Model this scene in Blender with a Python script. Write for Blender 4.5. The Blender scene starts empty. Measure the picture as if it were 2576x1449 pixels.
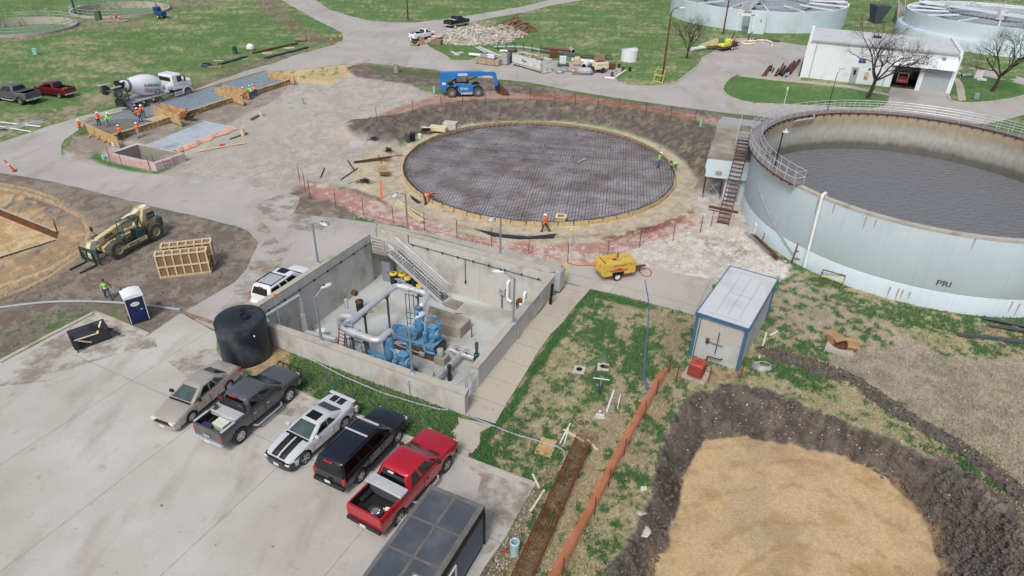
import bpy, bmesh, math, random
import numpy as np
from mathutils import Vector, Matrix, noise
from mathutils.geometry import tessellate_polygon
random.seed(7)
R=math.radians; PI=math.pi
scene=bpy.context.scene
col=scene.collection
CF,CTH,CRO,CH=1678.4,R(31.4865),R(1.4218),27.0
_f=Vector((0,math.cos(CTH),-math.sin(CTH))); _r=Vector((1,0,0)); _u=_r.cross(_f)
CR=_r*math.cos(CRO)+_u*math.sin(CRO); CU=_u*math.cos(CRO)-_r*math.sin(CRO); CFW=_f
def G(x,y,z=0.0):
 "point at height z seen at (x, y) of the measured photo"
 d=CR*((x-1288)/CF)-CU*((y-724.5)/CF)+CFW
 t=(z-CH)/d.z
 return Vector((d.x*t,d.y*t,z))
def GA(px,py,z=0.0):
 dx=(px-1288)/CF; dy=(py-724.5)/CF
 d=[CR[i]*dx-CU[i]*dy+CFW[i] for i in range(3)]
 t=(z-CH)/d[2]
 return d[0]*t,d[1]*t
cam=bpy.data.cameras.new('camera'); camo=bpy.data.objects.new('camera',cam); col.objects.link(camo)
cam.sensor_width=36; cam.lens=36*CF/2576; cam.clip_end=8000; cam.clip_start=.1
m=Matrix((CR,CU,-CFW)).transposed().to_4x4(); m.translation=Vector((0,0,CH)); camo.matrix_world=m
scene.camera=camo
MATS={}; M={}
def lin(c): return tuple(((x/255)/12.92 if x/255<=.04045 else ((x/255+.055)/1.055)**2.4) for x in c)
def mat(name,c,rough=.6,metal=0,ns=2.0,na=.25,dirt=None,da=.5,ds=.7,bump=0,bs=20,coat=0,streak=0,spec=.5,trans=0,alpha=1):
 if name in MATS: return MATS[name]
 m=bpy.data.materials.new(name); m.use_nodes=True; nt=m.node_tree; N=nt.nodes; L=nt.links
 b=N['Principled BSDF']; c=tuple(c)
 b.inputs['Roughness'].default_value=rough; b.inputs['Metallic'].default_value=metal
 b.inputs['Coat Weight'].default_value=coat; b.inputs['Specular IOR Level'].default_value=spec
 tc=N.new('ShaderNodeTexCoord')
 def nz(s,det=5,v=None):
  n=N.new('ShaderNodeTexNoise'); n.inputs['Scale'].default_value=s; n.inputs['Detail'].default_value=det
  L.new(v or tc.outputs['Object'],n.inputs['Vector']); return n.outputs['Fac']
 def ramp(f,a,b_):
  r=N.new('ShaderNodeMapRange'); r.inputs[1].default_value=a; r.inputs[2].default_value=b_; L.new(f,r.inputs[0]); return r.outputs[0]
 def mix(f,a,b_):
  x=N.new('ShaderNodeMix'); x.data_type='RGBA'
  if hasattr(f,'links'): L.new(f,x.inputs[0])
  else: x.inputs[0].default_value=f
  for i,q in ((6,a),(7,b_)):
   if hasattr(q,'links'): L.new(q,x.inputs[i])
   else: x.inputs[i].default_value=(*q,1)
  return x.outputs[2]
 out=mix(ramp(nz(ns),.3,.7),tuple(q*(1-na) for q in c),tuple(min(1,q*(1+na*.6)) for q in c))
 if dirt:
  out=mix(ramp(nz(ds,8),.62-da*.35,.75),out,dirt)
 if streak:
  mp=N.new('ShaderNodeMapping'); mp.inputs['Scale'].default_value=(2.2,2.2,.12); L.new(tc.outputs['Object'],mp.inputs['Vector'])
  out=mix(ramp(nz(1.6,6,mp.outputs[0]),.5,.8),out,tuple(q*(1-streak) for q in c))
 L.new(out,b.inputs['Base Color'])
 if bump:
  bn=N.new('ShaderNodeBump'); bn.inputs['Strength'].default_value=min(1,bump); bn.inputs['Distance'].default_value=.05
  L.new(nz(bs,6),bn.inputs['Height']); L.new(bn.outputs[0],b.inputs['Normal'])
 if alpha<1:
  t=N.new('ShaderNodeBsdfTransparent'); x=N.new('ShaderNodeMixShader'); L.new(ramp(nz(1.5),.25,.75),x.inputs[0]) if False else None
  x.inputs[0].default_value=alpha; L.new(t.outputs[0],x.inputs[1]); L.new(b.outputs[0],x.inputs[2]); L.new(x.outputs[0],N['Material Output'].inputs[0])
 MATS[name]=m; M[name]=m; return m
def defm(k,*a,**kw): M[k]=mat(k,*a,**kw)
defm('concrete_wall',lin((192,189,183)),.85,ns=1.1,na=.07,streak=.2,dirt=lin((148,143,134)),da=.25,ds=.6,bump=.25,bs=9)
defm('coping',lin((178,172,160)),.85,ns=1.5,na=.1,dirt=lin((140,130,112)),da=.3,ds=.8,bump=.15,bs=15)
defm('conc_old',lin((160,152,140)),.9,ns=.8,na=.2,dirt=lin((105,95,82)),da=.6,ds=.5,bump=.3,bs=12)
defm('conc_wet',lin((92,82,72)),.6,ns=.9,na=.3,dirt=lin((45,38,32)),da=.7,ds=.8)
defm('floor_grey',lin((184,188,185)),.75,ns=.35,na=.09,dirt=lin((140,134,120)),da=.42,ds=.3,bump=.08,bs=15)
defm('tankpaint',lin((198,212,219)),.6,ns=.25,na=.05,streak=.10,dirt=lin((176,188,194)),da=.3,ds=.2,bump=.3,bs=6)
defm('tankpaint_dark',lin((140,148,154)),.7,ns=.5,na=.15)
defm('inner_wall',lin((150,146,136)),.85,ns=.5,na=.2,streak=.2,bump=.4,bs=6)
defm('galv',lin((182,186,188)),.5,.3,ns=4,na=.15)
defm('galv_dark',lin((110,115,120)),.5,.6,ns=4,na=.2)
defm('alum',lin((204,206,208)),.42,.35,ns=3,na=.12)
defm('pipe_silver',lin((212,213,214)),.34,.45,ns=2,na=.12,bump=.1,bs=8)
defm('foil',lin((215,216,218)),.3,.5,ns=5,na=.2,bump=.8,bs=7)
defm('lampgrey',lin((150,158,166)),.5,.4,ns=4,na=.1)
defm('lamphead',lin((200,210,214)),.5,.1,ns=4,na=.06)
defm('rustpole',lin((100,58,44)),.8,.2,ns=6,na=.3)
defm('rust',lin((112,72,52)),.85,.2,ns=5,na=.35,dirt=lin((70,46,36)),da=.5)
defm('rustrebar',lin((122,72,44)),.8,.3,ns=5,na=.3)
defm('rebar',lin((58,52,56)),.7,.3,ns=.6,na=.3,dirt=lin((92,60,50)),da=.5,ds=.25)
defm('steel_dark',lin((60,62,66)),.6,.5,ns=5,na=.25)
defm('black',lin((28,29,31)),.6,ns=6,na=.25)
defm('blackplast',lin((32,38,46)),.42,ns=.8,na=.3,streak=.25,dirt=lin((72,80,90)),da=.35,ds=.8)
defm('rubber',lin((40,39,38)),.85,ns=6,na=.25,dirt=lin((75,68,60)),da=.3,ds=2)
defm('rubber_muddy',lin((92,84,76)),.9,ns=5,na=.2,dirt=lin((62,58,55)),da=.5,ds=3)
defm('rim',lin((190,192,196)),.3,.85,ns=6,na=.12)
defm('rim_beige',lin((170,160,138)),.6,.1,ns=6,na=.2)
defm('chrome',lin((215,218,220)),.2,.7,ns=6,na=.08)
defm('glass',lin((22,26,28)),.08,0,ns=1.5,na=.4,spec=.8,coat=.5)
defm('glass_green',lin((70,88,82)),.08,0,ns=1.2,na=.45,spec=.8,coat=.5)
defm('glass_black',lin((10,11,12)),.07,0,ns=1.2,na=.3,spec=.6,coat=.3)
defm('redlight',lin((190,24,26)),.25,ns=6,na=.2,coat=.5)
defm('amber',lin((230,120,40)),.3,ns=6,na=.2,coat=.3)
defm('clearlight',lin((215,215,205)),.2,ns=6,na=.15,coat=.5)
defm('white',lin((225,228,230)),.5,ns=3,na=.05)
defm('plate',lin((215,215,215)),.5,ns=40,na=.25)
defm('wood',lin((200,178,134)),.75,ns=2.5,na=.16,dirt=lin((164,132,88)),da=.4,ds=2.5)
defm('wood_new',lin((214,200,166)),.75,ns=3,na=.14,dirt=lin((186,152,98)),da=.3,ds=3)
defm('wood_old',lin((140,120,98)),.85,ns=3,na=.3)
defm('ply',lin((194,163,114)),.7,ns=1.6,na=.18,dirt=lin((160,118,70)),da=.4,ds=1.5)
defm('card',lin((138,108,78)),.8,ns=1.3,na=.1)
defm('cardbox',lin((160,128,90)),.8,ns=4,na=.15)
defm('blue_pump',lin((96,148,184)),.45,ns=2.5,na=.2,dirt=lin((70,98,116)),da=.35,ds=3,coat=.1)
defm('blue_pump_dark',lin((72,122,156)),.5,ns=2.5,na=.2,dirt=lin((52,74,88)),da=.4,ds=3)
defm('pinkmark',lin((178,112,130)),.5,ns=5,na=.3)
defm('blue_lift',lin((44,122,190)),.4,ns=1.2,na=.12,coat=.3)
defm('blue_trim',lin((62,106,138)),.5,ns=2,na=.15)
defm('blue_hose',lin((84,112,150)),.6,ns=2,na=.2)
defm('yellow',lin((222,196,58)),.5,ns=3,na=.12)
defm('yellow_mach',lin((206,174,78)),.55,ns=1.6,na=.14,dirt=lin((170,120,50)),da=.3,ds=2.5)
defm('cream',lin((200,186,144)),.55,ns=2,na=.15,dirt=lin((140,110,78)),da=.35,ds=2.5)
defm('cream_white',lin((222,214,186)),.6,ns=2,na=.12,dirt=lin((130,90,60)),da=.35,ds=2)
defm('green_mach',lin((44,78,74)),.5,ns=3,na=.2,dirt=lin((80,60,50)),da=.25,ds=4)
defm('green',lin((30,92,62)),.5,ns=3,na=.2)
defm('greenvalve',lin((20,74,66)),.5,ns=3,na=.2)
defm('paleaqua',lin((150,205,200)),.5,ns=3,na=.1)
defm('palegreen',lin((150,180,165)),.6,ns=3,na=.15)
defm('orange',lin((240,110,50)),.6,ns=3,na=.1)
defm('orange_cone',lin((228,62,38)),.55,ns=3,na=.1)
defm('redpaint',lin((190,60,50)),.5,ns=3,na=.15)
defm('acred',lin((168,70,56)),.6,ns=3,na=.15)
defm('tpost',lin((40,70,56)),.7,ns=2,na=.4)
defm('tpost_red',lin((120,52,44)),.7,ns=2,na=.3)
defm('brownpipe',lin((120,76,64)),.7,ns=4,na=.2)
defm('whitepipe',lin((222,228,228)),.45,ns=3,na=.06)
defm('greypipe',lin((160,168,172)),.5,ns=3,na=.1)
defm('blueplast',lin((36,84,170)),.4,ns=3,na=.1)
defm('tarp',lin((40,44,52)),.6,ns=3,na=.35)
defm('pinkwall',lin((200,180,178)),.85,ns=.9,na=.1,dirt=lin((165,140,135)),da=.4)
defm('net_orange',lin((255,150,108)),.7,ns=3,na=.1,alpha=.55)
defm('net_red',lin((200,120,104)),.7,ns=3,na=.15,alpha=.08)
defm('net_red2',lin((205,92,74)),.7,ns=3,na=.15,alpha=.13)
defm('sheetmetal',lin((194,204,210)),.5,.1,ns=.5,na=.16,streak=0,dirt=lin((150,158,160)),da=.4,ds=.5)
defm('roof_grey',lin((196,198,200)),.8,ns=.5,na=.05,dirt=lin((176,176,176)),da=.4,ds=.5)
defm('roof_old',lin((158,160,160)),.85,ns=.4,na=.08,dirt=lin((140,140,136)),da=.4,ds=.4)
defm('siding_white',lin((222,228,232)),.55,ns=.4,na=.04,dirt=lin((206,212,216)),da=.2,ds=.5)
defm('aggregate',lin((186,182,174)),.95,ns=14,na=.2,bump=.5,bs=40)
defm('asphalt_roll',lin((72,78,86)),.9,ns=.8,na=.14,dirt=lin((96,98,100)),da=.35,ds=.8,bump=.15,bs=60)
defm('tarseam',lin((104,102,98)),.9,ns=2,na=.25)
defm('darkgrey',lin((72,76,84)),.6,ns=2,na=.15)
defm('slate_siding',lin((112,120,130)),.6,ns=1,na=.06)
defm('bark',lin((62,52,46)),.95,ns=3,na=.35)
defm('skin',lin((150,105,80)),.6,ns=6,na=.1)
defm('jeans',lin((66,88,124)),.85,ns=5,na=.2)
defm('greyjeans',lin((150,160,172)),.85,ns=5,na=.15)
defm('darkpants',lin((58,54,54)),.85,ns=5,na=.2)
defm('khaki',lin((150,140,120)),.85,ns=5,na=.2)
defm('hiorange',lin((250,112,44)),.7,ns=4,na=.1)
defm('hilime',lin((150,238,60)),.7,ns=4,na=.1)
defm('hiyellow',lin((200,235,70)),.7,ns=4,na=.1)
defm('greysleeve',lin((150,145,140)),.85,ns=4,na=.1)
defm('boot',lin((90,68,50)),.85,ns=5,na=.2)
defm('hardhat',lin((235,238,238)),.35,ns=5,na=.03)
defm('sludge',lin((84,86,90)),.35,ns=.3,na=.08,bump=.9,bs=1.6,spec=.4)
defm('pondwater',lin((96,122,84)),.3,ns=.2,na=.1,bump=.2,bs=2)
defm('freshconc',lin((118,114,106)),.7,ns=1,na=.12,bump=.4,bs=5)
defm('rubbleconc',lin((186,180,172)),.95,ns=1.5,na=.22,dirt=lin((150,130,108)),da=.4,ds=.5,bump=.4,bs=8)
defm('rubblebrown',lin((128,104,78)),.95,ns=1.5,na=.4,dirt=lin((80,66,52)),da=.5,ds=.7,bump=.4,bs=8)
defm('clod',lin((96,89,83)),.95,ns=2,na=.3,bump=.5,bs=12)
defm('palestone',lin((188,184,174)),.9,ns=3,na=.2)
defm('dumpster',lin((205,210,206)),.6,ns=1,na=.08,dirt=lin((160,140,118)),da=.35,ds=1.2)
defm('paint_pewter',lin((174,165,155)),.3,.25,ns=1,na=.06,coat=.6)
defm('paint_grey',lin((92,94,97)),.3,.3,ns=1,na=.08,coat=.6)
defm('paint_silver',lin((206,209,212)),.28,.2,ns=1,na=.05,coat=.7)
defm('paint_navy',lin((26,30,40)),.25,.2,ns=1,na=.1,coat=.8)
defm('paint_red',lin((176,24,40)),.25,.1,ns=1,na=.08,coat=.8)
defm('paint_maroon',lin((110,22,32)),.3,.2,ns=1,na=.1,coat=.7)
defm('paint_dustgrey',lin((100,104,110)),.4,.4,ns=1,na=.1,coat=.5,dirt=lin((130,122,114)),da=.3,ds=1)
defm('paint_white',lin((226,230,234)),.3,.0,ns=1,na=.03,coat=.7)
defm('paint_black',lin((16,18,20)),.25,.1,ns=1,na=.1,coat=.8)
defm('navyblue',lin((22,34,84)),.5,ns=2,na=.12)
defm('pottyred',lin((186,42,48)),.5,ns=2,na=.1)
defm('pitch',lin((12,12,12)),.9,ns=2,na=.1)
defm('plasticwrap',lin((165,168,172)),.35,ns=5,na=.25,bump=.5,bs=8)
defm('geotext',lin((44,46,50)),.9,ns=3,na=.3)
TM={}
class MB:
 def __init__(s,*mats): s.v=[];s.f=[];s.mi=[];s.mats=list(mats);s.c=0;s.X=None
 def use(s,m):
  if m not in s.mats: s.mats.append(m)
  s.c=s.mats.index(m); return s
 def add(s,vs,fs):
  o=len(s.v)
  if s.X is not None: vs=[s.X@Vector(v) for v in vs]
  s.v.extend([tuple(v) for v in vs]); s.f.extend([tuple(i+o for i in f) for f in fs]); s.mi.extend([s.c]*len(fs)); return s
 def box(s,x0,x1,y0,y1,z0,z1,tx=0,ty=0):
  "axis box, top narrowed by tx, ty"
  return s.add([(x0,y0,z0),(x1,y0,z0),(x1,y1,z0),(x0,y1,z0),(x0+tx,y0+ty,z1),(x1-tx,y0+ty,z1),(x1-tx,y1-ty,z1),(x0+tx,y1-ty,z1)],
   [(0,3,2,1),(4,5,6,7),(0,1,5,4),(1,2,6,5),(2,3,7,6),(3,0,4,7)])
 def bbox(s,x0,x1,y0,y1,z0,z1,b=.02,tx=0,ty=0):
  P=[]
  for (x,sx) in ((x0,1),(x1,-1)):
   for (y,sy) in ((y0,1),(y1,-1)):
    for (z,sz) in ((z0,1),(z1,-1)):
     ax=x+(sx*tx if sz<0 else 0); ay=y+(sy*ty if sz<0 else 0)
     P+=[(ax+sx*b,ay+sy*b,z),(ax+sx*b,ay,z+sz*b),(ax,ay+sy*b,z+sz*b)]
  return s.hull(P)
 def hull(s,P):
  bm=bmesh.new()
  for p in P: bm.verts.new(p)
  r=bmesh.ops.convex_hull(bm,input=bm.verts)
  bmesh.ops.delete(bm,geom=list({g for g in r['geom_interior']+r['geom_unused'] if isinstance(g,bmesh.types.BMVert)}),context='VERTS')
  bmesh.ops.dissolve_limit(bm,angle_limit=.01,verts=bm.verts,edges=bm.edges)
  bm.verts.index_update()
  s.add([v.co.copy() for v in bm.verts],[[v.index for v in f.verts] for f in bm.faces]); bm.free(); return s
 def beam(s,a,b,w,h,up=(0,0,1)):
  a=Vector(a);b=Vector(b);d=(b-a).normalized();u=Vector(up)
  if abs(d.dot(u))>.98: u=Vector((1,0,0))
  q=d.cross(u).normalized()*(w/2); t=q.cross(d).normalized()*(h/2)
  return s.add([a-q-t,a+q-t,a+q+t,a-q+t,b-q-t,b+q-t,b+q+t,b-q+t],[(0,3,2,1),(4,5,6,7),(0,1,5,4),(1,2,6,5),(2,3,7,6),(3,0,4,7)][::1])
 def tube(s,P,r,n=8,cap=True,closed=False):
  P=[Vector(p) for p in P]; k=len(P); rs=r if isinstance(r,(list,tuple)) else [r]*k
  vs=[];u=None
  for i in range(k):
   if closed: d=(P[(i+1)%k]-P[i-1]).normalized()
   else: d=((P[min(i+1,k-1)]-P[max(i-1,0)])).normalized()
   if u is None: u=d.orthogonal().normalized()
   else:
    u=(u-d*u.dot(d)); u=u.normalized() if u.length>1e-6 else d.orthogonal().normalized()
   w=d.cross(u)
   for j in range(n):
    a=2*PI*j/n; vs.append(P[i]+(u*math.cos(a)+w*math.sin(a))*rs[i])
  fs=[]
  for i in range(k if closed else k-1):
   i2=(i+1)%k
   for j in range(n): fs.append((i*n+j,i*n+(j+1)%n,i2*n+(j+1)%n,i2*n+j))
  if cap and not closed: fs+= [tuple(range(n-1,-1,-1)),tuple((k-1)*n+j for j in range(n))]
  return s.add(vs,fs)
 def cyl(s,a,b,r,r2=None,n=16,cap=True): return s.tube([a,b],[r,r if r2 is None else r2],n,cap)
 def lathe(s,prof,n=24,c=(0,0,0),a0=0,a1=2*PI):
  full=abs(a1-a0-2*PI)<1e-6; k=n if full else n+1; vs=[];fs=[]
  for (r,z) in prof:
   for j in range(k):
    a=a0+(a1-a0)*j/n; vs.append((c[0]+r*math.cos(a),c[1]+r*math.sin(a),c[2]+z))
  for i in range(len(prof)-1):
   for j in range(n): fs.append((i*k+j,i*k+(j+1)%k,(i+1)*k+(j+1)%k,(i+1)*k+j))
  return s.add(vs,fs)
 def loft(s,rings,cap=True,closed=True):
  n=len(rings[0]); vs=[p for r in rings for p in r]; fs=[]
  for i in range(len(rings)-1):
   for j in range(n if closed else n-1): fs.append((i*n+j,i*n+(j+1)%n,(i+1)*n+(j+1)%n,(i+1)*n+j))
  if cap: fs+=[tuple(range(n-1,-1,-1)),tuple((len(rings)-1)*n+j for j in range(n))]
  return s.add(vs,fs)
 def prism(s,poly,z0,z1):
  "vertical prism over a plan polygon (may be concave)"
  if sum(poly[i-1][0]*poly[i][1]-poly[i][0]*poly[i-1][1] for i in range(len(poly)))<0: poly=poly[::-1]
  n=len(poly); tr=tessellate_polygon([[Vector((p[0],p[1],0)) for p in poly]])
  vs=[(p[0],p[1],z0) for p in poly]+[(p[0],p[1],z1) for p in poly]; fs=[]
  for t in tr:
   a,b,c=[Vector(poly[i][:2]) for i in t]
   if (b-a).cross(c-a)<0: t=t[::-1]
   fs.append(tuple(i+n for i in t)); fs.append(tuple(t[::-1]))
  for i in range(n): j=(i+1)%n; fs.append((i,j,j+n,i+n))
  return s.add(vs,fs)
 def extr(s,prof,y0,y1):
  "x-z outline extruded along y"
  X=s.X; Q=Matrix(((1,0,0,0),(0,0,-1,0),(0,1,0,0),(0,0,0,1)))
  s.X=(X@Q) if X is not None else Q
  s.prism([(p[0],p[1]) for p in prof],-y1,-y0); s.X=X; return s
 def quad(s,a,b,c,d): return s.add([a,b,c,d],[(0,1,2,3)])
 def rock(s,c,r,seed=0,sq=.7):
  rnd=random.Random(seed); P=[]
  for _ in range(11):
   v=Vector((rnd.gauss(0,1),rnd.gauss(0,1),rnd.gauss(0,1))).normalized()*r*rnd.uniform(.75,1.1); P.append((c[0]+v.x,c[1]+v.y,c[2]+v.z*sq))
  return s.hull(P)
 def build(s,name,mat=None,parent=None,world=False,smooth=35,dbl=False):
  me=bpy.data.meshes.new(name); vs=s.v
  if world and parent is not None:
   I=TM[parent.name].inverted(); vs=[tuple(I@Vector(v)) for v in vs]
  me.from_pydata(vs,[],s.f)
  ms=s.mats or [mat]
  for q in ms: me.materials.append(M[q] if isinstance(q,str) else q)
  if len(ms)>1: me.polygons.foreach_set('material_index',s.mi)
  if smooth:
   me.polygons.foreach_set('use_smooth',[True]*len(me.polygons)); me.update(); me.set_sharp_from_angle(angle=R(smooth))
  me.validate(); me.update()
  o=bpy.data.objects.new(name,me); col.objects.link(o)
  if parent is not None: o.parent=parent
  else: TM[o.name]=Matrix.Identity(4)
  return o
def tag(o,label=None,cat=None,group=None,kind=None):
 for k,v in (('label',label),('category',cat),('group',group),('kind',kind)):
  if v: o[k]=v
 return o
def thing(name,label,cat,loc=(0,0,0),rz=0,group=None,sc=1):
 o=bpy.data.objects.new(name,None); col.objects.link(o); o.location=loc; o.rotation_euler=(0,0,rz); o.scale=(sc,sc,sc)
 o.empty_display_size=.2
 TM[o.name]=Matrix.Translation(Vector(loc))@Matrix.Rotation(rz,4,'Z')@Matrix.Scale(sc,4)
 return tag(o,label,cat,group)
def kids(o): return [c for c in bpy.data.objects if c.parent==o]
_kids_cache={}
def copytree(o,loc=None,rz=None,label=None,group=None,parent=None,tree=None):
 if tree is None:
  tree={}
  for q in bpy.data.objects:
   if q.parent: tree.setdefault(q.parent.name,[]).append(q)
 c=o.copy(); col.objects.link(c)
 if parent is not None: c.parent=parent
 if loc is not None: c.location=loc
 if rz is not None: c.rotation_euler=(0,0,rz)
 if label: c['label']=label
 if group: c['group']=group
 for k in tree.get(o.name,[]): copytree(k,parent=c,tree=tree)
 return c
def bend(P,rad,n=5):
 P=[Vector(p) for p in P]; out=[P[0]]
 for i in range(1,len(P)-1):
  a=(P[i-1]-P[i]);b=(P[i+1]-P[i]); q=min(rad,a.length*.49,b.length*.49); a=P[i]+a.normalized()*q; b=P[i]+b.normalized()*q
  for k in range(n+1):
   t=k/n; out.append(a*(1-t)**2+P[i]*2*t*(1-t)+b*t*t)
 out.append(P[-1]); return out
def T(x,y,z=0,rz=0,rx=0,ry=0): return Matrix.Translation((x,y,z))@Matrix.Rotation(rz,4,'Z')@Matrix.Rotation(ry,4,'Y')@Matrix.Rotation(rx,4,'X')
def text(name,s,size,mt,parent,Mx,ext=.004,fn=None,shear=0,bold=0,fit=None,font=None):
 cu=bpy.data.curves.new(name,'FONT'); cu.body=s; cu.size=size; cu.extrude=ext; cu.align_x='CENTER'; cu.align_y='CENTER'; cu.shear=shear; cu.offset=bold
 o=bpy.data.objects.new(name,cu); col.objects.link(o)
 dg=bpy.context.evaluated_depsgraph_get(); me=bpy.data.meshes.new_from_object(o.evaluated_get(dg))
 bpy.data.objects.remove(o); me.name=name
 xs=[v.co.x for v in me.vertices]; w=max(xs)-min(xs)
 for v in me.vertices:
  c=v.co.copy()
  if fit: c.x*=fit/w
  v.co=fn(c) if fn else Mx@c
 me.materials.clear(); me.materials.append(M[mt])
 o=bpy.data.objects.new(name,me); col.objects.link(o)
 if parent is not None: o.parent=parent
 return o
def dirang(a,b): return math.atan2(b[1]-a[1],b[0]-a[0])
def poly_px(P,z=0): return [G(x,y,z) for x,y in P]
def wpt(p,parent): return TM[parent.name].inverted()@Vector(p)
def _h(i,j,s):
 n=(i.astype(np.int64)*374761393+j.astype(np.int64)*668265263+s*974634777)&0xffffffff
 n=((n^(n>>13))*1274126177)&0xffffffff
 return ((n^(n>>16))&0xffff)/65535.0
def vn(x,y,s=0):
 i=np.floor(x);j=np.floor(y);u=x-i;v=y-j;u=u*u*(3-2*u);v=v*v*(3-2*v)
 i=i.astype(np.int64);j=j.astype(np.int64)
 return (_h(i,j,s)*(1-u)+_h(i+1,j,s)*u)*(1-v)+(_h(i,j+1,s)*(1-u)+_h(i+1,j+1,s)*u)*v
def fbm(x,y,sc,o=4,s=0,g=.5):
 t=0;a=1;n=0;c,d=math.cos(.6),math.sin(.6)
 x=x/sc;y=y/sc
 for k in range(o):
  t=t+a*vn(x,y,s+k*17);n+=a;a*=g;x,y=(x*c-y*d)*2.03+5.1,(x*d+y*c)*2.03+1.7
 return t/n
def ss(x,a,b): t=np.clip((x-a)/(b-a),0,1); return t*t*(3-2*t)
def sdist(X,Y,P):
 "signed distance to a plan polygon, + inside"
 P=np.array([(p[0],p[1]) for p in P]); D=np.full(X.shape,1e9); ins=np.zeros(X.shape,bool); n=len(P)
 for i in range(n):
  ax,ay=P[i];bx,by=P[(i+1)%n];dx,dy=bx-ax,by-ay
  t=np.clip(((X-ax)*dx+(Y-ay)*dy)/(dx*dx+dy*dy+1e-12),0,1)
  D=np.minimum(D,(X-ax-t*dx)**2+(Y-ay-t*dy)**2)
  c=((ay>Y)!=(by>Y));
  with np.errstate(divide='ignore',invalid='ignore'): ins^=c&(X<(bx-ax)*(Y-ay)/(by-ay+1e-15)+ax)
 return np.where(ins,1,-1)*np.sqrt(D)
def pxp(L,z=0): return [(G(x,y,z).x,G(x,y,z).y) for x,y in L]
ROAD=[(-300,455),(0,358),(99,325),(198,294),(340,262),(482,228),(561,198),(629,175),(692,158),(744,139),(837,114),(863,99),(860,82),(794,49),(708,0),(620,-55),(600,-90),(680,-100),
 (730,-55),(794,0),(827,23),(880,40),(926,51),(979,56),(1041,57),(1111,49),(1187,38),(1321,15),(1383,0),(1600,-50),(1750,-52),(1560,-15),(1472,0),(1390,13),(1321,30),(1190,54),(1117,92),(1071,109),(1074,115),(1078,119),(1090,126),(1107,134),(1120,142),(1134,150),(1160,151),(1187,152),(1198,149),(1206,144),
 (1280,140),(1400,152),(1500,160),(1560,170),(1562,176),(1556,186),(1548,198),(1548,202),(1552,206),(1565,211),(1588,216),(1612,218),(1637,218),(1662,217),(1687,213),(1703,206),(1720,195),(1753,168),(1763,158),(1766,150),(1763,145),(1789,132),(1837,96),(1898,95),(2033,116),(2013,207),(1950,198),(1885,189),(1866,187),(1852,189),(1839,195),(1826,207),(1819,218),(1817,225),(1819,231),(1827,239),(1839,246),(1852,251),(1868,256),(1895,260),(1950,263),(2017,266),(2149,273),(2190,274),(2215,272),(2228,267),(2234,261),(2241,219),(2241,190),(2330,190),(2380,236),(2386,238),(2388,246),(2390,252),(2400,257),(2416,259),(2440,260),(2462,259),(2500,256),(2544,249),(2576,241),(2800,215),(2900,235),(2800,258),(2576,290),(2480,312),(2200,315),(1950,298),(1852,287),(1753,275),(1654,261),(1555,247),(1456,231),(1321,206),(1258,200),(1157,190),(1091,175),(992,165),(916,157),(800,170),(673,182),(561,212),(430,247),(214,305),(205,322),(180,338),(165,352),(155,366),(152,376),(158,393),(175,401),(198,407),(297,427),(396,439),(528,447),(600,458),(643,470),(700,482),(756,495),(748,520),(738,538),(860,549),(946,562),(950,600),(916,592),(800,664),(700,735),(640,800),(600,830),(560,838),(455,790),(439,801),(508,759),(552,734),(594,709),(620,676),(637,643),(645,627),(647,610),(638,594),(620,580),(595,570),(561,561),(478,541),(379,518),(297,498),(198,472),(100,449),(0,435),(-300,520)]
LOT=[(-500,1160),(0,912),(239,787),(255,792),(373,843),(455,788),(500,812),(545,838),(545,880),(565,915),(640,948),(727,977),(792,1008),(905,1050),(1021,1100),(1135,1139),(1217,1171),(1330,1215),(1347,1222),(1339,1233),(1296,1304),(1272,1351),(1217,1430),(1180,1500),(1150,1650),(-500,1650)]
APRON=[(1423,663),(1500,668),(1548,640),(1620,668),(1700,688),(1790,702),(1800,770),(1748,793),(1568,745),(1486,727),(1420,709),(1395,700),(1392,678)]
WALK=[(1185,985),(1382,757),(1400,740),(1420,713),(1486,728),(1453,765),(1416,811),(1387,841),(1350,895),(1312,958),(1276,1012),(1245,1066),(1160,1038)]
WALK2=[(1162,1045),(1243,1071),(1233,1076),(1210,1092),(1206,1116),(1176,1151),(1139,1138),(1151,1112),(1143,1081),(1155,1065)]
HW=[(949,561),(1050,580),(1160,603),(1260,626),(1340,645),(1423,664),(1420,709),(1395,690),(1330,660),(1100,600),(950,566)]
SWALK=[(1862,184),(1885,189),(1950,197),(2027,204),(2135,215),(2238,236),(2238,242),(2135,222),(2027,210),(1950,203),(1885,195),(1858,192)]
SWALK2=[(2400,196),(2412,197),(2424,215),(2430,252),(2412,255),(2406,225)]
BACKRD=[(2410,166),(2480,176),(2576,196),(2900,270),(2900,300),(2576,214),(2540,205),(2478,192),(2409,186)]
YARD2=[(1700,134),(1789,132),(1763,145),(1766,150),(1735,150)]
xs=np.concatenate([np.arange(-900,-20,22),np.arange(-20,2600,3.5),np.arange(2600,3560,22)])
ys=np.concatenate([np.arange(1780,1460,-12),np.arange(1460,-22,-3.5),np.array([-30,-42,-56,-72,-90,-110,-135,-165,-195,-220,-240])])
PX,PY=np.meshgrid(xs,ys); X,Y=GA(PX,PY); X=np.array(X);Y=np.array(Y)
near=np.hypot(X,Y)<400
n_m=fbm(X,Y,6,5,3)-.5; n_s=fbm(X,Y,.9,4,9)-.5; n_f=fbm(X,Y,.22,3,21)-.5; n_b=fbm(X,Y,22,3,31)-.5
edge=n_s*1.3+n_f*.5
def region(L,soft=.25,amp=.8,z=0):
 return ss(sdist(X,Y,pxp(L,z))+edge*amp,-soft,soft)
road_sd=np.maximum.reduce([sdist(X,Y,pxp(p)) for p in (ROAD,LOT,APRON,WALK,WALK2,HW)])
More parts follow.
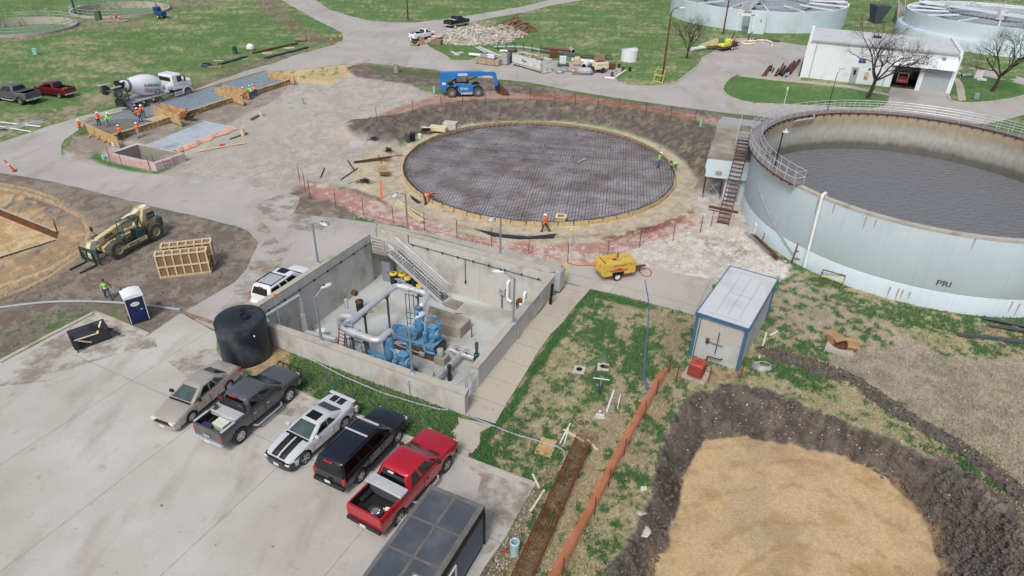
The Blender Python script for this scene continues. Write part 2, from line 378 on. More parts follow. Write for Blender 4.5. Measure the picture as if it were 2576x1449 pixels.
SC=(2.63,70.43); SR=14.95
RD=np.hypot(X-SC[0],Y-SC[1]);
Z=n_m*.25*ss(-road_sd,0,5)+n_s*.06*ss(-road_sd,0,1)
TOE=[(1000,357),(1040,345),(1090,332),(1190,311),(1280,304),(1350,303),(1450,306),(1520,316),(1590,338),(1660,368),(1715,402),(1745,440),(1748,475),(1735,510),(1690,545),(1600,600),(1400,612),(1100,570),(960,500),(985,410)]
CREST=[(885,318),(940,308),(1010,297),(1080,272),(1200,258),(1350,258),(1500,270),(1650,292),(1780,320),(1800,345),(1795,420),(1790,490),(1740,550),(1640,606),(1420,640),(1080,600),(900,505),(930,400)]
dt=sdist(X,Y,pxp(TOE,0)); dc=sdist(X,Y,pxp(CREST,.6))
tt=np.where(dt>=0,0,np.where(dc<=0,1,-dt/(-dt+np.maximum(dc,0)+1e-6)))
ang=np.degrees(np.arctan2(Y-SC[1],X-SC[0]))
hb=.95*ss(ang,-25,10)*(1-ss(ang,150,172))
bank=hb*ss(tt,0,1)*np.where(dc<0,1-ss(-dc,.6,3.6),1)
Z=Z+bank*(1-ss(road_sd,-2.5,-.3))+(n_s*.5+n_f*.25)*np.minimum(hb,1)*ss(tt,0.02,.3)*(1-ss(-dc,0,2))
Z=np.where(RD<SR+3.6,np.minimum(Z,Z*ss(RD,SR+1.2,SR+3.6)-.28*(1-ss(RD,SR+1.6,SR+3.4))+n_s*.03),Z)
FLO=[(1560,1720),(1650,1449),(1668,1380),(1690,1300),(1720,1200),(1745,1140),(1775,1103),(1850,1102),(1930,1112),(2000,1118),(2120,1145),(2200,1190),(2280,1250),(2330,1320),(2352,1380),(2365,1449),(2380,1720)]
CRS=[(1400,1720),(1500,1449),(1575,1380),(1620,1290),(1640,1200),(1662,1110),(1700,1020),(1740,985),(1850,962),(1960,985),(2080,1035),(2150,1062),(2300,1130),(2420,1190),(2520,1270),(2580,1340),(2620,1449),(2650,1720)]
PD=-1.8
n_3=fbm(X,Y,2.4,4,133)-.5; df=sdist(X,Y,pxp(FLO,PD))+n_s*.6+n_3*1.2; dk=sdist(X,Y,pxp(CRS,0))+n_s*.5+n_3*.8
tp=np.where(df>=0,0,np.where(dk<=0,1,-df/(-df+np.maximum(dk,0)+1e-6)))
Z=Z*np.where(dk>0,.2,1)+np.where(dk>0,PD*(1-ss(tp,0,.95)),0)+np.where((dk>0)&(df<0),(n_s*.55+n_f*.5),0)*ss(tp,0,.15)+np.where(df>=0,n_f*.008+n_s*.03,0)
def ridge(L,w,h,noisy=.6):
 global Z
 d=np.full(X.shape,1e9); P=pxp(L)
 for a,b in zip(P[:-1],P[1:]):
  dx,dy=b[0]-a[0],b[1]-a[1]; t=np.clip(((X-a[0])*dx+(Y-a[1])*dy)/(dx*dx+dy*dy),0,1); d=np.minimum(d,np.hypot(X-a[0]-t*dx,Y-a[1]-t*dy))
 k=1-ss(d+n_s*.5,w*.2,w); Z=Z+k*(h+n_s*h*1.6+n_f*h*noisy*1.6); return k
k_r=ridge([(1925,885),(2000,905),(2080,930),(2150,960),(2210,1000),(2280,1050),(2350,1090),(2420,1130),(2500,1190),(2560,1240),(2600,1290)],.75,.38)
k_r2=ridge([(2420,1240),(2480,1290),(2520,1340),(2550,1400),(2560,1460),(2600,1560)],2.0,.55)
k_l=ridge([(885,318),(930,322),(975,330)],1.1,.25)
trk=[]
for off_,h_,cc_ in ((0,-.1,(164,138,106)),(16,.1,(198,176,140)),(30,-.1,(160,134,104)),(44,.08,(190,168,132)),(58,-.08,(150,132,110))):
 k=ridge([(-40,470-off_*.3),(60,488-off_*.4),(140,515-off_*.4),(205,548-off_*.1),(222+off_*.3,585),(200+off_*.3,625+off_*.2),(130,665+off_*.6),(50,690+off_*.9),(-60,725+off_)],.3,h_); trk.append((k,cc_))
LP=[(-200,455),(0,524),(143,580),(140,604),(0,650),(-300,760)]
dl=sdist(X,Y,pxp(LP)); Z=Z-.75*ss(dl,-.15,.15)
VAULT=[(272,384),(361,361),(465,379),(466,404),(376,428),(273,404)]
VI=[(283,383),(362,364),(452,380),(372,401)]
PIT=[(636,769),(700,728),(925,586),(952,564),(1165,620),(1390,682),(1402,700),(1203,925),(1180,985),(1160,990),(665,820)]
dp=sdist(X,Y,pxp(PIT,.8)); Z=np.where(dp>-.1,np.where(dp>.05,-4.2,-.1),Z*ss(-dp,.1,1))
SUMP=sdist(X,Y,pxp(VI,.5)); Z=np.where(SUMP>-.12,-3.2,Z)
PONDS=[((297,20),(-82.5,168.5),11.6),((30,52),(-103,143.5),13.5)]
ponds=[]
PONDS=[(-89.4,159.4,9.8),(-98.1,137.9,9.5)]
for (a,b,c) in PONDS:
 q=np.hypot(X-a,Y-b); Z=np.where(q<c+.1,-2.2,Z*ss(q,c,c+2))
for tkc in ((37.3,57.2,14.9),):
 q=np.hypot(X-tkc[0],Y-tkc[1]); Z=np.where(q<tkc[2],0,Z)
Z=np.where(road_sd>-.02,np.minimum(Z,-.03)-.03*(road_sd>.3),Z)
Z=np.where(sdist(X,Y,pxp(PIT,.8))>-.1,np.where(sdist(X,Y,pxp(PIT,.8))>.05,-4.2,-.1),Z)
farf=ss(np.hypot(X,Y),300,420); Z=Z*(1-farf)
def C(c): return np.array(lin(c))[None,None,:]
def mixc(A,B,w): return A*(1-w[...,None])+B*w[...,None]
g1=fbm(X,Y,3.2,5,41); g2=fbm(X,Y,.55,4,43); g3=fbm(X,Y,9,4,47)
gx=fbm(X*.35,Y*1.3,2.2,5,55)
grass=C((90,120,70)); grass2=C((114,133,86)); dry=C((152,146,116)); dry2=C((174,163,134)); clover=C((76,108,64))
far=ss(Y,55,80)
dryw_far=ss(gx*.5+g2*.3+g3*.3+n_f*.15,.50,.80)*.85
dryw_near=ss(g1*.5+g2*.38+g3*.25+n_f*.34,.45,.70)*.92
dryw=dryw_far*far+dryw_near*(1-far)
base=mixc(np.broadcast_to(clover,X.shape+(3,)),np.broadcast_to(grass,X.shape+(3,)),far)
base=mixc(base,np.broadcast_to(grass2,base.shape),ss(g1+n_f*.5,.5,.7)*.6)
COL=mixc(base,mixc(np.broadcast_to(dry,base.shape),np.broadcast_to(dry2,base.shape),ss(g2,.4,.7)),dryw)
def paint(L,c,c2=None,soft=.3,amp=.8,op=1,z=0,brk=None,br=(.45,.6)):
 global COL
 w=region(L,soft,amp,z)*op
 if brk is not None: w=w*ss(brk,*br)
 cc=np.broadcast_to(C(c),COL.shape)
 if c2 is not None: cc=mixc(cc,np.broadcast_to(C(c2),COL.shape),ss(g2*.6+g1*.4,.4,.62))
 COL=mixc(COL,cc,w)
DIRT=(118,108,99); DIRT2=(142,133,122); GRAV=(182,175,166); GRAV2=(168,160,150); DARK=(76,71,67); DARK2=(98,90,82); CLAY=(196,164,118); CLAY2=(176,140,96); RED=(150,104,88); PINK=(196,170,160)
paint([(1819,190),(2234,232),(2234,262),(2215,275),(1950,266),(1860,256),(1817,232)],(82,118,66),(96,126,74),op=.8)
paint([(2390,180),(2576,210),(2620,230),(2576,245),(2416,260)],(80,118,66),(94,125,72),op=.85)
paint([(1990,92),(2240,95),(2140,60),(1990,80)],(84,116,62),(96,122,70),op=.6)
paint([(0,62),(60,66),(150,75),(190,62),(215,58),(240,62),(290,52),(330,55),(380,58),(350,66),(240,72),(190,76),(120,92),(40,104),(0,108)],(160,146,126),(140,126,108),brk=g2,br=(.35,.5))
paint([(640,0),(700,0),(740,40),(790,78),(845,105),(828,114),(770,105),(700,60),(650,20)],(112,98,84),(140,126,108),amp=1.6,brk=g2,br=(.35,.5))
paint([(420,0),(560,0),(560,12),(420,20)],(140,130,112),brk=g2,br=(.4,.55))
paint([(480,228),(560,196),(629,173),(692,155),(744,135),(700,138),(600,165),(520,195),(470,215)],(108,94,80),(142,128,110),amp=1.2,brk=g2,br=(.3,.5))
paint([(-60,380),(0,350),(99,320),(198,290),(282,258),(300,238),(200,262),(100,285),(0,300),(-60,320)],(136,124,108),(158,146,124),amp=1.6,brk=g2,br=(.38,.52))
paint([(500,225),(560,205),(570,212),(510,236)],(186,140,92),op=.7)
paint([(160,378),(205,345),(300,330),(430,300),(560,262),(640,240),(700,222),(735,205),(760,205),(890,185),(1000,205),(1105,240),(1130,262),(1080,290),(1000,302),(940,312),(890,330),(1000,355),(1020,400),(1015,470),(1060,520),(1000,510),(860,470),(780,455),(755,475),(720,490),(643,474),(528,450),(396,444),(297,432),(198,412),(155,395)],GRAV,GRAV2,amp=.6)
paint([(185,345),(300,330),(430,300),(560,262),(700,215),(735,200),(700,250),(620,285),(560,320),(430,380),(330,350),(270,375),(240,400),(200,400),(165,375)],(134,125,114),(158,149,138),op=.9,amp=1.2)
paint([(240,385),(273,405),(376,430),(440,420),(400,438),(330,432),(262,415),(225,400)],(72,112,58),(84,120,66),amp=.5)
paint([(455,400),(560,350),(700,260),(760,300),(640,420),(560,440)],(166,158,148),(180,173,163),op=.5,amp=1.5)
paint([(880,322),(940,300),(1000,305),(1040,350),(985,352),(930,340)],DARK,DARK2,amp=.6,brk=g2,br=(.3,.45))
paint([(665,180),(700,176),(755,160),(840,155),(905,153),(925,162),(880,172),(905,180),(880,190),(840,196),(860,205),(820,212),(760,208),(735,200)],(206,185,142),(190,166,124),amp=.7,brk=g2,br=(.25,.42))
paint([(868,170),(905,160),(992,168),(1091,178),(1157,193),(1258,204),(1456,234),(1654,264),(1852,290),(1950,302),(1950,330),(1850,330),(1700,300),(1550,275),(1400,258),(1250,240),(1105,222),(990,207),(900,195)],(104,94,86),(134,124,114),amp=.7)
paint([(925,165),(1000,172),(1091,180),(1180,198),(1130,202),(1040,192),(960,188)],(70,106,54),(100,112,70),brk=g2,br=(.4,.55),amp=.8)
paint([(1440,230),(1555,248),(1650,262),(1640,268),(1540,258),(1440,240)],(70,106,54),(100,112,70),brk=g2,br=(.4,.55))
paint([(1100,238),(1200,226),(1300,232),(1420,236),(1560,255),(1700,282),(1860,306),(1860,325),(1780,325),(1700,306),(1550,282),(1400,266),(1250,266),(1105,278),(950,304),(940,296),(1000,270)],(152,118,102),(174,148,134),amp=.6)
paint([(1300,232),(1420,236),(1560,255),(1700,282),(1760,300),(1650,292),(1500,262),(1350,246)],(128,84,72),(146,96,80),amp=1.,brk=g2,br=(.3,.55))
paint([(985,360),(1020,395),(1020,480),(1090,540),(1200,575),(1330,592),(1480,590),(1620,560),(1720,500),(1745,470),(1800,500),(1790,560),(1700,600),(1560,628),(1420,630),(1260,610),(1100,575),(980,525),(930,490),(880,470),(900,400)],(196,184,160),(178,164,138),amp=.5)
paint([(738,470),(760,462),(830,470),(900,478),(960,500),(1000,530),(960,548),(900,545),(860,552),(738,540)],(116,106,97),(150,141,131),amp=.8)
paint([(752,455),(800,462),(880,482),(960,512),(1060,548),(1180,588),(1260,606),(1350,612),(1430,612),(1520,608),(1620,580),(1700,560),(1790,520),(1812,545),(1790,585),(1640,630),(1560,650),(1480,668),(1400,660),(1250,624),(1100,590),(960,560),(900,540),(850,510),(790,500)],(170,134,120),(198,182,172),amp=.9)
paint([(1190,565),(1300,575),(1400,585),(1395,597),(1300,590),(1210,577)],(70,68,68),(92,88,84),amp=.3,soft=.1)
paint([(1500,600),(1600,570),(1700,548),(1760,510),(1770,530),(1700,565),(1610,590),(1530,610)],(120,72,60),(150,110,96),brk=g2,br=(.3,.5))
paint([(1750,440),(1850,470),(1880,560),(1900,590),(1790,580),(1740,530)],(196,190,184),(176,166,154),amp=.6)
paint([(1560,640),(1640,608),(1780,565),(1870,575),(1910,610),(1990,665),(1970,700),(1900,720),(1790,710),(1690,690),(1600,670)],(208,202,196),(186,178,168),amp=.8)
paint([(1740,590),(1830,600),(1900,640),(1850,655),(1770,640)],(120,112,102),(170,162,152),brk=g2,br=(.4,.6),amp=1)
paint([(-500,400),(-300,520),(0,435),(100,449),(198,472),(297,498),(379,518),(478,541),(561,561),(620,580),(647,610),(637,643),(594,709),(508,759),(455,787),(439,801),(373,843),(239,787),(0,912),(-500,1160)],DIRT,DIRT2,amp=.3,soft=.15)
paint([(-300,440),(0,468),(60,495),(130,530),(200,550),(245,575),(250,600),(215,640),(120,690),(40,715),(-300,900)],(184,160,126),(160,136,106),amp=1.5,brk=fbm(X,Y*.5+X*.5,.8,4,77),br=(.28,.5))
paint([(0,840),(100,790),(210,760),(330,740),(380,770),(372,842),(239,787),(120,850),(0,910)],(142,132,112),(92,110,70),brk=g2,br=(.42,.6),amp=1)
paint([(270,770),(330,750),(372,800),(372,840),(300,815)],(70,110,58),(130,120,96),brk=g2,br=(.42,.55))
paint([(540,830),(560,835),(600,820),(665,822),(735,900),(735,960),(660,945),(560,910)],(178,154,118),(150,128,98),amp=.3)
paint([(1920,700),(2000,700),(2100,740),(2200,800),(2300,850),(2450,900),(2600,880),(2800,900),(2900,1500),(2620,1320),(2500,1180),(2350,1085),(2200,985),(2100,930),(2080,880),(1990,830),(1950,860),(1930,800)],(152,143,130),(172,160,142),amp=2.0,brk=g2,br=(.36,.5),op=.95)
paint([(2130,880),(2300,870),(2450,900),(2600,900),(2800,920),(2900,1500),(2620,1300),(2500,1180),(2350,1085),(2200,985),(2080,930)],(146,138,128),(166,157,144),amp=1.6,op=.9)
paint([(1560,760),(1620,770),(1590,850),(1570,900),(1580,980),(1590,1040),(1560,1120),(1480,1300),(1430,1449),(1360,1500),(1400,1300),(1500,1080),(1530,980),(1545,900),(1550,820)],(178,160,134),(160,144,120),amp=1.0,op=.85,brk=g2,br=(.3,.5))
paint([(1640,780),(1745,800),(1725,880),(1690,960),(1690,1010),(1650,1100),(1600,1200),(1560,1180),(1620,1050),(1655,960),(1640,880)],(164,148,122),(140,126,104),amp=1.0,op=.75,brk=g2,br=(.35,.52))
paint([(1190,1449),(1272,1351),(1296,1304),(1345,1228),(1380,1180),(1370,1240),(1330,1300),(1290,1400),(1260,1500),(1150,1600)],(132,122,110),(112,102,90),amp=.6)
paint([(1486,729),(1560,745),(1640,765),(1620,778),(1540,760),(1480,745),(1440,810),(1400,870),(1340,960),(1290,1050),(1240,1090),(1225,1130),(1260,1180),(1180,1150),(1206,1110),(1245,1068),(1300,985),(1350,900),(1400,835),(1453,765)],(58,100,52),(72,108,60),amp=.35,soft=.15)
paint([(700,890),(800,905),(900,940),(1000,985),(1100,1020),(1170,1045),(1155,1060),(1140,1085),(1135,1130),(1080,1110),(1000,1060),(900,1015),(800,975),(715,930)],(64,106,58),(104,116,74),amp=1.0,brk=g1*.6+g2*.4,br=(.36,.56))
inpit=ss(dk,-.1,.2); COL=mixc(COL,mixc(np.broadcast_to(C((78,72,67)),COL.shape),np.broadcast_to(C((108,99,91)),COL.shape),ss(g2,.35,.65)),inpit)
yel=ss(df,-.12,.12); tr_=fbm(X,Y,1.6,4,91)
cl=mixc(np.broadcast_to(C((190,165,126)),COL.shape),np.broadcast_to(C((174,147,108)),COL.shape),ss(tr_,.4,.7))
cl=mixc(cl,np.broadcast_to(C((160,142,120)),COL.shape),ss(fbm(X,Y,2.6,4,95),.56,.72)*.5)
dkc=np.abs(np.hypot(X-17.5,Y-13.5)-8.2)
ccx=G(2060,1560,-1.8)
for q0,wd in ((0,.3),(1.9,.3),(-2.6,.25),(-4.2,.25),(3.4,.2)):
 tk=(1-ss(np.abs(np.hypot(X-ccx.x,Y-ccx.y)-8-q0+n_m*2.2),wd*.4,wd))*ss(fbm(X*3,Y*3,1,3,99),.35,.6)
 cl=mixc(cl,np.broadcast_to(C((150,116,78)),COL.shape),tk*.38)
COL=mixc(COL,cl,yel)
COL=mixc(COL,np.broadcast_to(C((168,140,98)),COL.shape),ss(df,-1.0,-.2)*ss(-df,0,.1)*ss(fbm(X,Y,1.4,3,88),.6,.75)*.5)
dk_b=ss(tt,.05,.2)*(1-ss(-dc,0,1.0))*ss(hb,.25,.7)
COL=mixc(COL,mixc(np.broadcast_to(C((96,90,84)),COL.shape),np.broadcast_to(C((124,115,105)),COL.shape),ss(g2,.4,.7)),dk_b*(1-ss(road_sd,-.5,0)))
COL=mixc(COL,np.broadcast_to(C((170,150,118)),COL.shape),dk_b*ss(fbm(X,Y,2.0,3,61),.70,.80)*.6)
COL=mixc(COL,mixc(np.broadcast_to(C((190,178,156)),COL.shape),np.broadcast_to(C((172,160,140)),COL.shape),ss(g2,.4,.65)),(1-ss(RD+edge*.5,SR+1.7,SR+2.6))*(1-dk_b))
for k in (k_r,k_r2): COL=mixc(COL,np.broadcast_to(C((98,90,82)),COL.shape),ss(k,.1,.5))
COL=mixc(COL,np.broadcast_to(C((104,97,90)),COL.shape),ss(k_l,.1,.5)*.8)
for k,cc_ in trk: COL=mixc(COL,np.broadcast_to(C(cc_),COL.shape),ss(k,.1,.7)*.75*(1-ss(dl,-.3,0)))
paint([(2330,1120),(2450,1190),(2576,1270),(2700,1380),(2700,1560),(2500,1560),(2560,1449),(2540,1340),(2430,1230)],(100,93,86),(122,112,102),amp=1.4)
COL=mixc(COL,mixc(np.broadcast_to(C((200,178,138)),COL.shape),np.broadcast_to(C((180,154,114)),COL.shape),ss(g2,.4,.6)),ss(dl,-.1,.1))
for (a,b,c) in PONDS:
 q=np.hypot(X-a,Y-b); COL=mixc(COL,np.broadcast_to(C((150,142,126)),COL.shape),(1-ss(q,c+.3,c+1.6+n_s*2))*ss(g2,.3,.5))
COL=mixc(COL,np.broadcast_to(C((104,118,84)),COL.shape),farf)
mott=1+(n_s*.30+n_f*.34)[...,None]*(1-far[...,None]*.3)*(1-.65*yel[...,None]); COL=np.clip(COL*mott,0.004,1)
def gridmesh(name,kind,label=None,cat=None):
 H_,W_=X.shape; V=np.stack([X,Y,Z],-1).reshape(-1,3); idx=np.arange(H_*W_).reshape(H_,W_)
 F=np.stack([idx[:-1,:-1],idx[:-1,1:],idx[1:,1:],idx[1:,:-1]],-1).reshape(-1,4)
 me=bpy.data.meshes.new(name); me.vertices.add(len(V)); me.vertices.foreach_set('co',V.ravel().astype(np.float32))
 me.loops.add(F.size); me.loops.foreach_set('vertex_index',F.ravel().astype(np.int32)); me.polygons.add(len(F))
 me.polygons.foreach_set('loop_start',np.arange(0,F.size,4,dtype=np.int32)); me.polygons.foreach_set('use_smooth',np.ones(len(F),bool))
 me.update(); me.validate()
 a=me.attributes.new('gcol','FLOAT_COLOR','POINT'); a.data.foreach_set('color',np.concatenate([COL.reshape(-1,3),yel.reshape(-1,1)],1).ravel().astype(np.float32))
 o=bpy.data.objects.new(name,me); col.objects.link(o); o['kind']=kind; return o
gm=bpy.data.materials.new('soil_and_grass'); gm.use_nodes=True; nt=gm.node_tree; N=nt.nodes; L=nt.links
b=N['Principled BSDF']; b.inputs['Roughness'].default_value=.95; b.inputs['Specular IOR Level'].default_value=.15
at=N.new('ShaderNodeAttribute'); at.attribute_name='gcol'; tc=N.new('ShaderNodeTexCoord')
def nzn(s,d=6,v=None,ro=.6):
 n=N.new('ShaderNodeTexNoise'); n.inputs['Scale'].default_value=s; n.inputs['Detail'].default_value=d; n.inputs['Roughness'].default_value=ro; L.new(v or tc.outputs['Object'],n.inputs['Vector']); return n.outputs['Fac']
mr=N.new('ShaderNodeMapRange'); mr.inputs[1].default_value=.3; mr.inputs[2].default_value=.7; mr.inputs[3].default_value=.8; mr.inputs[4].default_value=1.18; L.new(nzn(9,8),mr.inputs[0])
mm=N.new('ShaderNodeMix'); mm.data_type='RGBA'; mm.blend_type='MULTIPLY'; mm.inputs[0].default_value=1
L.new(at.outputs['Color'],mm.inputs[6]); L.new(mr.outputs[0],mm.inputs[7]); vo=N.new('ShaderNodeTexVoronoi'); vo.feature='DISTANCE_TO_EDGE'; vo.inputs['Scale'].default_value=2.6; L.new(tc.outputs['Object'],vo.inputs['Vector'])
vm=N.new('ShaderNodeMapRange'); vm.inputs[1].default_value=.0; vm.inputs[2].default_value=.05; vm.inputs[3].default_value=.26; vm.inputs[4].default_value=0; L.new(vo.outputs['Distance'],vm.inputs[0])
va=N.new('ShaderNodeMath'); va.operation='MULTIPLY'; L.new(vm.outputs[0],va.inputs[0]); L.new(at.outputs['Alpha'],va.inputs[1])
vx=N.new('ShaderNodeMix'); vx.data_type='RGBA'; L.new(va.outputs[0],vx.inputs[0]); L.new(mm.outputs[2],vx.inputs[6]); vx.inputs[7].default_value=(*lin((110,84,56)),1); L.new(vx.outputs[2],b.inputs['Base Color'])
bn=N.new('ShaderNodeBump'); bn.inputs['Distance'].default_value=.12; bs_=N.new('ShaderNodeMapRange'); bs_.inputs[3].default_value=.85; bs_.inputs[4].default_value=.12; L.new(at.outputs['Alpha'],bs_.inputs[0]); L.new(bs_.outputs[0],bn.inputs['Strength']); L.new(nzn(5,9,None,.7),bn.inputs['Height']); L.new(bn.outputs[0],b.inputs['Normal'])
M['ground']=gm
ground=gridmesh('ground','structure'); ground.data.materials.append(gm)
def concmat(name,c1,c2,joints=None,jc=(118,112,104),warm=None,sp=.55):
 m=bpy.data.materials.new(name); m.use_nodes=True; nt=m.node_tree; N=nt.nodes; L=nt.links; b=N['Principled BSDF']; b.inputs['Roughness'].default_value=.85; b.inputs['Specular IOR Level'].default_value=.3
 tc=N.new('ShaderNodeTexCoord')
 def nz(s,d=6,sc=(1,1,1),rz=0,ro=.55):
  mp=N.new('ShaderNodeMapping'); mp.inputs['Scale'].default_value=sc; mp.inputs['Rotation'].default_value=(0,0,rz); L.new(tc.outputs['Object'],mp.inputs[0])
  n=N.new('ShaderNodeTexNoise'); n.inputs['Scale'].default_value=s; n.inputs['Detail'].default_value=d; n.inputs['Roughness'].default_value=ro; L.new(mp.outputs[0],n.inputs['Vector']); return n.outputs['Fac']
 def rg(f,a,b_,lo=0,hi=1):
  r=N.new('ShaderNodeMapRange'); r.inputs[1].default_value=a; r.inputs[2].default_value=b_; r.inputs[3].default_value=lo; r.inputs[4].default_value=hi; L.new(f,r.inputs[0]); return r.outputs[0]
 def mx(f,a,b_,bt='MIX'):
  x=N.new('ShaderNodeMix'); x.data_type='RGBA'; x.blend_type=bt
  if hasattr(f,'links'): L.new(f,x.inputs[0])
  else: x.inputs[0].default_value=f
  for i,q in ((6,a),(7,b_)):
   if hasattr(q,'links'): L.new(q,x.inputs[i])
   else: x.inputs[i].default_value=(*lin(q),1)
  return x.outputs[2]
 o=mx(rg(nz(.16,6),.38,.62),c1,c2); o=mx(rg(nz(.07,7,ro=.65),.52,.66,0,.5),o,(158,151,141))
 o=mx(rg(nz(.5,8,(1,.3,1),R(-64)),.54,.74,0,.75),o,(150,141,130))     # drag / tyre stains
 o=mx(rg(nz(.9,9,ro=.7),.58,.70,0,.55),o,(142,135,126))
 o=mx(rg(nz(2.6,3),.715,.735,0,.75),o,(104,98,92))                     # oil spots
 o=mx(rg(nz(.32,4,(1,1,1)),.62,.7,0,.5),o,warm or (196,192,186))
 f=rg(nz(14,8,ro=.8),.3,.7,.86,1.12)
 x=N.new('ShaderNodeMix'); x.data_type='RGBA'; x.blend_type='MULTIPLY'; x.inputs[0].default_value=1; L.new(o,x.inputs[6]); L.new(f,x.inputs[7]); o=x.outputs[2]
 if joints:
  rz,px,ox,py,oy=joints; sep=N.new('ShaderNodeSeparateXYZ'); mp=N.new('ShaderNodeMapping'); mp.inputs['Rotation'].default_value=(0,0,-rz); L.new(tc.outputs['Object'],mp.inputs[0]); L.new(mp.outputs[0],sep.inputs[0])
  for ch,p,of in ((0,px,ox),(1,py,oy)):
   a=N.new('ShaderNodeMath'); a.operation='SUBTRACT'; L.new(sep.outputs[ch],a.inputs[0]); a.inputs[1].default_value=of-p/2
   w=N.new('ShaderNodeMath'); w.operation='FLOORED_MODULO'; L.new(a.outputs[0],w.inputs[0]); w.inputs[1].default_value=p
   d=N.new('ShaderNodeMath'); d.operation='SUBTRACT'; L.new(w.outputs[0],d.inputs[0]); d.inputs[1].default_value=p/2
   e=N.new('ShaderNodeMath'); e.operation='ABSOLUTE'; L.new(d.outputs[0],e.inputs[0])
   nn=N.new('ShaderNodeMath'); nn.operation='ADD'; L.new(e.outputs[0],nn.inputs[0]); L.new(rg(nz(3,4),.3,.7,-.012,.012),nn.inputs[1])
   o=mx(rg(nn.outputs[0],.018,.035,.6,0),o,jc)
 L.new(o,b.inputs['Base Color'])
 bn=N.new('ShaderNodeBump'); bn.inputs['Strength'].default_value=.25; bn.inputs['Distance'].default_value=.03; L.new(nz(7,8),bn.inputs['Height']); L.new(bn.outputs[0],b.inputs['Normal'])
 M[name]=m
concmat('conc_road',(178,173,168),(166,161,155),warm=(188,184,179))
concmat('conc_lot',(188,185,178),(172,167,159),(R(64.2),13,5.6,6.5,28.5-6.5*4),(128,122,114))
concmat('conc_apron',(178,173,164),(170,165,156),(R(-25.5),6.5,1.0,6,2))
concmat('conc_walk',(182,174,158),(174,166,150),(R(64.2),2.05,.6,40,10))
def sheet(name,P,z,mt,wob=.07,kind='structure',step=1.2):
 W=pxp(P); out=[]; rnd=random.Random(len(W))
 for i in range(len(W)):
  a=Vector(W[i]); b=Vector(W[(i+1)%len(W)]); n=max(1,min(60,int((b-a).length/step)))
  for k in range(n):
   p=a.lerp(b,k/n); q=noise.noise_vector(Vector((p.x*.9,p.y*.9,1)))*wob*2+noise.noise_vector(Vector((p.x*4,p.y*4,3)))*wob; out.append((p.x+q.x,p.y+q.y))
 tr=tessellate_polygon([[Vector((p[0],p[1],0)) for p in out]])
 vs=[(p[0],p[1],z) for p in out]; fs=[]
 for t in tr:
  a,b,c=[Vector(out[i]) for i in t]
  if abs((b-a).cross(c-a))<1e-7: continue
  fs.append(tuple(t) if (b-a).cross(c-a)>0 else tuple(t[::-1]))
 q=MB(); q.v=vs; q.f=fs; q.mi=[0]*len(fs); o=q.build(name,mt,smooth=0); o['kind']=kind; return o
sheet('road',ROAD,.004,'conc_road',.10)
sheet('parking_lot',LOT,.012,'conc_lot',.03)
mf=bpy.data.materials.new('mud_film'); mf.use_nodes=True; nt=mf.node_tree; N=nt.nodes; L=nt.links; b=N['Principled BSDF']; b.inputs['Base Color'].default_value=(*lin((150,136,120)),1); b.inputs['Roughness'].default_value=.9
tc=N.new('ShaderNodeTexCoord'); n1=N.new('ShaderNodeTexNoise'); n1.inputs['Scale'].default_value=.55; n1.inputs['Detail'].default_value=9; n1.inputs['Roughness'].default_value=.68; L.new(tc.outputs['Object'],n1.inputs['Vector']); mr=N.new('ShaderNodeMapRange'); mr.inputs[1].default_value=.46; mr.inputs[2].default_value=.66; mr.inputs[4].default_value=.8; L.new(n1.outputs['Fac'],mr.inputs[0])
t_=N.new('ShaderNodeBsdfTransparent'); x=N.new('ShaderNodeMixShader'); L.new(mr.outputs[0],x.inputs[0]); L.new(t_.outputs[0],x.inputs[1]); L.new(b.outputs[0],x.inputs[2]); L.new(x.outputs[0],N['Material Output'].inputs[0]); M['mud_film']=mf
for i_,P_ in enumerate(([(20,915),(239,795),(373,850),(400,880),(300,905),(200,925),(90,960),(30,960)],[(640,960),(727,982),(900,1056),(1130,1148),(1110,1190),(980,1140),(880,1120),(790,1070),(640,1010)],[(1150,1150),(1217,1178),(1335,1222),(1325,1240),(1290,1300),(1262,1355),(1225,1400),(1190,1350),(1180,1220)],[(420,920),(540,870),(560,920),(480,960)],[(200,300),(330,270),(480,232),(560,205),(600,200),(430,240),(260,290),(200,320)],[(700,485),(760,500),(745,535),(850,550),(800,590),(700,560),(640,520)],[(660,560),(720,600),(700,680),(600,760),(540,800),(580,740),(650,660)])):
 o=sheet('dirt',P_,.018+.001*i_,'mud_film',.5,kind='stuff')
sheet('concrete_apron',APRON,.010,'conc_apron',.03)
sheet('walkway',WALK,.05,'conc_walk',.04)
sheet('path',WALK2,.016,'conc_walk',.12)
sheet('walkway',HW,.014,'conc_apron',.02)
sheet('sidewalk',SWALK,.02,'conc_walk',.04)
sheet('sidewalk',SWALK2,.02,'conc_walk',.04)
sheet('road',BACKRD,.012,'conc_road',.1)
def kerb(P,w=.16,h=.13,mt='coping',z0=-.05,label=None):
 W=[G(x,y,0) for x,y in P]; out=[]
 for a,b in zip(W[:-1],W[1:]):
  n=max(1,int((b-a).length/1.0))
  out+= [a.lerp(b,k/n) for k in range(n)]
 out.append(W[-1]); rings=[]
 for i,p in enumerate(out):
  d=(out[min(i+1,len(out)-1)]-out[max(i-1,0)]).normalized(); q=Vector((-d.y,d.x,0))*w/2; j=noise.noise(p*.8)*.02
  rings.append([(p.x-q.x,p.y-q.y,z0),(p.x+q.x,p.y+q.y,z0),(p.x+q.x,p.y+q.y,h*.9+j),(p.x+q.x*.7,p.y+q.y*.7,h+j),(p.x-q.x*.7,p.y-q.y*.7,h+j),(p.x-q.x,p.y-q.y,h*.9+j)])
 o=MB().loft(rings).build('kerb',mt); o['kind']='structure'; return o
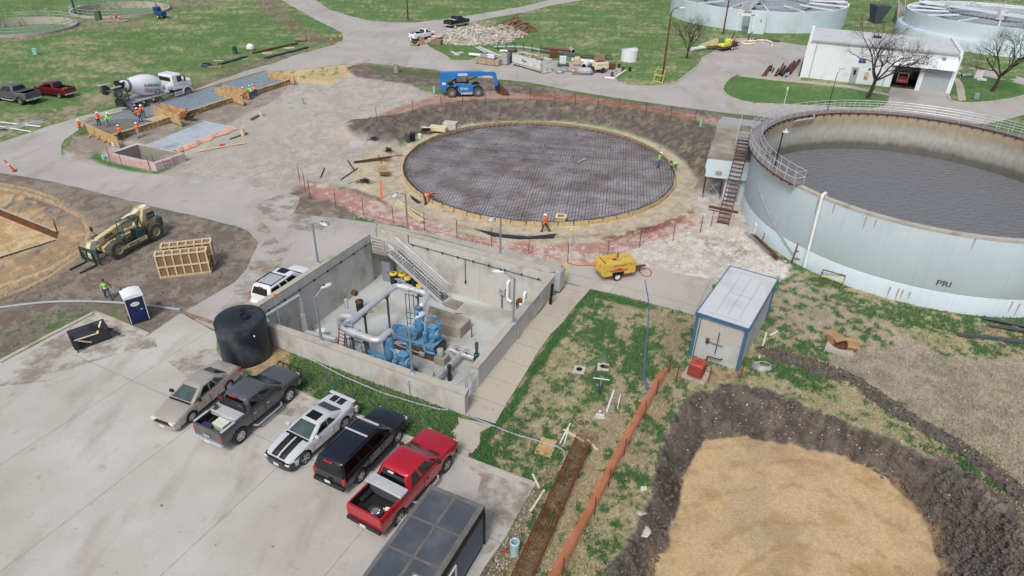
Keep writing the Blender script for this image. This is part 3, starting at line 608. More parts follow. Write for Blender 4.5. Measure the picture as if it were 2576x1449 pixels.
kerb([(0,912),(120,848),(239,787),(300,812),(373,843)],.3,.12)
kerb([(727,977),(792,1008),(905,1050),(1021,1100),(1135,1141)],.26,.1)
kerb([(1135,1141),(1217,1172),(1290,1199),(1347,1221)],.26,.1)
kerb([(1071,109),(1074,115),(1078,119),(1090,126),(1107,134),(1120,142),(1134,150)],.35,.14)
kerb([(1187,152),(1198,149),(1206,144)],.35,.14)
kerb([(1562,176),(1556,186),(1548,198),(1548,202),(1552,206),(1565,211),(1588,216),(1612,218),(1637,218),(1662,217),(1687,213),(1703,206),(1720,195),(1753,168),(1763,158),(1766,150)],.3,.14)
kerb([(1862,187),(1852,189),(1839,195),(1826,207),(1819,218),(1817,225),(1819,231),(1827,239),(1839,246),(1852,251),(1868,256),(1893,260)],.3,.14)
kerb([(1900,261),(1950,263),(2017,266),(2149,273),(2190,274),(2215,272),(2228,267),(2234,261)],.3,.14)
kerb([(2384,237),(2386,246),(2390,252),(2400,257),(2416,259),(2440,260),(2462,259),(2500,256),(2544,249),(2576,241),(2650,225)],.3,.14)
SUN_EL,SUN_AZ=R(52),R(200)
w=bpy.data.worlds.new('World'); scene.world=w; w.use_nodes=True; N=w.node_tree.nodes; L=w.node_tree.links
sk=N.new('ShaderNodeTexSky'); sk.sky_type='NISHITA'; sk.sun_disc=False; sk.sun_elevation=SUN_EL; sk.sun_rotation=SUN_AZ; sk.air_density=1.0; sk.dust_density=4.0; sk.ozone_density=1.2
hs=N.new('ShaderNodeHueSaturation'); hs.inputs['Saturation'].default_value=.8; L.new(sk.outputs[0],hs.inputs['Color']); L.new(hs.outputs[0],N['Background'].inputs[0]); N['Background'].inputs[1].default_value=.115
sd=bpy.data.lights.new('sun','SUN'); so=bpy.data.objects.new('sun',sd); col.objects.link(so); sd.energy=1.7; sd.angle=R(14); sd.color=(1,.985,.96)
dv=Vector((math.sin(SUN_AZ)*math.cos(SUN_EL),math.cos(SUN_AZ)*math.cos(SUN_EL),math.sin(SUN_EL)))
so.rotation_euler=dv.to_track_quat('Z','Y').to_euler()
scene.view_settings.view_transform='Standard'; scene.view_settings.look='None'; scene.view_settings.exposure=.2; scene.view_settings.gamma=1
ZR=1.6; ZF=-2.9
UA=R(64.2); ux=Vector((math.cos(UA),math.sin(UA),0)); vx=Vector((math.sin(UA),-math.cos(UA),0))   # ux away, vx to the right
def wallq(name,label,q,z0=ZF-.2,zr=ZR,group='walls of the sunken basin',cop=True,mt='concrete_wall'):
 P=[G(x,y,zr) for x,y in q]; c=sum(P,Vector())/4
 t=thing(name,label,'wall',(c.x,c.y,0),0,group)
 MB().prism([(p.x,p.y) for p in P],z0,zr-.14).build('wall_body',mt,t,world=True)
 k=[c+(p-c)*1.0+(p-c).normalized()*.03 for p in P]
 MB().prism([(p.x,p.y) for p in k],zr-.14,zr).build('coping','coping',t,world=True)
 return t
wallq('basin_wall','long concrete basin wall beside the white wagon, grey conduit along it',[(636.5,767),(916,588),(930,589),(648.6,771.5)])
wallq('basin_wall','far concrete basin wall behind the aluminium stairs',[(947,570),(952.5,564.7),(1402,677.5),(1386,686)])
wallq('basin_wall','concrete basin wall along the stepped walkway',[(1184.8,920),(1380,684),(1399,689),(1203,925.4)])
wallq('basin_wall','front concrete basin wall facing the parked cars',[(665,816),(680.5,808.8),(1178,978.6),(1169,993)])
fl=[G(*p,ZR) for p in ((636.5,767),(952.5,564.7),(1400,680),(1169,995))]
lf=[G(x,y,ZR) for x,y in ((655,808),(936,578),(1394,684),(1175,970))]
q=MB(); q.prism([(p.x,p.y) for p in (fl[0],fl[1],fl[2],fl[3])],ZF-.3,ZF); o=q.build('floor','floor_grey'); o['kind']='structure'
def low(a,b,z1,w=.3,z0=ZF-.1):
 A=G(*a,ZR);B=G(*b,ZR); q=MB(); q.beam((A.x,A.y,(z0+z1)/2),(B.x,B.y,(z0+z1)/2),w,z1-z0); return q
o=low((640,770),(668,815),-.01).build('retaining_wall','concrete_wall'); tag(o,'low concrete edge of the basin behind the black tank','wall')
o=low((1175,984),(1192,928),-.01).build('retaining_wall','concrete_wall'); tag(o,'low concrete threshold of the basin at the gate','wall')
o=low((922,585),(950,570),.3).build('retaining_wall','concrete_wall'); tag(o,'low concrete edge of the basin under the stair landing','wall')
LZ=.45
s0=G(945,628,LZ)   # landing front-left
ld=thing('stair_landing','small concrete landing with a rail at the head of the basin stairs','landing',(s0.x,s0.y,LZ-.3))
pl=[G(912.0+.2257*105,553.4+.2257*330,LZ),G(911.9+.2257*270,553.4+.2257*365,LZ),G(911.9+.2257*395,553.4+.2257*300,LZ),G(930,592,LZ)]
MB().prism([(p.x,p.y) for p in pl],LZ-.32,LZ).build('slab','conc_old',ld,world=True)
def rail(posts,top,n=3,r=.028,mt='alum',name='railing',parent=None,ends=True):
 q=MB()
 for k in range(n):
  h=top*(k+1)/n if n>1 else top
  q.tube([p+Vector((0,0,h)) for p in posts],r,6)
 for p in posts: q.tube([p,p+Vector((0,0,top))],r,6)
 return q.build(name,mt,parent,world=parent is not None)
a=G(911.9+.2257*110,553.4+.2257*318,LZ);b=G(911.9+.2257*240,553.4+.2257*350,LZ)
rail([a,a.lerp(b,.97)],1.1,4,.026,parent=ld)
tA=G(911.9+.2257*285,553.4+.2257*375,LZ); bA=G(911.9+.2257*890,553.4+.2257*930,ZF+.1)
dirn=(bA-tA); hor=Vector((dirn.x,dirn.y,0)); side=Vector((-hor.y,hor.x,0)).normalized()
if side.y<0: side=-side
W=1.15
st=thing('staircase','aluminium staircase with tube handrails down the far basin wall','stairs',(bA.x,bA.y,ZF))
q=MB()
for k in (0,1):
 o_=side*W*k; q.beam(tA+o_,bA+o_,.06,.28)
q.build('stringer','alum',st,world=True)
for k in range(1,20):
 p=tA.lerp(bA,k/20); q=MB(); d=hor.normalized()*.14
 q.add([p-d,p+d,p+d+side*W,p-d+side*W,p-d-Vector((0,0,.04)),p+d-Vector((0,0,.04)),p+d+side*W-Vector((0,0,.04)),p-d+side*W-Vector((0,0,.04))],[(0,1,2,3),(7,6,5,4),(0,4,5,1),(1,5,6,2),(2,6,7,3),(3,7,4,0)]); q.build('tread','galv_dark',st,world=True,smooth=0)
for k in (0,1):
 o_=side*(W*k+(.03 if k else -.03)); q=MB(); up=Vector((0,0,1))
 n=5
 for j in range(n):
  p=tA.lerp(bA,(j+.25)/(n-.5))+o_; q.tube([p,p+up*1.05],.018,6)
 for h in (.45,.75,1.05):
  a=tA.lerp(bA,.02)+o_+up*h; b=tA.lerp(bA,.98)+o_+up*h; q.tube([a,b],.016,6)
 a=tA.lerp(bA,0)+o_; b=tA.lerp(bA,1)+o_; h_=hor.normalized()
 q.tube(bend([a+up*.3-h_*.1,a+up*1.05-h_*.25,b+up*1.05+h_*.3,b+up*.35+h_*.3,b+up*.4],.2),.018,6)
 q.build('handrail','alum',st,world=True)
pd=[G(911.9+.2257*x,553.4+.2257*y,ZF+.1) for x,y in ((895,940),(1040,995),(1125,915),(985,872))]
o=MB().prism([(p.x,p.y) for p in pd],ZF,ZF+.09).build('stair_pad','conc_old'); tag(o,'thin square concrete pad at the foot of the aluminium stairs','pad')
pq=[G(911.9+.2257*x,553.4+.2257*y,ZF+1.0) for x,y in ((705,1120),(1090,1205),(1205,1095),(750,950))]
o=MB().prism([(p.x,p.y) for p in pq],ZF,ZF+.95).build('equipment_pad','conc_old'); tag(o,'large bare concrete equipment block on the basin floor','block')
q=MB('rustrebar'); p=G(911.9+.2257*1070,553.4+.2257*1050,ZF+1); q.cyl(p+Vector((-.3,.1,.05)),p+Vector((.3,-.05,.05)),.025,n=6); q.cyl(p+Vector((-.25,-.1,.05)),p+Vector((.2,.0,.06)),.02,n=6)
tag(q.build('bar_offcuts'),'two short rusty bars lying on the bare equipment block','bars')
for i,(x,y) in enumerate(((1120,1160),(1218,1305))):
 p=G(911.9+.2257*x,553.4+.2257*(y if i else 1270),ZF); o=MB().cyl(p,p+Vector((0,0,.9)),.05,n=8).build('standpipe','galv_dark'); tag(o,('short grey standpipe against the bare equipment block','short grey standpipe standing alone on the basin floor')[i],'pipe')
def onwall(pts,z0): return pts
def cond(pts,r=.025,mt='steel_dark'): return MB().tube(bend(pts,.12,3),r,6)
A=G(648.6,771.5,ZR);B=G(930,589,ZR); off=Vector((.06,-.03,0))
q=cond([A+off+Vector((0,0,-.75)),B+off+Vector((0,0,-.75)),B+off+Vector((0,0,-2.0))])
for k in range(8): p=A.lerp(B,(k+.5)/8)+off+Vector((0,0,-.75)); q.box(p.x-.05,p.x+.07,p.y-.06,p.y+.06,p.z-.07,p.z+.07)
tag(q.build('conduit','steel_dark'),'dark conduit running along the basin wall beside the white wagon','conduit')
A=G(1035,592,ZR);B=G(1386,686,ZR); A=G(947,570,ZR).lerp(B,.2); off=Vector((-.02,-.08,0))
q=cond([A+off+Vector((0,0,.1)),A+off+Vector((0,0,-.75)),B+off+Vector((0,0,-.85))])
for k in range(9): p=A.lerp(B,(k+.3)/9)+off+Vector((0,0,-.8)); q.box(p.x-.06,p.x+.06,p.y-.06,p.y+.05,p.z-.07,p.z+.07)
p=A.lerp(B,.42)+off; q.tube([p+Vector((0,0,-.8)),p+Vector((0,0,-2.9))],.025,6); q.box(p.x-.07,p.x+.07,p.y-.06,p.y+.05,p.z-3.05,p.z-2.85)
tag(q.build('conduit','steel_dark'),'dark conduit with a drop along the far basin wall','conduit')
WN=(G(1386,686,ZR)-G(947,570,ZR)).normalized(); WIN=Vector((WN.y,-WN.x,0))  # along, inward
def fw(px,py,z,off=.15):
 "point on far wall face plane near pixel, pushed inward"
 A=G(947,570,ZR); p=G(px,py,z); d=(p-A); s=d.dot(WN); return Vector((A.x+WN.x*s+WIN.x*off,A.y+WN.y*s+WIN.y*off,z))
t=thing('control_box','small grey control box with red buttons on the far basin wall','control box',fw(1252,744,-1.2,.1),math.atan2(WN.y,WN.x))
MB().bbox(-.28,.28,-.14,.08,-.32,.32,.02).build('box','galv',t)
for k in (-.1,.08): MB().cyl((k,-.14,.05),(k,-.18,.05),.05,n=10).build('button','redlight',t)
MB().tube([(.0,-.05,-.3),(.0,-.05,-1.6)],.04,6).build('conduit','steel_dark',t)
def curvepipe(name,label,px,py,h,flip=1):
 p=fw(px,py,ZF+1.2,.25); q=MB().tube(bend([p+WN*(-.3*0),p+Vector((0,0,h))],.1),.11,8)
 q=MB().tube(bend([p+WN*.35*flip+Vector((0,0,-.15)),p+Vector((0,0,0)),p+Vector((0,0,h)),p+WIN*(-.25)+Vector((0,0,h+.08))],.22),.12,10)
 return tag(q.build(name,'white'),label,'pipe')
curvepipe('white_pipe','upright white pipe with bent ends beside the control box',1264,765,1.5)
curvepipe('white_pipe','white elbow pipe at the far end of the basin by the walkway wall',1333,748,.9,-1)
hp=fw(1292,788,-1.95,.16)
q=MB()
for k in range(7):
 r=.55-.03*k; q.tube([hp+WN*(r*math.cos(a)*.85)+Vector((0,0,r*math.sin(a)*1.15-.02*k))+WIN*(.02+.02*k) for a in [i*PI/10 for i in range(20)]],.03,5,closed=True)
tag(q.build('coiled_hose','rust'),'coil of rust red hose hung on the far basin wall','hose')
q=MB('galv'); p=fw(1292,775,-1.7,.03); q.bbox(p.x-.7,p.x+.7,p.y-.03,p.y+.03,p.z-.5,p.z+.5,.01);
c=G(911.9+.2257*258,553.4+.2257*685,ZF)
t=thing('metal_cabinet','tall grey metal cabinet under the stair landing','cabinet',c,R(-25))
MB().bbox(-.32,.55,0,.6,0,1.9,.02).build('body','lampgrey',t); MB().bbox(-.28,.5,-.02,.0,.1,1.8,.005).build('door','lampgrey',t); MB().box(.36,.42,-.05,-.02,.9,1.1).build('handle','steel_dark',t)
def drum(label,px,py,body,lid,group='steel drums in the basin',z=ZF,h=.9,patch=None,w=False):
 p=px if w else G(911.9+.2257*px,553.4+.2257*py,z)
 t=thing('steel_drum',label,'drum',p,0,group)
 MB().lathe([(0,0),(.29,0),(.3,.02),(.29,.04),(.285,.28),(.305,.3),(.285,.32),(.285,.58),(.305,.6),(.285,.62),(.285,.86),(.3,.88),(.29,h),(0,h-.02)],20).build('body',body,t)
 if lid: MB().lathe([(0,.07),(.2,.07),(.33,.02),(.34,-.08),(.3,-.08)],20,(0,0,h)).build('lid',lid,t)
 if patch: MB().box(-.12,.1,-.1,.12,h+.068,h+.078).build('patch',patch,t)
 return t
dg_='yellow lidded drums in a row under the stairs'
drum('black drum with a yellow lid, next to the grey cabinet',352,705,'black','yellow',dg_,patch='green',h=1.0)
drum('black drum with a yellow lid behind the red hand truck',450,715,'black','yellow',dg_,patch='green',h=1.0)
drum('black drum with a plain yellow lid, third from the cabinet',512,755,'black','yellow',dg_,h=1.0)
drum('black drum with a dark lid half under the stairs',585,765,'black','black',dg_,h=1.0,patch='green')
drum('blue drum with a yellow lid under the lower stairs',650,840,'blueplast','yellow',dg_,h=1.0)
ht_=G(911.9+.2257*425,553.4+.2257*700,ZF)
t=thing('hand_truck','rusty red hand truck standing before the lidded drums','hand truck',ht_,R(-25))
q=MB()
for x in (-.2,.2): q.tube([(x,0,0),(x,-.02,1.1)],.025,6)
for z in (.3,.6,.9): q.tube([(-.2,0,z),(.2,0,z)],.02,6)
q.tube([(-.3,-.3,.1),(-.2,0,.4)],.02,6); q.tube([(.3,-.3,.1),(.2,0,.4)],.02,6); q.build('frame','acred',t)
for x in (-.27,.27): MB().cyl((x-.03,0,.13),(x+.03,0,.13),.13,n=14).build('wheel','rubber',t)
drum('open black drum with rusty brown lid standing alone by the long basin wall',(849+.1822*315-911.9)/.2257,(691.8+.1822*490-553.4)/.2257,'black','rust')
q=MB(); p=G(917,786,ZF); q.tube([p+Vector((.2*math.cos(a),.2*math.sin(a),.05)) for a in [i*PI/8 for i in range(16)]],.05,6,closed=True); q.tube([p+Vector((.45+.15*math.cos(a),.1+.15*math.sin(a),.05)) for a in [i*PI/8 for i in range(16)]],.04,6,closed=True)
tag(q.build('coiled_strap','wood_old'),'coil of tan strap beside the open black drum','strap')
o=MB().tube([G(887,735,-.9),G(887,735,-.9)+Vector((.35,-.2,0))],.22,14).build('pipe_stub','rust'); tag(o,'rusty brown pipe stub out of the basin wall','pipe')
def g3(x,y,z): return G(849+.1822*x,691.8+.1822*y,z)
pr=thing('process_pipe','thick silver insulated pipe loop carried on steel posts','pipe',g3(400,560,ZF))
ZP=.62
P0=g3(70,735,ZP);P1=g3(815,135,ZP);P2=g3(1262,262,ZP);Q1=g3(560,925,ZP)
A_top=g3(1160,505,.0); B_top=g3(745,870,.0)
e1=Vector((P2.x,P2.y,ZP))
toA=(Vector((A_top.x,A_top.y,0))-Vector((P2.x,P2.y,0)))
MB().tube(bend([P0+(P1-P0)*.03,P1,P2,Vector((A_top.x,A_top.y,ZP-.1)),A_top],.55,6),.23,16).build('main_run','pipe_silver',pr,world=True)
MB().tube(bend([P0+(P1-P0)*.08,P0,Q1,Vector((B_top.x,B_top.y,ZP)),B_top],.55,6),.26,16).build('branch_run','pipe_silver',pr,world=True)
def sleeve(a,b,f0,f1,r,nm='sleeve'): MB().tube([a.lerp(b,f0),a.lerp(b,f1)],r,16).build(nm,'pipe_silver',pr,world=True)
sleeve(P0,P1,.10,.26,.31); sleeve(P1,P2,.18,.44,.31); sleeve(P0,Q1,.18,.45,.34); sleeve(P1,P2,.82,.9,.29)
R0=g3(30,560,ZP-.2); R0b=Vector((R0.x,R0.y,ZF)); mid=P0.lerp(P1,.22)
MB().tube(bend([R0b,R0,mid],.5,6),.27,16).build('riser','pipe_silver',pr,world=True)
sp=g3(130,470,ZP+.25); MB().tube([sp,sp+Vector((0,0,.8))],.13,12).build('relief_stack','pipe_silver',pr,world=True)
def valve(p,lab=None):
 q=MB(); q.X=T(p.x,p.y,p.z,R(-25)); q.bbox(-.16,.16,-.14,.14,-.1,.22,.04); q.cyl((.1,0,.1),(.5,0,.1),.11,n=12); q.cyl((-.1,0,.1),(-.42,0,.1),.07,n=10); q.cyl((0,-.25,.12),(0,.3,.12),.09,n=12); q.cyl((0,0,-.4),(0,0,0),.05,n=8); q.build('valve_actuator','lampgrey',pr,world=True)
valve(P0.lerp(Q1,.15)+Vector((0,0,.4))); valve(P1.lerp(P2,.12)+Vector((0,0,.4)))
for (x,y) in ((375,550),(685,300),(1110,290),(380,905),(205,850)):
 p=g3(x,y,ZP-.3); q=MB(); q.box(p.x-.07,p.x+.07,p.y-.07,p.y+.07,ZF,ZP-.3); q.X=T(p.x,p.y,0,R(64)); q.box(-.25,.25,-.06,.06,ZP-.38,ZP-.26); q.build('post','galv_dark',pr,world=True)
for ofs,(x,y) in enumerate(((935,265),(985,270),(1045,270))):
 p=g3(x,y,ZP-.3); MB().tube([Vector((p.x,p.y,ZF)),Vector((p.x,p.y,ZP-.2))],.03,6).build('conduit','steel_dark',pr,world=True)
a=g3(935,265,ZP-.25);c=g3(1150,310,ZP-.25);
for dz in (0,-1.6,-2.1,-2.6): MB().tube([a+Vector((0,0,dz)),a.lerp(c,.8)+Vector((0,0,dz))],.025,6).build('conduit','steel_dark',pr,world=True)
for (x,y) in ((120,870),(165,860),(325,940)):
 p=g3(x,y,-.4); MB().tube([Vector((p.x,p.y,ZF)),p],.03,6).build('conduit','steel_dark',pr,world=True)
MB().tube([g3(120,870,-.4),g3(325,940,-.4)],.03,6).build('conduit','steel_dark',pr,world=True)
MB().tube([g3(240,1040,-.9),g3(400,910,-.2)],.035,6).build('brace','galv',pr,world=True)
t=thing('drop_pipe','silver pipe crossing the basin corner to the black tank and dropping to the floor','pipe',G(795,830,ZF))
def g4(x,y,z): return G(628.9+.1519*x,691.8+.1519*y,z)
a=g4(215,700,.9); b=g4(815,330,.75)
MB().tube(bend([a,b,Vector((b.x+.02,b.y,ZF+.35)),g4(1430,1070,ZF+.4)],.16,4),[.09]*1+[.09]*5+[.15]*7 if False else .11,12).build('run','pipe_silver',t,world=True)
bz=Vector((b.x,b.y,0)); MB().tube([bz+Vector((0,0,ZF+.3)),bz+Vector((0,0,-.9))],.2,14).build('sleeve','pipe_silver',t,world=True)
MB().tube([bz+Vector((0,0,-.9)),bz+Vector((0,0,.45))],.15,14).build('sleeve','pipe_silver',t,world=True)
MB().tube([bz+Vector((0,0,ZF+.35)),g4(1430,1070,ZF+.4)],.22,14).build('floor_run','pipe_silver',t,world=True)
s=g4(165,640,1.0); MB().tube([s+Vector((0,0,-1.0)),s+Vector((0,0,.25))],.14,12).build('stack','pipe_silver',t,world=True)
MB().tube(bend([s+Vector((.1,0,-.2)),g4(320,760,.8),g4(215,850,.5),s+Vector((0,0,-.9))],.15),.09,10).build('loop','pipe_silver',t,world=True)
k=g4(150,585,1.5); MB().tube(bend([G(614,815,2.6)-Vector((0,0,.6)),G(615,803,2.2),k+Vector((0,0,.1)),s+Vector((0,0,.2))],.12),.07,8).build('feed','greypipe',t,world=True)
def handwheel(p,r,parent,up=(0,0,1),mt='rust',name='handwheel'):
 u=Vector(up).normalized(); a=u.orthogonal().normalized(); b=u.cross(a); q=MB(); c=Vector(p)+u*.25
 q.tube([c+(a*math.cos(i*PI/8)+b*math.sin(i*PI/8))*r for i in range(16)],.018,5,closed=True); q.tube([c-a*r,c+a*r],.015,5); q.tube([c-b*r,c+b*r],.015,5); q.tube([Vector(p),c],.03,6)
 return q.build(name,mt,parent,world=True)
handwheel(g4(1040,920,ZF+.55),.22,t); q=MB(); p=g4(1185,925,ZF+.6); q.bbox(p.x-.3,p.x+.3,p.y-.2,p.y+.2,p.z,p.z+.12,.02); q.build('guard','white',t,world=True)
a=g4(1480,830,0.2); t=thing('stepladder','red stepladder leaning by the silver pipe bend','ladder',g4(1500,1160,ZF))
L1=[g4(1480,830,.4),g4(1465,1150,-1.6)];L2=[g4(1572,900,.4),g4(1560,1180,-1.6)]
ex=lambda L:[L[0],L[0]+(L[1]-L[0])*1.7]
L1=ex(L1);L2=ex(L2); q=MB()
for L_ in (L1,L2): q.beam(L_[0],L_[1],.05,.09)
q.build('rail','redpaint',t,world=True); q=MB()
for k in range(9): q.beam(L1[0].lerp(L1[1],(k+.5)/9),L2[0].lerp(L2[1],(k+.5)/9),.04,.08)
q.build('rung','white',t,world=True)
def blower(origin,label):
 t=thing('blower','','blower',origin,R(-25.5),'blue blowers in the basin'); t['label']=label
 o=MB().box(-4.2,0,0,1.7,0,.85).build('plinth','conc_wet',t)
 q=MB(); z=.85
 q.bbox(-4.15,-.1,.1,1.6,z+.18,z+.28,.02);
 for y in (.12,1.5): q.box(-4.1,-.15,y,y+.1,z+.002,z+.2)
 for x in (-4.0,-2.6,-1.4,-.3): q.box(x,x+.1,.24,1.48,z+.002,z+.18)
 q.build('skid','blue_pump',t); zt=z+.28
 q=MB(); q.cyl((-3.75,.55,zt+.32),(-3.05,.55,zt+.32),.27,n=20); q.cyl((-3.83,.55,zt+.32),(-3.75,.55,zt+.32),.23,n=20); q.box(-3.65,-3.15,.35,.75,zt,zt+.15); q.box(-3.5,-3.3,.3,.45,zt+.5,zt+.68)
 for k in range(8):
  a=k*PI/4; q.box(-3.7,-3.1,.55+.27*math.cos(a)-.01,.55+.27*math.cos(a)+.01,zt+.32+.27*math.sin(a)-.02,zt+.32+.27*math.sin(a)+.02)
 q.build('motor','blue_pump_dark',t)
 pr_=[];
 for k in range(13): a=PI/2+k*PI/12; pr_.append((-3.0+.3*math.cos(a),zt+.42+.3*math.sin(a)))
 for k in range(13): a=-PI/2+k*PI/12; pr_.append((-2.05+.5*math.cos(a),zt+.55+.5*math.sin(a)))
 MB().extr(pr_,.18,.42).build('belt_guard','blue_pump',t)
 MB().cyl((-2.1,.18,zt+.5),(-2.1,.05,zt+.5),.2,n=16).cyl((-2.1,.05,zt+.5),(-2.1,.0,zt+.5),.12,n=12).build('bearing','blue_pump_dark',t)
 q=MB(); q.lathe([(0,0),(.3,.0),(.36,.08),(.37,.2),(.37,1.55),(.3,1.72),(.17,1.78),(.17,1.86),(.23,1.86),(.23,1.93),(0,1.93)],24,(-1.75,.95,zt+.55)); q.build('silencer','blue_pump',t)
 q=MB()
 for a in (.4,2.0,3.6,5.2): q.beam((-1.75+.33*math.cos(a),.95+.33*math.sin(a),zt),(-1.75+.33*math.cos(a),.95+.33*math.sin(a),zt+.6),.07,.05)
 q.build('leg_frame','blue_pump',t)
 MB().lathe([(.2,-.03),(.26,-.03),(.26,.03),(.2,.03)],16,(-1.75,.95,zt+2.48)).build('flange','rust',t)
 q=MB(); q.tube(bend([(-1.45,.8,zt+1.5),(-1.0,.62,zt+1.45),(-.95,.42,zt+.9),(-.95,.42,zt+.4)],.22),.1,12); q.lathe([(.1,0),(.2,0),(.2,.06),(.1,.06)],16,(-.95,.42,zt+.86)); q.lathe([(.1,0),(.2,0),(.2,.06),(.1,.06)],16,(-.95,.42,zt+.75)); q.tube([(-.95,.42,zt+.1),(-.95,.42,zt+.75)],.16,14); q.build('discharge_pipe','blue_pump',t)
 q=MB(); q.tube(bend([(-1.45,1.15,zt+1.75),(-.55,1.35,zt+1.85),(-.4,1.4,zt+1.2),(-.4,1.4,zt+.6)],.2),.1,12); q.lathe([(.1,0),(.21,0),(.21,.07),(.1,.07)],16,(-.4,1.4,zt+1.3)); q.tube([(-.4,1.4,zt+.5),(-.4,1.4,zt+1.3)],.17,14); q.build('suction_pipe','blue_pump',t)
 MB().tube([(-1.3,1.18,zt+1.86),(-.8,1.29,zt+1.95)],.085,10).build('paint_mark','pinkmark',t)
 q=MB(); q.bbox(-.95,-.35,.75,1.3,zt+.05,zt+1.15,.05); q.cyl((-.35,1.0,zt+.6),(-.15,1.0,zt+.6),.34,n=20); q.cyl((-.62,.75,zt+.35),(-.62,.55,zt+.35),.34,n=20); q.cyl((-.15,1.0,zt+.6),(-.08,1.0,zt+.6),.2,n=16)
 for k in range(5): q.box(-.93+.13*k,-.9+.13*k,.72,.75,zt+.1,zt+1.1)
 q.build('blower_head','blue_pump',t)
 MB().bbox(-1.0,-.3,.72,1.35,zt+1.13,zt+1.2,.02).build('cover','blue_pump',t)
 MB().tube(bend([(-.9,.1,zt+.1),(-.7,-.1,zt-.35),(.15,-.05,zt-.35)],.15),.09,10).build('drain_pipe','blue_pump',t)
 q=MB(); q.lathe([(0,0),(.22,0),(.26,.06),(.26,.45),(.2,.58),(0,.62)],18,(.45,.15,.65)); q.build('tank','galv',t)
 q=MB(); q.cyl((.45,.15,1.25),(.45,.15,1.6),.02,n=6); q.cyl((.45,.09,1.65),(.45,.15,1.65),.09,n=14); q.cyl((.3,.2,1.2),(.3,.2,1.45),.02,n=6); q.build('gauge','steel_dark',t)
 MB().bbox(.1,.95,-.2,.6,0,.65,.02).build('pedestal','conc_old',t)
 MB().bbox(-1.2,-.75,-.2,-.02,.3,.6,.02).build('junction_box','galv',t)
 MB().tube([(-3.9,-.08,.55),(-1.2,-.1,.45)],.03,6).build('conduit','galv',t)
 return t
C0=g3(1338,1200,ZF)
b1=blower(C0,'blue blower unit nearest the bare equipment block')
sh=g3(745,870,-.1)-g3(1160,505,-.1)
b2=copytree(b1,loc=(C0.x+sh.x,C0.y+sh.y,ZF),label='blue blower unit partly hidden behind the front basin wall')
t=thing('header_pipe','foil wrapped header pipe with rusty handwheels on the basin floor','pipe',g3(1700,1150,ZF))
h0=g3(1560,1030,-2.2);h1=g3(1890,1150,-2.2); hm=g3(1700,1090,-2.2); h2=g3(1350,1440,-2.2)
MB().tube([h0,h1],.2,14).build('run','foil',t,world=True); MB().tube([hm,h2,h2+(h2-hm)*.25],.19,14).build('branch','foil',t,world=True)
handwheel(h0.lerp(h1,.25)+Vector((0,0,.15)),.22,t,(.3,-.3,1)); handwheel(h0.lerp(h1,.66)+Vector((0,0,.15)),.22,t,(.3,-.3,1)); handwheel(hm.lerp(h2,.93)+Vector((0,0,.15)),.2,t,(-1,.2,.3))
for f_ in (.35,.75): p=hm.lerp(h2,f_*.6+.1); MB().tube([Vector((p.x,p.y,ZF)),p],.06,8).build('support','galv',t,world=True)
p=h1+Vector((.12,-.05,0)); q=MB(); q.bbox(p.x-.15,p.x+.25,p.y-.15,p.y+.15,p.z-.2,p.z+.45,.04); q.build('valve_body','greenvalve',t,world=True); MB().cyl(p+Vector((.05,0,.45)),p+Vector((.05,0,.85)),.1,n=12).build('valve_stem','greenvalve',t,world=True); MB().lathe([(0,0),(.13,0),(.13,.5),(.1,.6),(0,.6)],14,tuple(p+Vector((.05,0,.85)))).build('motor','galv_dark',t,world=True)
p=g3(1550,1449,ZF); q=MB(); q.lathe([(0,0),(.16,0),(.16,.5),(.11,.5),(.11,1.0),(.15,1.0),(.15,1.3),(0,1.35)],14,tuple(p)); tag(q.build('pump_motor','steel_dark'),'small dark upright pump motor near the basin gate','motor')
def g5(x,y,z=0): return G(1100.6+.1736*x,849+.1736*y,z)
t=thing('gate_rail','aluminium gate rail at the basin entrance by the walkway','railing',g5(440,830))
a=g5(440,830,.35);b=g5(525,790,.35); rail([g5(440,945,0),g5(530,800,0)],1.1,3,.03,parent=t)
q=MB()
for d in (0,.12):
 p1=g5(405,740,.4+d*0)+Vector((d,d*.5,0));p2=g5(495,740,.4)+Vector((d,d*.5,0)); q.tube(bend([p1-Vector((0,0,1.5)),p1+Vector((0,0,.9)),p2+Vector((0,0,.9)),p2-Vector((0,0,1.0))],.15),.028,6)
q.build('ladder_hoop','alum',t,world=True)
t=thing('junction_box','small green junction box with grey conduits on the front wall','junction box',g5(258,900,.55),R(-24))
MB().bbox(-.25,.25,-.14,.1,-.2,.2,.02).build('box',mat('olive',lin((92,98,62)),.6),t)
q=MB(); a=wpt(g5(250,840,1.3),t); q.tube(bend([(0,-.02,.2),(0,-.1,1.0),(.2,.9,1.15),(.5,1.7,1.0)],.15),.06,8); q.tube([(-.05,-.1,-.2),(-.05,-.1,-.75)],.05,8); q.tube([(.12,-.1,-.2),(.16,-.1,-.8)],.05,8); q.build('conduit','greypipe',t)
def lying(name,label,P,r,mt,z=.05,cat='pipe',b=.5):
 q=MB().tube(bend([G(x,y,z) for x,y in P],b,4),r,8); return tag(q.build(name,mt),label,cat)
lying('ground_pipe','long pale pipe lying in the clover along the front basin wall',[(672,858),(700,872),(790,908),(860,945),(960,988),(1060,1018),(1105,1030),(1130,1031),(1139,1020)],.04,'greypipe')
lying('ground_pipe','white pipe across the foot of the walkway and out over the grass',[(1168,1042),(1246,1073),(1300,1095),(1352,1108),(1396,1122),(1416,1130),(1422,1142),(1420,1158)],.042,'greypipe')
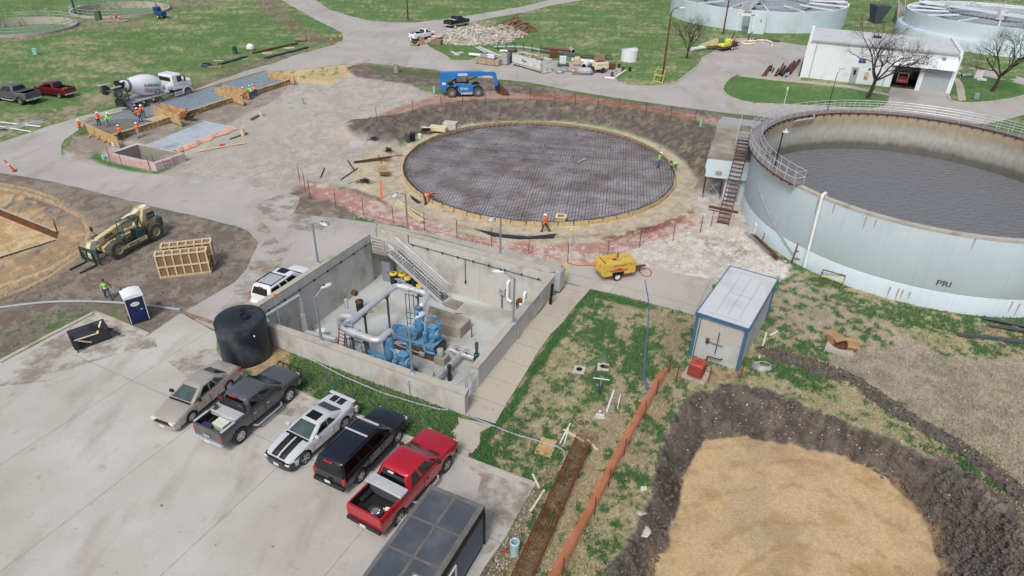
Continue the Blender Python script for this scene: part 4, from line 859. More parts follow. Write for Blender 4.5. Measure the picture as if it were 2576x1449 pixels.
def lamp(label,base,top,z0,head,group='cobra head lamps round the basin'):
 b=G(*base,z0);
 h=3.5
 for k in range(60):
  h=2.5+k*.03; q=Vector(b)+Vector((0,0,h)); v=q-Vector((0,0,CH)); y=724.5-CF*v.dot(CU)/v.dot(CFW)
  if y<top[1]: break
 t=thing('lamp_post',label,'street lamp',b,0,group)
 MB().box(-.17,.17,-.17,.17,0,.04).box(-.1,.1,-.1,.1,.04,.14).build('base','galv',t)
 MB().tube([(0,0,.1),(0,0,h)],[.085,.06],10).build('pole','lampgrey',t)
 H_=G(*head,z0+h+.35)-b; d=Vector((H_.x,H_.y,0)); hl=d.length; d.normalize(); hz=h+.35
 MB().tube(bend([(0,0,h-.12),tuple(d*.25+Vector((0,0,h+.1))),tuple(d*(hl-.25)+Vector((0,0,hz)))],.2),.035,8).build('arm','lampgrey',t)
 q=MB(); q.X=Matrix.Translation(d*(hl+.1)+Vector((0,0,hz)))@Matrix.Rotation(math.atan2(d.y,d.x),4,'Z')
 rg=[]
 for x,wd,th in ((-.42,.06,.06),(-.3,.1,.09),(-.15,.13,.12),(.05,.18,.14),(.22,.17,.13),(.34,.11,.09),(.4,.03,.03)):
  rg.append([(x,wd*math.cos(a),th*math.sin(a)*(1 if math.sin(a)>0 else .6)) for a in [i*PI/6 for i in range(12)]])
 q.loft(rg).build('lamp_head','lamphead',t)
 q=MB(); q.cyl((d.x*(hl-.1),d.y*(hl-.1),hz+.1),(d.x*(hl-.1),d.y*(hl-.1),hz+.2),.05,n=8).build('photocell','black',t)
 return t
x2=lambda cx,cy:(629+.3299*cx,465+.3299*cy)
lamp('lamp post on the basin wall right beside the white wagon',x2(520,600),x2(478,295),ZR,x2(555,298))
lamp('lamp post on the far basin wall, over the stair head',x2(1203,348),x2(1183,68),ZR,x2(1118,78))
lamp('lamp post on the far basin wall, before the orange shirted walker',x2(1908,533),x2(1905,235),ZR,x2(1850,258))
lamp('lamp post on the basin wall along the walkway',x2(2008,1055),x2(2015,712),ZR,x2(1900,662))
lamp('lamp post on the front basin wall nearest the black tank',x2(545,1190),x2(490,855),ZR,x2(575,775))
lamp('lamp post on the front basin wall before the blue blowers',x2(1237,1435),x2(1210,1090),ZR,x2(1288,1000))
for bx,by,lb in ((1203,1190,0),(1165,1240,1)):pass
for i,(a,lb) in enumerate((((1142,1160),'grey conduit down the outside of the front wall near the black tank'),)):
 p=g4(1145,1170,1.3); p2=Vector((p.x-.04,p.y-.06,0)); o=MB().tube([p2,p2+Vector((0,0,1.3))],.05,8).build('conduit','greypipe'); tag(o,lb,'conduit')
p=G(629+.3923*1024,880.5+.3923*190,1.2); o=MB().tube([Vector((p.x-.05,p.y-.08,0)),Vector((p.x-.05,p.y-.08,1.2))],.05,8).build('conduit','greypipe'); tag(o,'grey conduit down the outside of the front wall below the blowers','conduit')
p=x2(2040,1070); p=G(*p,1.2); o=MB().tube([Vector((p.x+.05,p.y-.03,0)),Vector((p.x+.05,p.y-.03,1.2))],.05,8).build('conduit','greypipe'); tag(o,'grey conduit down the walkway face of the basin wall','conduit')
b=g4(570,1195,0); b=g4(505,850,ZR); t=thing('beacon_whip','thin mast with an orange beacon on the front basin wall','beacon',b)
MB().tube([(0,0,0),(0,0,2.3)],.02,6).build('mast','galv',t); MB().lathe([(.0,0),(.09,0),(.08,.18),(.04,.24),(0,.24)],12,(0,0,2.3)).build('beacon','amber',t)
p=G(1258+.33*430,465+.33*830,0); t=thing('electrical_cabinet','stainless electrical cabinet with a red lamp at the basin corner','cabinet',p,R(64.2))
MB().bbox(-.05,1.0,-.22,.22,.25,1.95,.02).build('body','galv',t); MB().lathe([(0,0),(.06,0),(.06,.12),(.03,.18),(0,.18)],10,(.75,0,1.95)).build('lamp','redlight',t); MB().bbox(.02,.95,-.24,-.22,.3,1.9,.005).build('door','galv',t)
q=MB(); q.box(.05,.12,-.15,.15,0,.25); q.box(.85,.92,-.15,.15,0,.25); q.build('leg','galv_dark',t)
p=G(1422,704,0); o=MB().lathe([(0,0),(.09,0),(.09,1.35),(.06,1.42),(0,1.42)],14,tuple(p)).build('bollard','yellow'); tag(o,'yellow bollard by the stainless cabinet','bollard')
p=G(1382,750,.5); q=MB()
for k in range(4): q.tube([p+Vector((.05*k,-.1-.04*k,-.5)),p+Vector((.05*k+.1,-.1,1.3))],.03,6)
tag(q.build('cable_bundle','black'),'bundle of black cables up the walkway face of the basin wall','cables')
pb=G(611,912,0); tb=thing('poly_tank','big black ribbed plastic tank beside the basin','tank',(pb.x,pb.y+.9,0))
MB().lathe([(0,0),(1.55,0),(1.58,.04),(1.58,2.75),(1.5,2.92),(1.25,3.05),(.8,3.2),(.3,3.28),(0,3.28)],48).build('shell','blackplast',tb)
MB().lathe([(.26,0),(.3,0),(.3,.14),(.26,.14)],20,(.55,-.35,3.2)).lathe([(0,.03),(.26,.03)],20,(.55,-.35,3.2)).build('manway','black',tb)
MB().lathe([(0,.0),(.12,0),(.12,.08),(0,.08)],12,(.15,.3,3.25)).build('vent_cap','black',tb)
MB().box(1.15,1.25,-1.08,-1.06,2.2,2.3).build('sticker','white',tb)
def rayd(px,py): return CR*((px-1288)/CF)-CU*((py-724.5)/CF)+CFW
CAMP=Vector((0,0,CH))
def rplane(px,py,A,d):
 "point where the line of sight meets the vertical plane through A along d"
 D=rayd(px,py); n=Vector((-d.y,d.x,0)); t=(Vector((A.x,A.y,0)).dot(n))/D.dot(n); return CAMP+D*t
def rcyl(px,py,c,r,far=False):
 D=rayd(px,py); a=D.x**2+D.y**2; b=-2*(D.x*c[0]+D.y*c[1]); cc=c[0]**2+c[1]**2-r*r; q=b*b-4*a*cc
 if q<0: q=0
 t=(-b+(1 if far else -1)*math.sqrt(q))/(2*a); return CAMP+D*t
cx0,cy0=SC
sl=bpy.data.materials.new('mud_mat'); sl.use_nodes=True
defm('mudmat',lin((182,178,182)),.85,ns=.4,na=.24,dirt=lin((128,112,104)),da=.55,ds=.3,bump=.2,bs=5)
o=MB().lathe([(0,-.2),(SR-.05,-.2),(SR-.05,-.33)],96,(cx0,cy0,0)).build('blinding_slab','mudmat'); tag(o,'purplish grey blinding under the big round rebar mat','slab')
q=MB()
for az,z in ((R(-8),-.12),(R(82),-.09)):
 d=Vector((math.cos(az),math.sin(az),0)); n=Vector((-d.y,d.x,0)); k=-SR+.4
 rnd=random.Random(3)
 while k<SR-.3:
  h=math.sqrt(SR**2-k*k)-.15; a=Vector((cx0,cy0,z))+n*k-d*h; b=Vector((cx0,cy0,z))+n*(k+rnd.uniform(-.02,.02))+d*h
  q.tube([a,b],.024 if int(k*3.2)%6==0 else .018,3,cap=False); k+=.31+rnd.uniform(-.02,.02)
for i in range(330):
 a=rnd.uniform(0,2*PI); r_=SR*math.sqrt(rnd.random())*.95; p=Vector((cx0+r_*math.cos(a),cy0+r_*math.sin(a),-.1)); w_=rnd.uniform(.12,.3)
 q.tube([p,p+Vector((0,0,.16)),p+Vector((w_,w_*.3,.17)),p+Vector((w_,w_*.3,0))],.014,3,cap=False)
o=q.build('rebar_mat','rebar',smooth=0); tag(o,'flat grid of reinforcing bars filling the big round form','rebar',kind='stuff')
q=MB()
for ring,r_ in enumerate((SR-.18,SR-.42,SR-.72)):
 n=260 if ring==0 else 150
 for k in range(n):
  a=2*PI*(k+.3*ring)/n; p=Vector((cx0+r_*math.cos(a),cy0+r_*math.sin(a),-.2)); q.tube([p,p+Vector((0,0,.42 if ring==0 else .2))],.013,3,cap=False)
 for z in ((.0,.1,.2) if ring==0 else (-.05,)): q.tube([(cx0+r_*math.cos(a),cy0+r_*math.sin(a),z) for a in [2*PI*i/90 for i in range(90)]],.014,3,closed=True)
o=q.build('rebar_ring','steel_dark',smooth=0); tag(o,'dense ring of upright starter bars inside the round form','rebar',kind='stuff')
fm=thing('circular_form','pale timber form ring round the big rebar slab','formwork',(cx0,cy0,0))
q=MB(); n=64
for k in range(n):
 a0=2*PI*k/n+.004; a1=2*PI*(k+1)/n-.004; r0=SR; r1=SR+.04; zt=.2+.02*math.sin(k*2.3)
 P=[(r*math.cos(a),r*math.sin(a)) for a in (a0,a1) for r in (r0,r1)]
 q.add([(P[0][0],P[0][1],-.36),(P[1][0],P[1][1],-.36),(P[3][0],P[3][1],-.36),(P[2][0],P[2][1],-.36),(P[0][0],P[0][1],zt),(P[1][0],P[1][1],zt),(P[3][0],P[3][1],zt),(P[2][0],P[2][1],zt)],[(0,3,2,1),(4,5,6,7),(0,1,5,4),(1,2,6,5),(2,3,7,6),(3,0,4,7)])
q.build('board_ring','wood',fm,smooth=0)
for k in range(66):
 a=2*PI*k/66+.02*math.sin(k*5); q=MB(); q.X=T(0,0,0,a); q.box(SR+.05,SR+.1,-.04,.04,-.4,.3); q.build('stake','wood',fm,smooth=0)
for k in range(9):
 a=R(-80+k*9+2*math.sin(k*3)); q=MB(); q.X=T(0,0,0,a); q.beam((SR+.1,-.6,-.24),(SR+.25,.9,-.2),.06,.09)
 o=q.build('bevel_board','wood_new'); o.location=(cx0,cy0,0); tag(o,'loose board %s'%('abcdefghi'[k]),'board')
 o['label']='loose timber at the foot of the round form, %s along from the lone walker'%(('first','second','third','fourth','fifth','sixth','seventh','eighth','ninth')[k]); o['group']='loose boards round the form'; o.name='loose_board'
p=G(1411,551,0); t=thing('box_form','small square plywood box form standing on the rebar','formwork',(p.x,p.y,-.1),R(-8))
q=MB()
for (x0,x1,y0,y1) in ((-.45,.45,-.45,-.38),(-.45,.45,.38,.45),(-.45,-.38,-.38,.38),(.38,.45,-.38,.38)): q.box(x0,x1,y0,y1,0,.4)
q.build('box_sides','wood',t,smooth=0); q=MB()
for (x0,x1,y0,y1) in ((-.5,.5,-.5,-.28),(-.5,.5,.28,.5),(-.5,-.28,-.28,.28),(.28,.5,-.28,.28)): q.box(x0,x1,y0,y1,.402,.44)
q.build('rim_boards','wood_new',t,smooth=0)
def ly(name,lab,cat,a,b,w,h,mt,z=0.03,z2=None):
 A=G(*a,z);B=G(*b,z if z2 is None else z2); return tag(MB().beam(A,B,w,h).build(name,mt),lab,cat)
ly('plank','single pale plank lying on the rebar mat','plank',(1453,408),(1473,399),.12,.05,'wood_new',-.05)
o=MB().rock(tuple(G(1509,540,-.05)),.15,4,.5).build('rag','yellow'); tag(o,'scrap of yellow plastic on the rebar mat','rag')
TC=(36.92,56.72); TR=15.05; TZ=6.3
iw=bpy.data.materials.new('inner_band'); iw.use_nodes=True; nt=iw.node_tree; N=nt.nodes; L=nt.links; b=N['Principled BSDF']; b.inputs['Roughness'].default_value=.9
tc=N.new('ShaderNodeTexCoord'); sp=N.new('ShaderNodeSeparateXYZ'); L.new(tc.outputs['Object'],sp.inputs[0]); nn=N.new('ShaderNodeTexNoise'); nn.inputs['Scale'].default_value=.9; nn.inputs['Detail'].default_value=8; L.new(tc.outputs['Object'],nn.inputs['Vector'])
ad=N.new('ShaderNodeMath'); ad.operation='MULTIPLY_ADD'; ad.inputs[1].default_value=.9; L.new(nn.outputs['Fac'],ad.inputs[0]); L.new(sp.outputs[2],ad.inputs[2])
mr=N.new('ShaderNodeMapRange'); mr.inputs[1].default_value=2.6; mr.inputs[2].default_value=6.8; L.new(ad.outputs[0],mr.inputs[0])
rp_=N.new('ShaderNodeValToRGB'); L.new(mr.outputs[0],rp_.inputs[0]); cr=rp_.color_ramp
for i,(p,c) in enumerate(((0,(98,96,90)),(.22,(104,100,92)),(.33,(150,148,140)),(.55,(172,172,164)),(.72,(160,155,143)),(.8,(160,146,122)),(1,(170,158,134)))):
 e=cr.elements[i] if i<2 else cr.elements.new(p); e.position=p; e.color=(*lin(c),1)
n2=N.new('ShaderNodeTexNoise'); n2.inputs['Scale'].default_value=3; n2.inputs['Detail'].default_value=6; mp=N.new('ShaderNodeMapping'); mp.inputs['Scale'].default_value=(1,1,.4); L.new(tc.outputs['Object'],mp.inputs[0]); L.new(mp.outputs[0],n2.inputs['Vector'])
m3=N.new('ShaderNodeMapRange'); m3.inputs[1].default_value=.3; m3.inputs[2].default_value=.7; m3.inputs[3].default_value=.84; m3.inputs[4].default_value=1.1; L.new(n2.outputs['Fac'],m3.inputs[0])
mm=N.new('ShaderNodeMix'); mm.data_type='RGBA'; mm.blend_type='MULTIPLY'; mm.inputs[0].default_value=1; L.new(rp_.outputs[0],mm.inputs[6]); L.new(m3.outputs[0],mm.inputs[7]); L.new(mm.outputs[2],b.inputs['Base Color']); M['inner_band']=iw
tk=thing('round_tank','huge round pale blue grey tank lettered PRI and full of dark sludge','tank',(TC[0],TC[1],0))
MB().lathe([(TR+.02,-.3),(TR+.02,1.5),(TR,1.53),(TR+.02,1.56),(TR+.02,TZ-.05)],180).build('outer_wall','tankpaint',tk)
MB().lathe([(TR+.05,TZ-.16),(TR+.05,TZ),(TR-.4,TZ),(TR-.4,TZ-.1)],180).build('rim','coping',tk)
MB().lathe([(TR-.4,TZ-.1),(TR-.4,1.8)],180).build('inner_wall','inner_band',tk)
sl_=bpy.data.materials.new('sludge_water'); sl_.use_nodes=True; nt=sl_.node_tree; N=nt.nodes; L=nt.links; b=N['Principled BSDF']; b.inputs['Base Color'].default_value=(*lin((118,120,124)),1); b.inputs['Roughness'].default_value=.4; b.inputs['Specular IOR Level'].default_value=.4
tc=N.new('ShaderNodeTexCoord'); mp=N.new('ShaderNodeMapping'); mp.inputs['Scale'].default_value=(1,2.2,1); mp.inputs['Rotation'].default_value=(0,0,.5); L.new(tc.outputs['Object'],mp.inputs[0]); n1=N.new('ShaderNodeTexNoise'); n1.inputs['Scale'].default_value=1.5; n1.inputs['Detail'].default_value=5; n1.inputs['Distortion'].default_value=.6; L.new(mp.outputs[0],n1.inputs['Vector'])
bn=N.new('ShaderNodeBump'); bn.inputs['Strength'].default_value=.9; bn.inputs['Distance'].default_value=.4; L.new(n1.outputs['Fac'],bn.inputs['Height']); L.new(bn.outputs[0],b.inputs['Normal']); M['sludge_water']=sl_
o=MB().lathe([(0,2.42),(TR-.38,2.42)],120,(TC[0],TC[1],0)).build('water','sludge_water'); o['kind']='structure'
def onT(px,py,off=0,r=None):
 p=rcyl(px,py,TC,(r or TR)+off); return p
def arcpts(p,q,n,r): # between two points round the tank, linear in angle and z
 a0=math.atan2(p.y-TC[1],p.x-TC[0]); a1=math.atan2(q.y-TC[1],q.x-TC[0])
 if a1-a0>PI: a1-=2*PI
 if a0-a1>PI: a0-=2*PI
 return [Vector((TC[0]+r*math.cos(a0+(a1-a0)*i/n),TC[1]+r*math.sin(a0+(a1-a0)*i/n),p.z+(q.z-p.z)*i/n)) for i in range(n+1)]
pc=onT(2374,714); a0=math.atan2(pc.y-TC[1],pc.x-TC[0])
def wrapT(c):
 a=a0+c.x/TR; return Vector(((TR+.03+c.z)*math.cos(a),(TR+.03+c.z)*math.sin(a),pc.z+c.y))
text('lettering','PRI',.62,'darkgrey',tk,None,.004,wrapT,bold=.012,fit=.95)
defm('ruststain',lin((176,160,148)),.8,ns=4,na=.15)
for k,(x,y,l_) in enumerate(((2240,722,1.0),(2262,726,1.4),(2272,730,.9),(2290,735,.7),(2549,758,1.1),(2566,764,1.3),(2180,545,1.2),(2205,552,.8),(2455,600,1.0),(2060,500,1.6),(2100,515,.9))):
 p_=onT(x,y,.028); a_=math.atan2(p_.y-TC[1],p_.x-TC[0]); w2=.07/TR; q=MB(); q.add([((TR+.028)*math.cos(b_)+0,(TR+.028)*math.sin(b_),z) for b_,z in ((a_-w2,p_.z),(a_+w2,p_.z),(a_+w2*.6,p_.z-l_*.6),(a_+w2*.2,p_.z-l_),(a_-w2*.5,p_.z-l_*.7))],[(0,1,2,3,4)]); q.build('rust_run','ruststain',tk,smooth=0)
a=onT(2069,490,.2);b=onT(2024,668,.2); a.z=TZ+.15; b.z=.1; mid_=b.copy();
o=MB().tube(bend([Vector((a.x+.5,a.y+.55,TZ-.3)),Vector((a.x+.5,a.y+.55,TZ+.2)),a,Vector((b.x,b.y,.1))],.2),.12,12).build('downpipe','whitepipe'); tag(o,'white downpipe over the rim and down the big round tank','pipe')
for k,(o_,l_) in enumerate(((0,'upper of the two grey conduits curving round the big tank'),(.16,'lower of the two grey conduits curving round the big tank'))):
 P=[onT(1893,568,.09),onT(1925,600,.09),onT(1958,625,.09)]; P=[onT(1899,543,.09),onT(2001,640-.0,.09)]
 z0,z1=3.9,1.9; pa=onT(1893,545,.09);pb_=onT(1996,636,.09); pa.z=4.0-o_;pb_.z=pb_.z-o_
 Q=arcpts(pa,pb_,14,TR+.09); e=Q[-1].copy(); e.z=.6; f_=Vector((e.x+.12,e.y-.1,e.z)); Q=Q+[f_+Vector((0,0,(Q[-1].z-.6)*.5)),f_]
 o=MB().tube(Q,.04,6).build('conduit','galv'); tag(o,l_,'conduit')
wk=thing('ring_walkway','railed walkway round the rim of the big sludge tank','walkway',(TC[0],TC[1],TZ))
def ringarc(a0,a1,r0,r1,z0,z1,mt,name):
 n=int(abs(a1-a0)/3)+1; q=MB(); rg=[]
 for i in range(n+1):
  a=R(a0+(a1-a0)*i/n); c,s=math.cos(a),math.sin(a); rg.append([(r0*c,r0*s,z0),(r1*c,r1*s,z0),(r1*c,r1*s,z1),(r0*c,r0*s,z1)])
 return q.loft(rg).build(name,mt,wk)
A0,A1=14,203; zt=0.12
ringarc(A0,A1,TR-.45,TR+.55,zt-.05,zt+.05,mat('deckgrey',lin((132,128,128)),.8,ns=2,na=.15),'deck')
ringarc(A0,A1,TR+.55,TR+.6,zt-.1,zt+.04,'rust','outer_beam'); ringarc(A0,A1,TR-.5,TR-.45,zt-.1,zt+.04,'rust','inner_beam')
for side_,r_,n_ in ((0,TR+.55,'outer_rail'),(1,TR-.45,'inner_rail')):
 q=MB(); nn_=44; gap=(160,168) if side_==0 else (999,999)
 pts=[]
 for i in range(nn_+1):
  a=R(A0+(A1-A0)*i/nn_); ad_=A0+(A1-A0)*i/nn_
  p=Vector((r_*math.cos(a),r_*math.sin(a),zt));
  if gap[0]<ad_<gap[1]:
   if len(pts)>1:
    for h in (.55,1.08): q.tube([x+Vector((0,0,h)) for x in pts],.03,5)
   pts=[]; continue
  pts.append(p); q.tube([p-Vector((0,0,.15)),p+Vector((0,0,1.08))],.028,5)
 for h in (.55,1.08): q.tube([x+Vector((0,0,h)) for x in pts],.03,5)
 q.build(n_,'alum',wk)
q=MB(); a=R(A1);
for h in (.55,1.08): q.tube([((TR-.45)*math.cos(a),(TR-.45)*math.sin(a),zt+h),((TR+.55)*math.cos(a),(TR+.55)*math.sin(a),zt+h)],.03,5)
q.build('end_rail','alum',wk)
q=MB()
for i in range(48):
 a=R(A0+(A1-A0)*(i+.5)/48); q.X=T(0,0,0,a); q.box(TR+.03,TR+.55,-.04,.04,-.1,.05); q.box(TR-.62,TR-.42,-.04,.04,-.1,.05)
q.X=None; o=q.build('bracket','steel_dark',wk); o['kind']='stuff'
b=G(1955,418,TZ); b=Vector((TC[0]+(TR+.3)*math.cos(R(190)),TC[1]+(TR+.3)*math.sin(R(190)),TZ))
b=G(1948,425,TZ+.1); t=thing('lamp_post','black lamp post with a round head standing on the tank walkway','street lamp',b)
MB().tube([(0,0,-.9),(0,0,3.2)],.06,8).build('pole','black',t); MB().lathe([(0,.25),(.08,.25),(.1,.1),(.24,.05),(.26,-.02),(.16,-.12),(0,-.14)],16,(.2,0,3.25)).build('lamp_head','lamphead',t)
p=rcyl(1990,315,TC,TR-.6,True);
q=MB(); P=arcpts(rcyl(1993,325,TC,TR-.7,True),rcyl(2045,298,TC,TR-.7,True),6,TR-.75);
for x in P: x.z=TZ-.15
q.tube(P,.1,8); q.tube([x-Vector((0,0,.12)) for x in P],.05,6); q.tube([P[-1],P[-1]+Vector((0,0,.4))],.1,8); tag(q.build('spray_pipe','greypipe'),'pale pipe slung under the inner rim of the big tank','pipe')
def s3(x,y,z=0): return G(1729.5+.2388*x,251.6+.2388*y,z)
zk=4.6; top=[s3(215,590,zk),s3(300,330,zk),s3(310,260,zk),s3(800,300,zk),s3(700,640,zk)]
ch=thing('concrete_chamber','broken white concrete chamber beside the big tank, propped on steel frames','chamber',(top[0].x,top[0].y,0))
jag=[]
base_=[(t_.x,t_.y) for t_ in top]
MB().prism(base_,zk-.22,zk).build('deck_slab','conc_old',ch,world=True)
d0=Vector((base_[4][0]-base_[0][0],base_[4][1]-base_[0][1],0)); d0n=d0.normalized(); nin=Vector((-d0n.y,d0n.x,0))
F0=Vector((base_[0][0],base_[0][1],0))+nin*.05; prof=[(0.1,zk-.22)]; rnd=random.Random(5)
Lw=d0.length-.2
prof+= [(0,zk-.5),(-.05,zk-1.1),(.12,zk-1.7),(.05,zk-2.05)]
x=.2
while x<Lw: prof.append((x,zk-2.05-.1*rnd.random())); x+=.35
prof+=[(Lw,zk-2.1),(Lw,zk-.22)]
q=MB(); q.X=Matrix.Translation(F0)@Matrix.Rotation(math.atan2(d0n.y,d0n.x),4,'Z'); q.extr(prof,0,.35); q.build('front_beam','tankpaint',ch,world=True)
q=MB(); q.X=Matrix.Translation(F0)@Matrix.Rotation(math.atan2(d0n.y,d0n.x),4,'Z'); q.bbox(1.0,1.6,-.12,0,zk-1.75,zk-1.4,.03); q.build('wall_lamp','conc_old',ch,world=True)
Lb=(top[2]-top[0]);
q=MB(); q.X=Matrix.Translation(F0)@Matrix.Rotation(math.atan2(d0n.y,d0n.x),4,'Z'); q.box(Lw*.52,Lw+.8,.5,4.5,-.2,zk-.23); q.build('inner_block','tankpaint',ch,world=True)
q=MB(); q.X=Matrix.Translation(F0)@Matrix.Rotation(math.atan2(d0n.y,d0n.x),4,'Z'); q.extr([(-.5,-.2),(.3,-.2),(.35,.9),(.2,1.3),(-.1,.9),(-.4,.3)],3.2,3.6); q.build('broken_wall','conc_old',ch,world=True)
q=MB(); q.X=Matrix.Translation(F0)@Matrix.Rotation(math.atan2(d0n.y,d0n.x),4,'Z'); q.box(.4,Lw+.5,5.2,5.5,-.2,zk-.23); q.build('back_wall','conc_old',ch,world=True)
hz=zk+.42; hh=[s3(305,262,hz),s3(362,190,hz),s3(815,252,hz),s3(790,300,hz)]
hp_=[s3(305,275,zk+.1),s3(362,200,zk+.1),s3(812,262,zk+.1),s3(760,345,zk+.1)]
MB().prism([(p.x,p.y) for p in hp_],zk+.003,zk+.4).build('hatch','roof_old',ch,world=True)
for k,(x,y) in enumerate(((.25,.6),(1.9,.7))):
 q=MB(); q.X=Matrix.Translation(F0)@Matrix.Rotation(math.atan2(d0n.y,d0n.x),4,'Z')
 for yy in (y,y+1.2): q.tube([(x,yy,0),(x,yy,zk-2.1+.0)],.04,6)
 for z in (.5,1.2,2.0): q.tube([(x,y,z),(x,y+1.2,z)],.03,5)
 q.tube([(x,y,.3),(x,y+1.2,2.1)],.025,5); q.build('prop_frame','rust',ch,world=True)
q=MB(); q.X=Matrix.Translation(F0)@Matrix.Rotation(math.atan2(d0n.y,d0n.x),4,'Z'); q.tube([(.25,.6,.3),(1.9,.7,2.2)],.025,5); q.tube([(.25,.6,2.2),(1.9,.7,.3)],.025,5)
for k in range(4): q.tube([(2.6+.3*k,.35,zk-1.9),(2.6+.3*k,.35,0)],.09,8)
q.build('pipes','greypipe',ch,world=True)
sA,sB=s3(300,1295),s3(438,1325); z1=6.05; tA_,tB_=G(1856,358,z1),G(1888,356,z1);
side_=(sB-sA); ctr0=(sA+sB)/2; ctr1=(tA_+tB_)/2; hd=(Vector((ctr1.x,ctr1.y,0))-Vector((ctr0.x,ctr0.y,0))); run=hd.length; hdn=hd.normalized(); sd_=Vector((hdn.y,-hdn.x,0))*.52
t=thing('site_stairs','rusty steel stairs up to the broken chamber','stairs',ctr0)
q=MB(); top_=Vector((ctr1.x,ctr1.y,z1))
for s_ in (-1,1): q.beam(ctr0+sd_*s_,top_+sd_*s_,.07,.24)
q.build('stringer','rust',t,world=True)
for k in range(20):
 p=ctr0.lerp(top_,(k+.5)/20); q=MB(); q.beam(p-sd_*.93,p+sd_*.93,.26,.05,up=(0,0,1)); q.build('tread','rust',t,world=True)
u0=s3(548,575,zk); u1=s3(610,315,TZ+.1); u0.z=zk
t=thing('upper_stairs','short aluminium stair from the broken chamber deck to the tank walkway','stairs',u0)
hv=Vector((u1.x-u0.x,u1.y-u0.y,0)); L2_=hv.length; hv.normalize(); sv=Vector((hv.y,-hv.x,0))*.6; ut=Vector((u0.x,u0.y,0))+hv*min(L2_,3.2);
ht2=Vector((ut.x,ut.y,TZ))
q=MB()
for s_ in (-1,1): q.beam(u0+sv*s_+hv*.2,ht2+sv*s_,.05,.22)
for k in range(7): p=(u0+hv*.2).lerp(ht2,(k+.5)/7); q.add([p-sv-hv*.16,p+sv-hv*.16,p+sv+hv*.16,p-sv+hv*.16],[(0,1,2,3)])
q.build('flight','galv',t,world=True)
e_=Vector((ht2.x,ht2.y,TZ))+hv*1.9
q=MB(); q.add([ht2-sv,ht2+sv,e_+sv,e_-sv]+[v-Vector((0,0,.06)) for v in (ht2-sv,ht2+sv,e_+sv,e_-sv)],[(0,1,2,3),(7,6,5,4),(0,4,5,1),(1,5,6,2),(2,6,7,3),(3,7,4,0)]); q.build('platform','conc_old',t,world=True)
q=MB()
for s_ in (-1,1):
 for h in (.5,1.0): q.tube([u0+sv*s_+hv*.2+Vector((0,0,h)),ht2+sv*s_+Vector((0,0,h)),e_+sv*s_*1+Vector((0,0,h))],.028,6)
 for k in range(5): p=(u0+hv*.2).lerp(ht2,k/4)+sv*s_; q.tube([p,p+Vector((0,0,1.0))],.026,5)
 q.tube([e_+sv*s_-Vector((0,0,1.6)),e_+sv*s_+Vector((0,0,1))],.026,5)
q.build('handrail','alum',t,world=True)
ly('timber','rusty timber beam lying behind the foot of the rusty stairs','timber',(1784,519),(1857,535),.25,.18,'rust',.15)
ly('pipe','grey pipe lying under the rusty stairs','pipe',(1783,527),(1840,540),.09,.09,'galv_dark',.08)
def clar(name,label,c,R_,h,ribs,hub,num=None,lower=None):
 t=thing(name,label,'clarifier',(c[0],c[1],0))
 MB().lathe([(R_,-.2),(R_,h)],140).build('outer_wall','tankpaint',t)
 MB().lathe([(R_,h),(R_-.35,h),(R_-.35,h-1.2)],140).build('rim','siding_white',t)
 MB().lathe([(R_-.36,h-1.0),(R_-1.8,h-1.0),(R_-1.8,h-.5),(R_-1.95,h-.5),(R_-1.95,h-1.4)],120).build('launder','lampgrey',t)
 MB().lathe([(0,h-1.3),(R_-.36,h-1.3)],100).build('water','tankpaint_dark',t)
 MB().lathe([(R_*.62,h-.5),(R_*.62,h-.05),(R_*.58,h-.05),(R_*.58,h-.5)],100).build('inner_trough','greypipe',t)
 for k in range(ribs):
  a=2*PI*k/ribs+.2; q=MB(); c_,s_=math.cos(a),math.sin(a); q.beam((c_*R_*.58,s_*R_*.58,h+.02),(c_*(R_-.2),s_*(R_-.2),h+.02),.25,.3); q.build('beam','siding_white',t)
 q=MB(); nn=70
 for rr in (R_*.6,):
  for k in range(nn):
   a=2*PI*k/nn; q.tube([(rr*math.cos(a),rr*math.sin(a),h-.05),(rr*math.cos(a),rr*math.sin(a),h+1.05)],.035,4)
  for z in (.5,1.05): q.tube([(rr*math.cos(a),rr*math.sin(a),h+z) for a in [2*PI*i/90 for i in range(90)]],.035,4,closed=True)
 q.build('ring_railing','alum',t)
 for k in (0,1):
  d=.9*(1 if k else -1); q=MB(); q.X=T(0,0,0,hub); q.beam((-R_,d,h+.15),(R_,d,h+.15),.12,.4); q.tube([(-R_,d,h+1.2),(R_,d,h+1.2)],.035,4); q.tube([(-R_,d,h+.75),(R_,d,h+.75)],.035,4)
  for j in range(22): x=-R_+2*R_*j/21; q.tube([(x,d,h+.2),(x,d,h+1.2)],.03,4)
  q.build('bridge_rail','siding_white',t)
 q=MB(); q.X=T(0,0,0,hub); q.box(-R_,R_,-.8,.8,h+.1,h+.16); q.build('bridge_deck','roof_old',t)
 MB().lathe([(0,h+.9),(.9,h+.9),(1.1,h+.2),(1.1,h-1)],20).build('drive_hub','alum',t)
 return t
cA=(56.6,171.5); ca=clar('clarifier','round white clarifier behind the gantry, numbered 4',cA,20.0,4.3,16,R(66))
cB=(101.5,150.8); cb=clar('clarifier','round grey white clarifier at the right edge behind the low workshop',cB,18.0,5.0,16,R(120))
MB().lathe([(19.1,-.2),(19.1,1.9),(18.9,2.2),(18.02,2.2)],140).build('lower_wall','tankpaint',cb)
dA=rcyl(1905,55,cA,20.0); aa=math.atan2(dA.y-cA[1],dA.x-cA[0])
q=MB(); q.X=T(0,0,0,aa); q.box(19.6,22.0,-1.6,1.6,-.2,4.25); q.build('weir_box','tankpaint',ca)
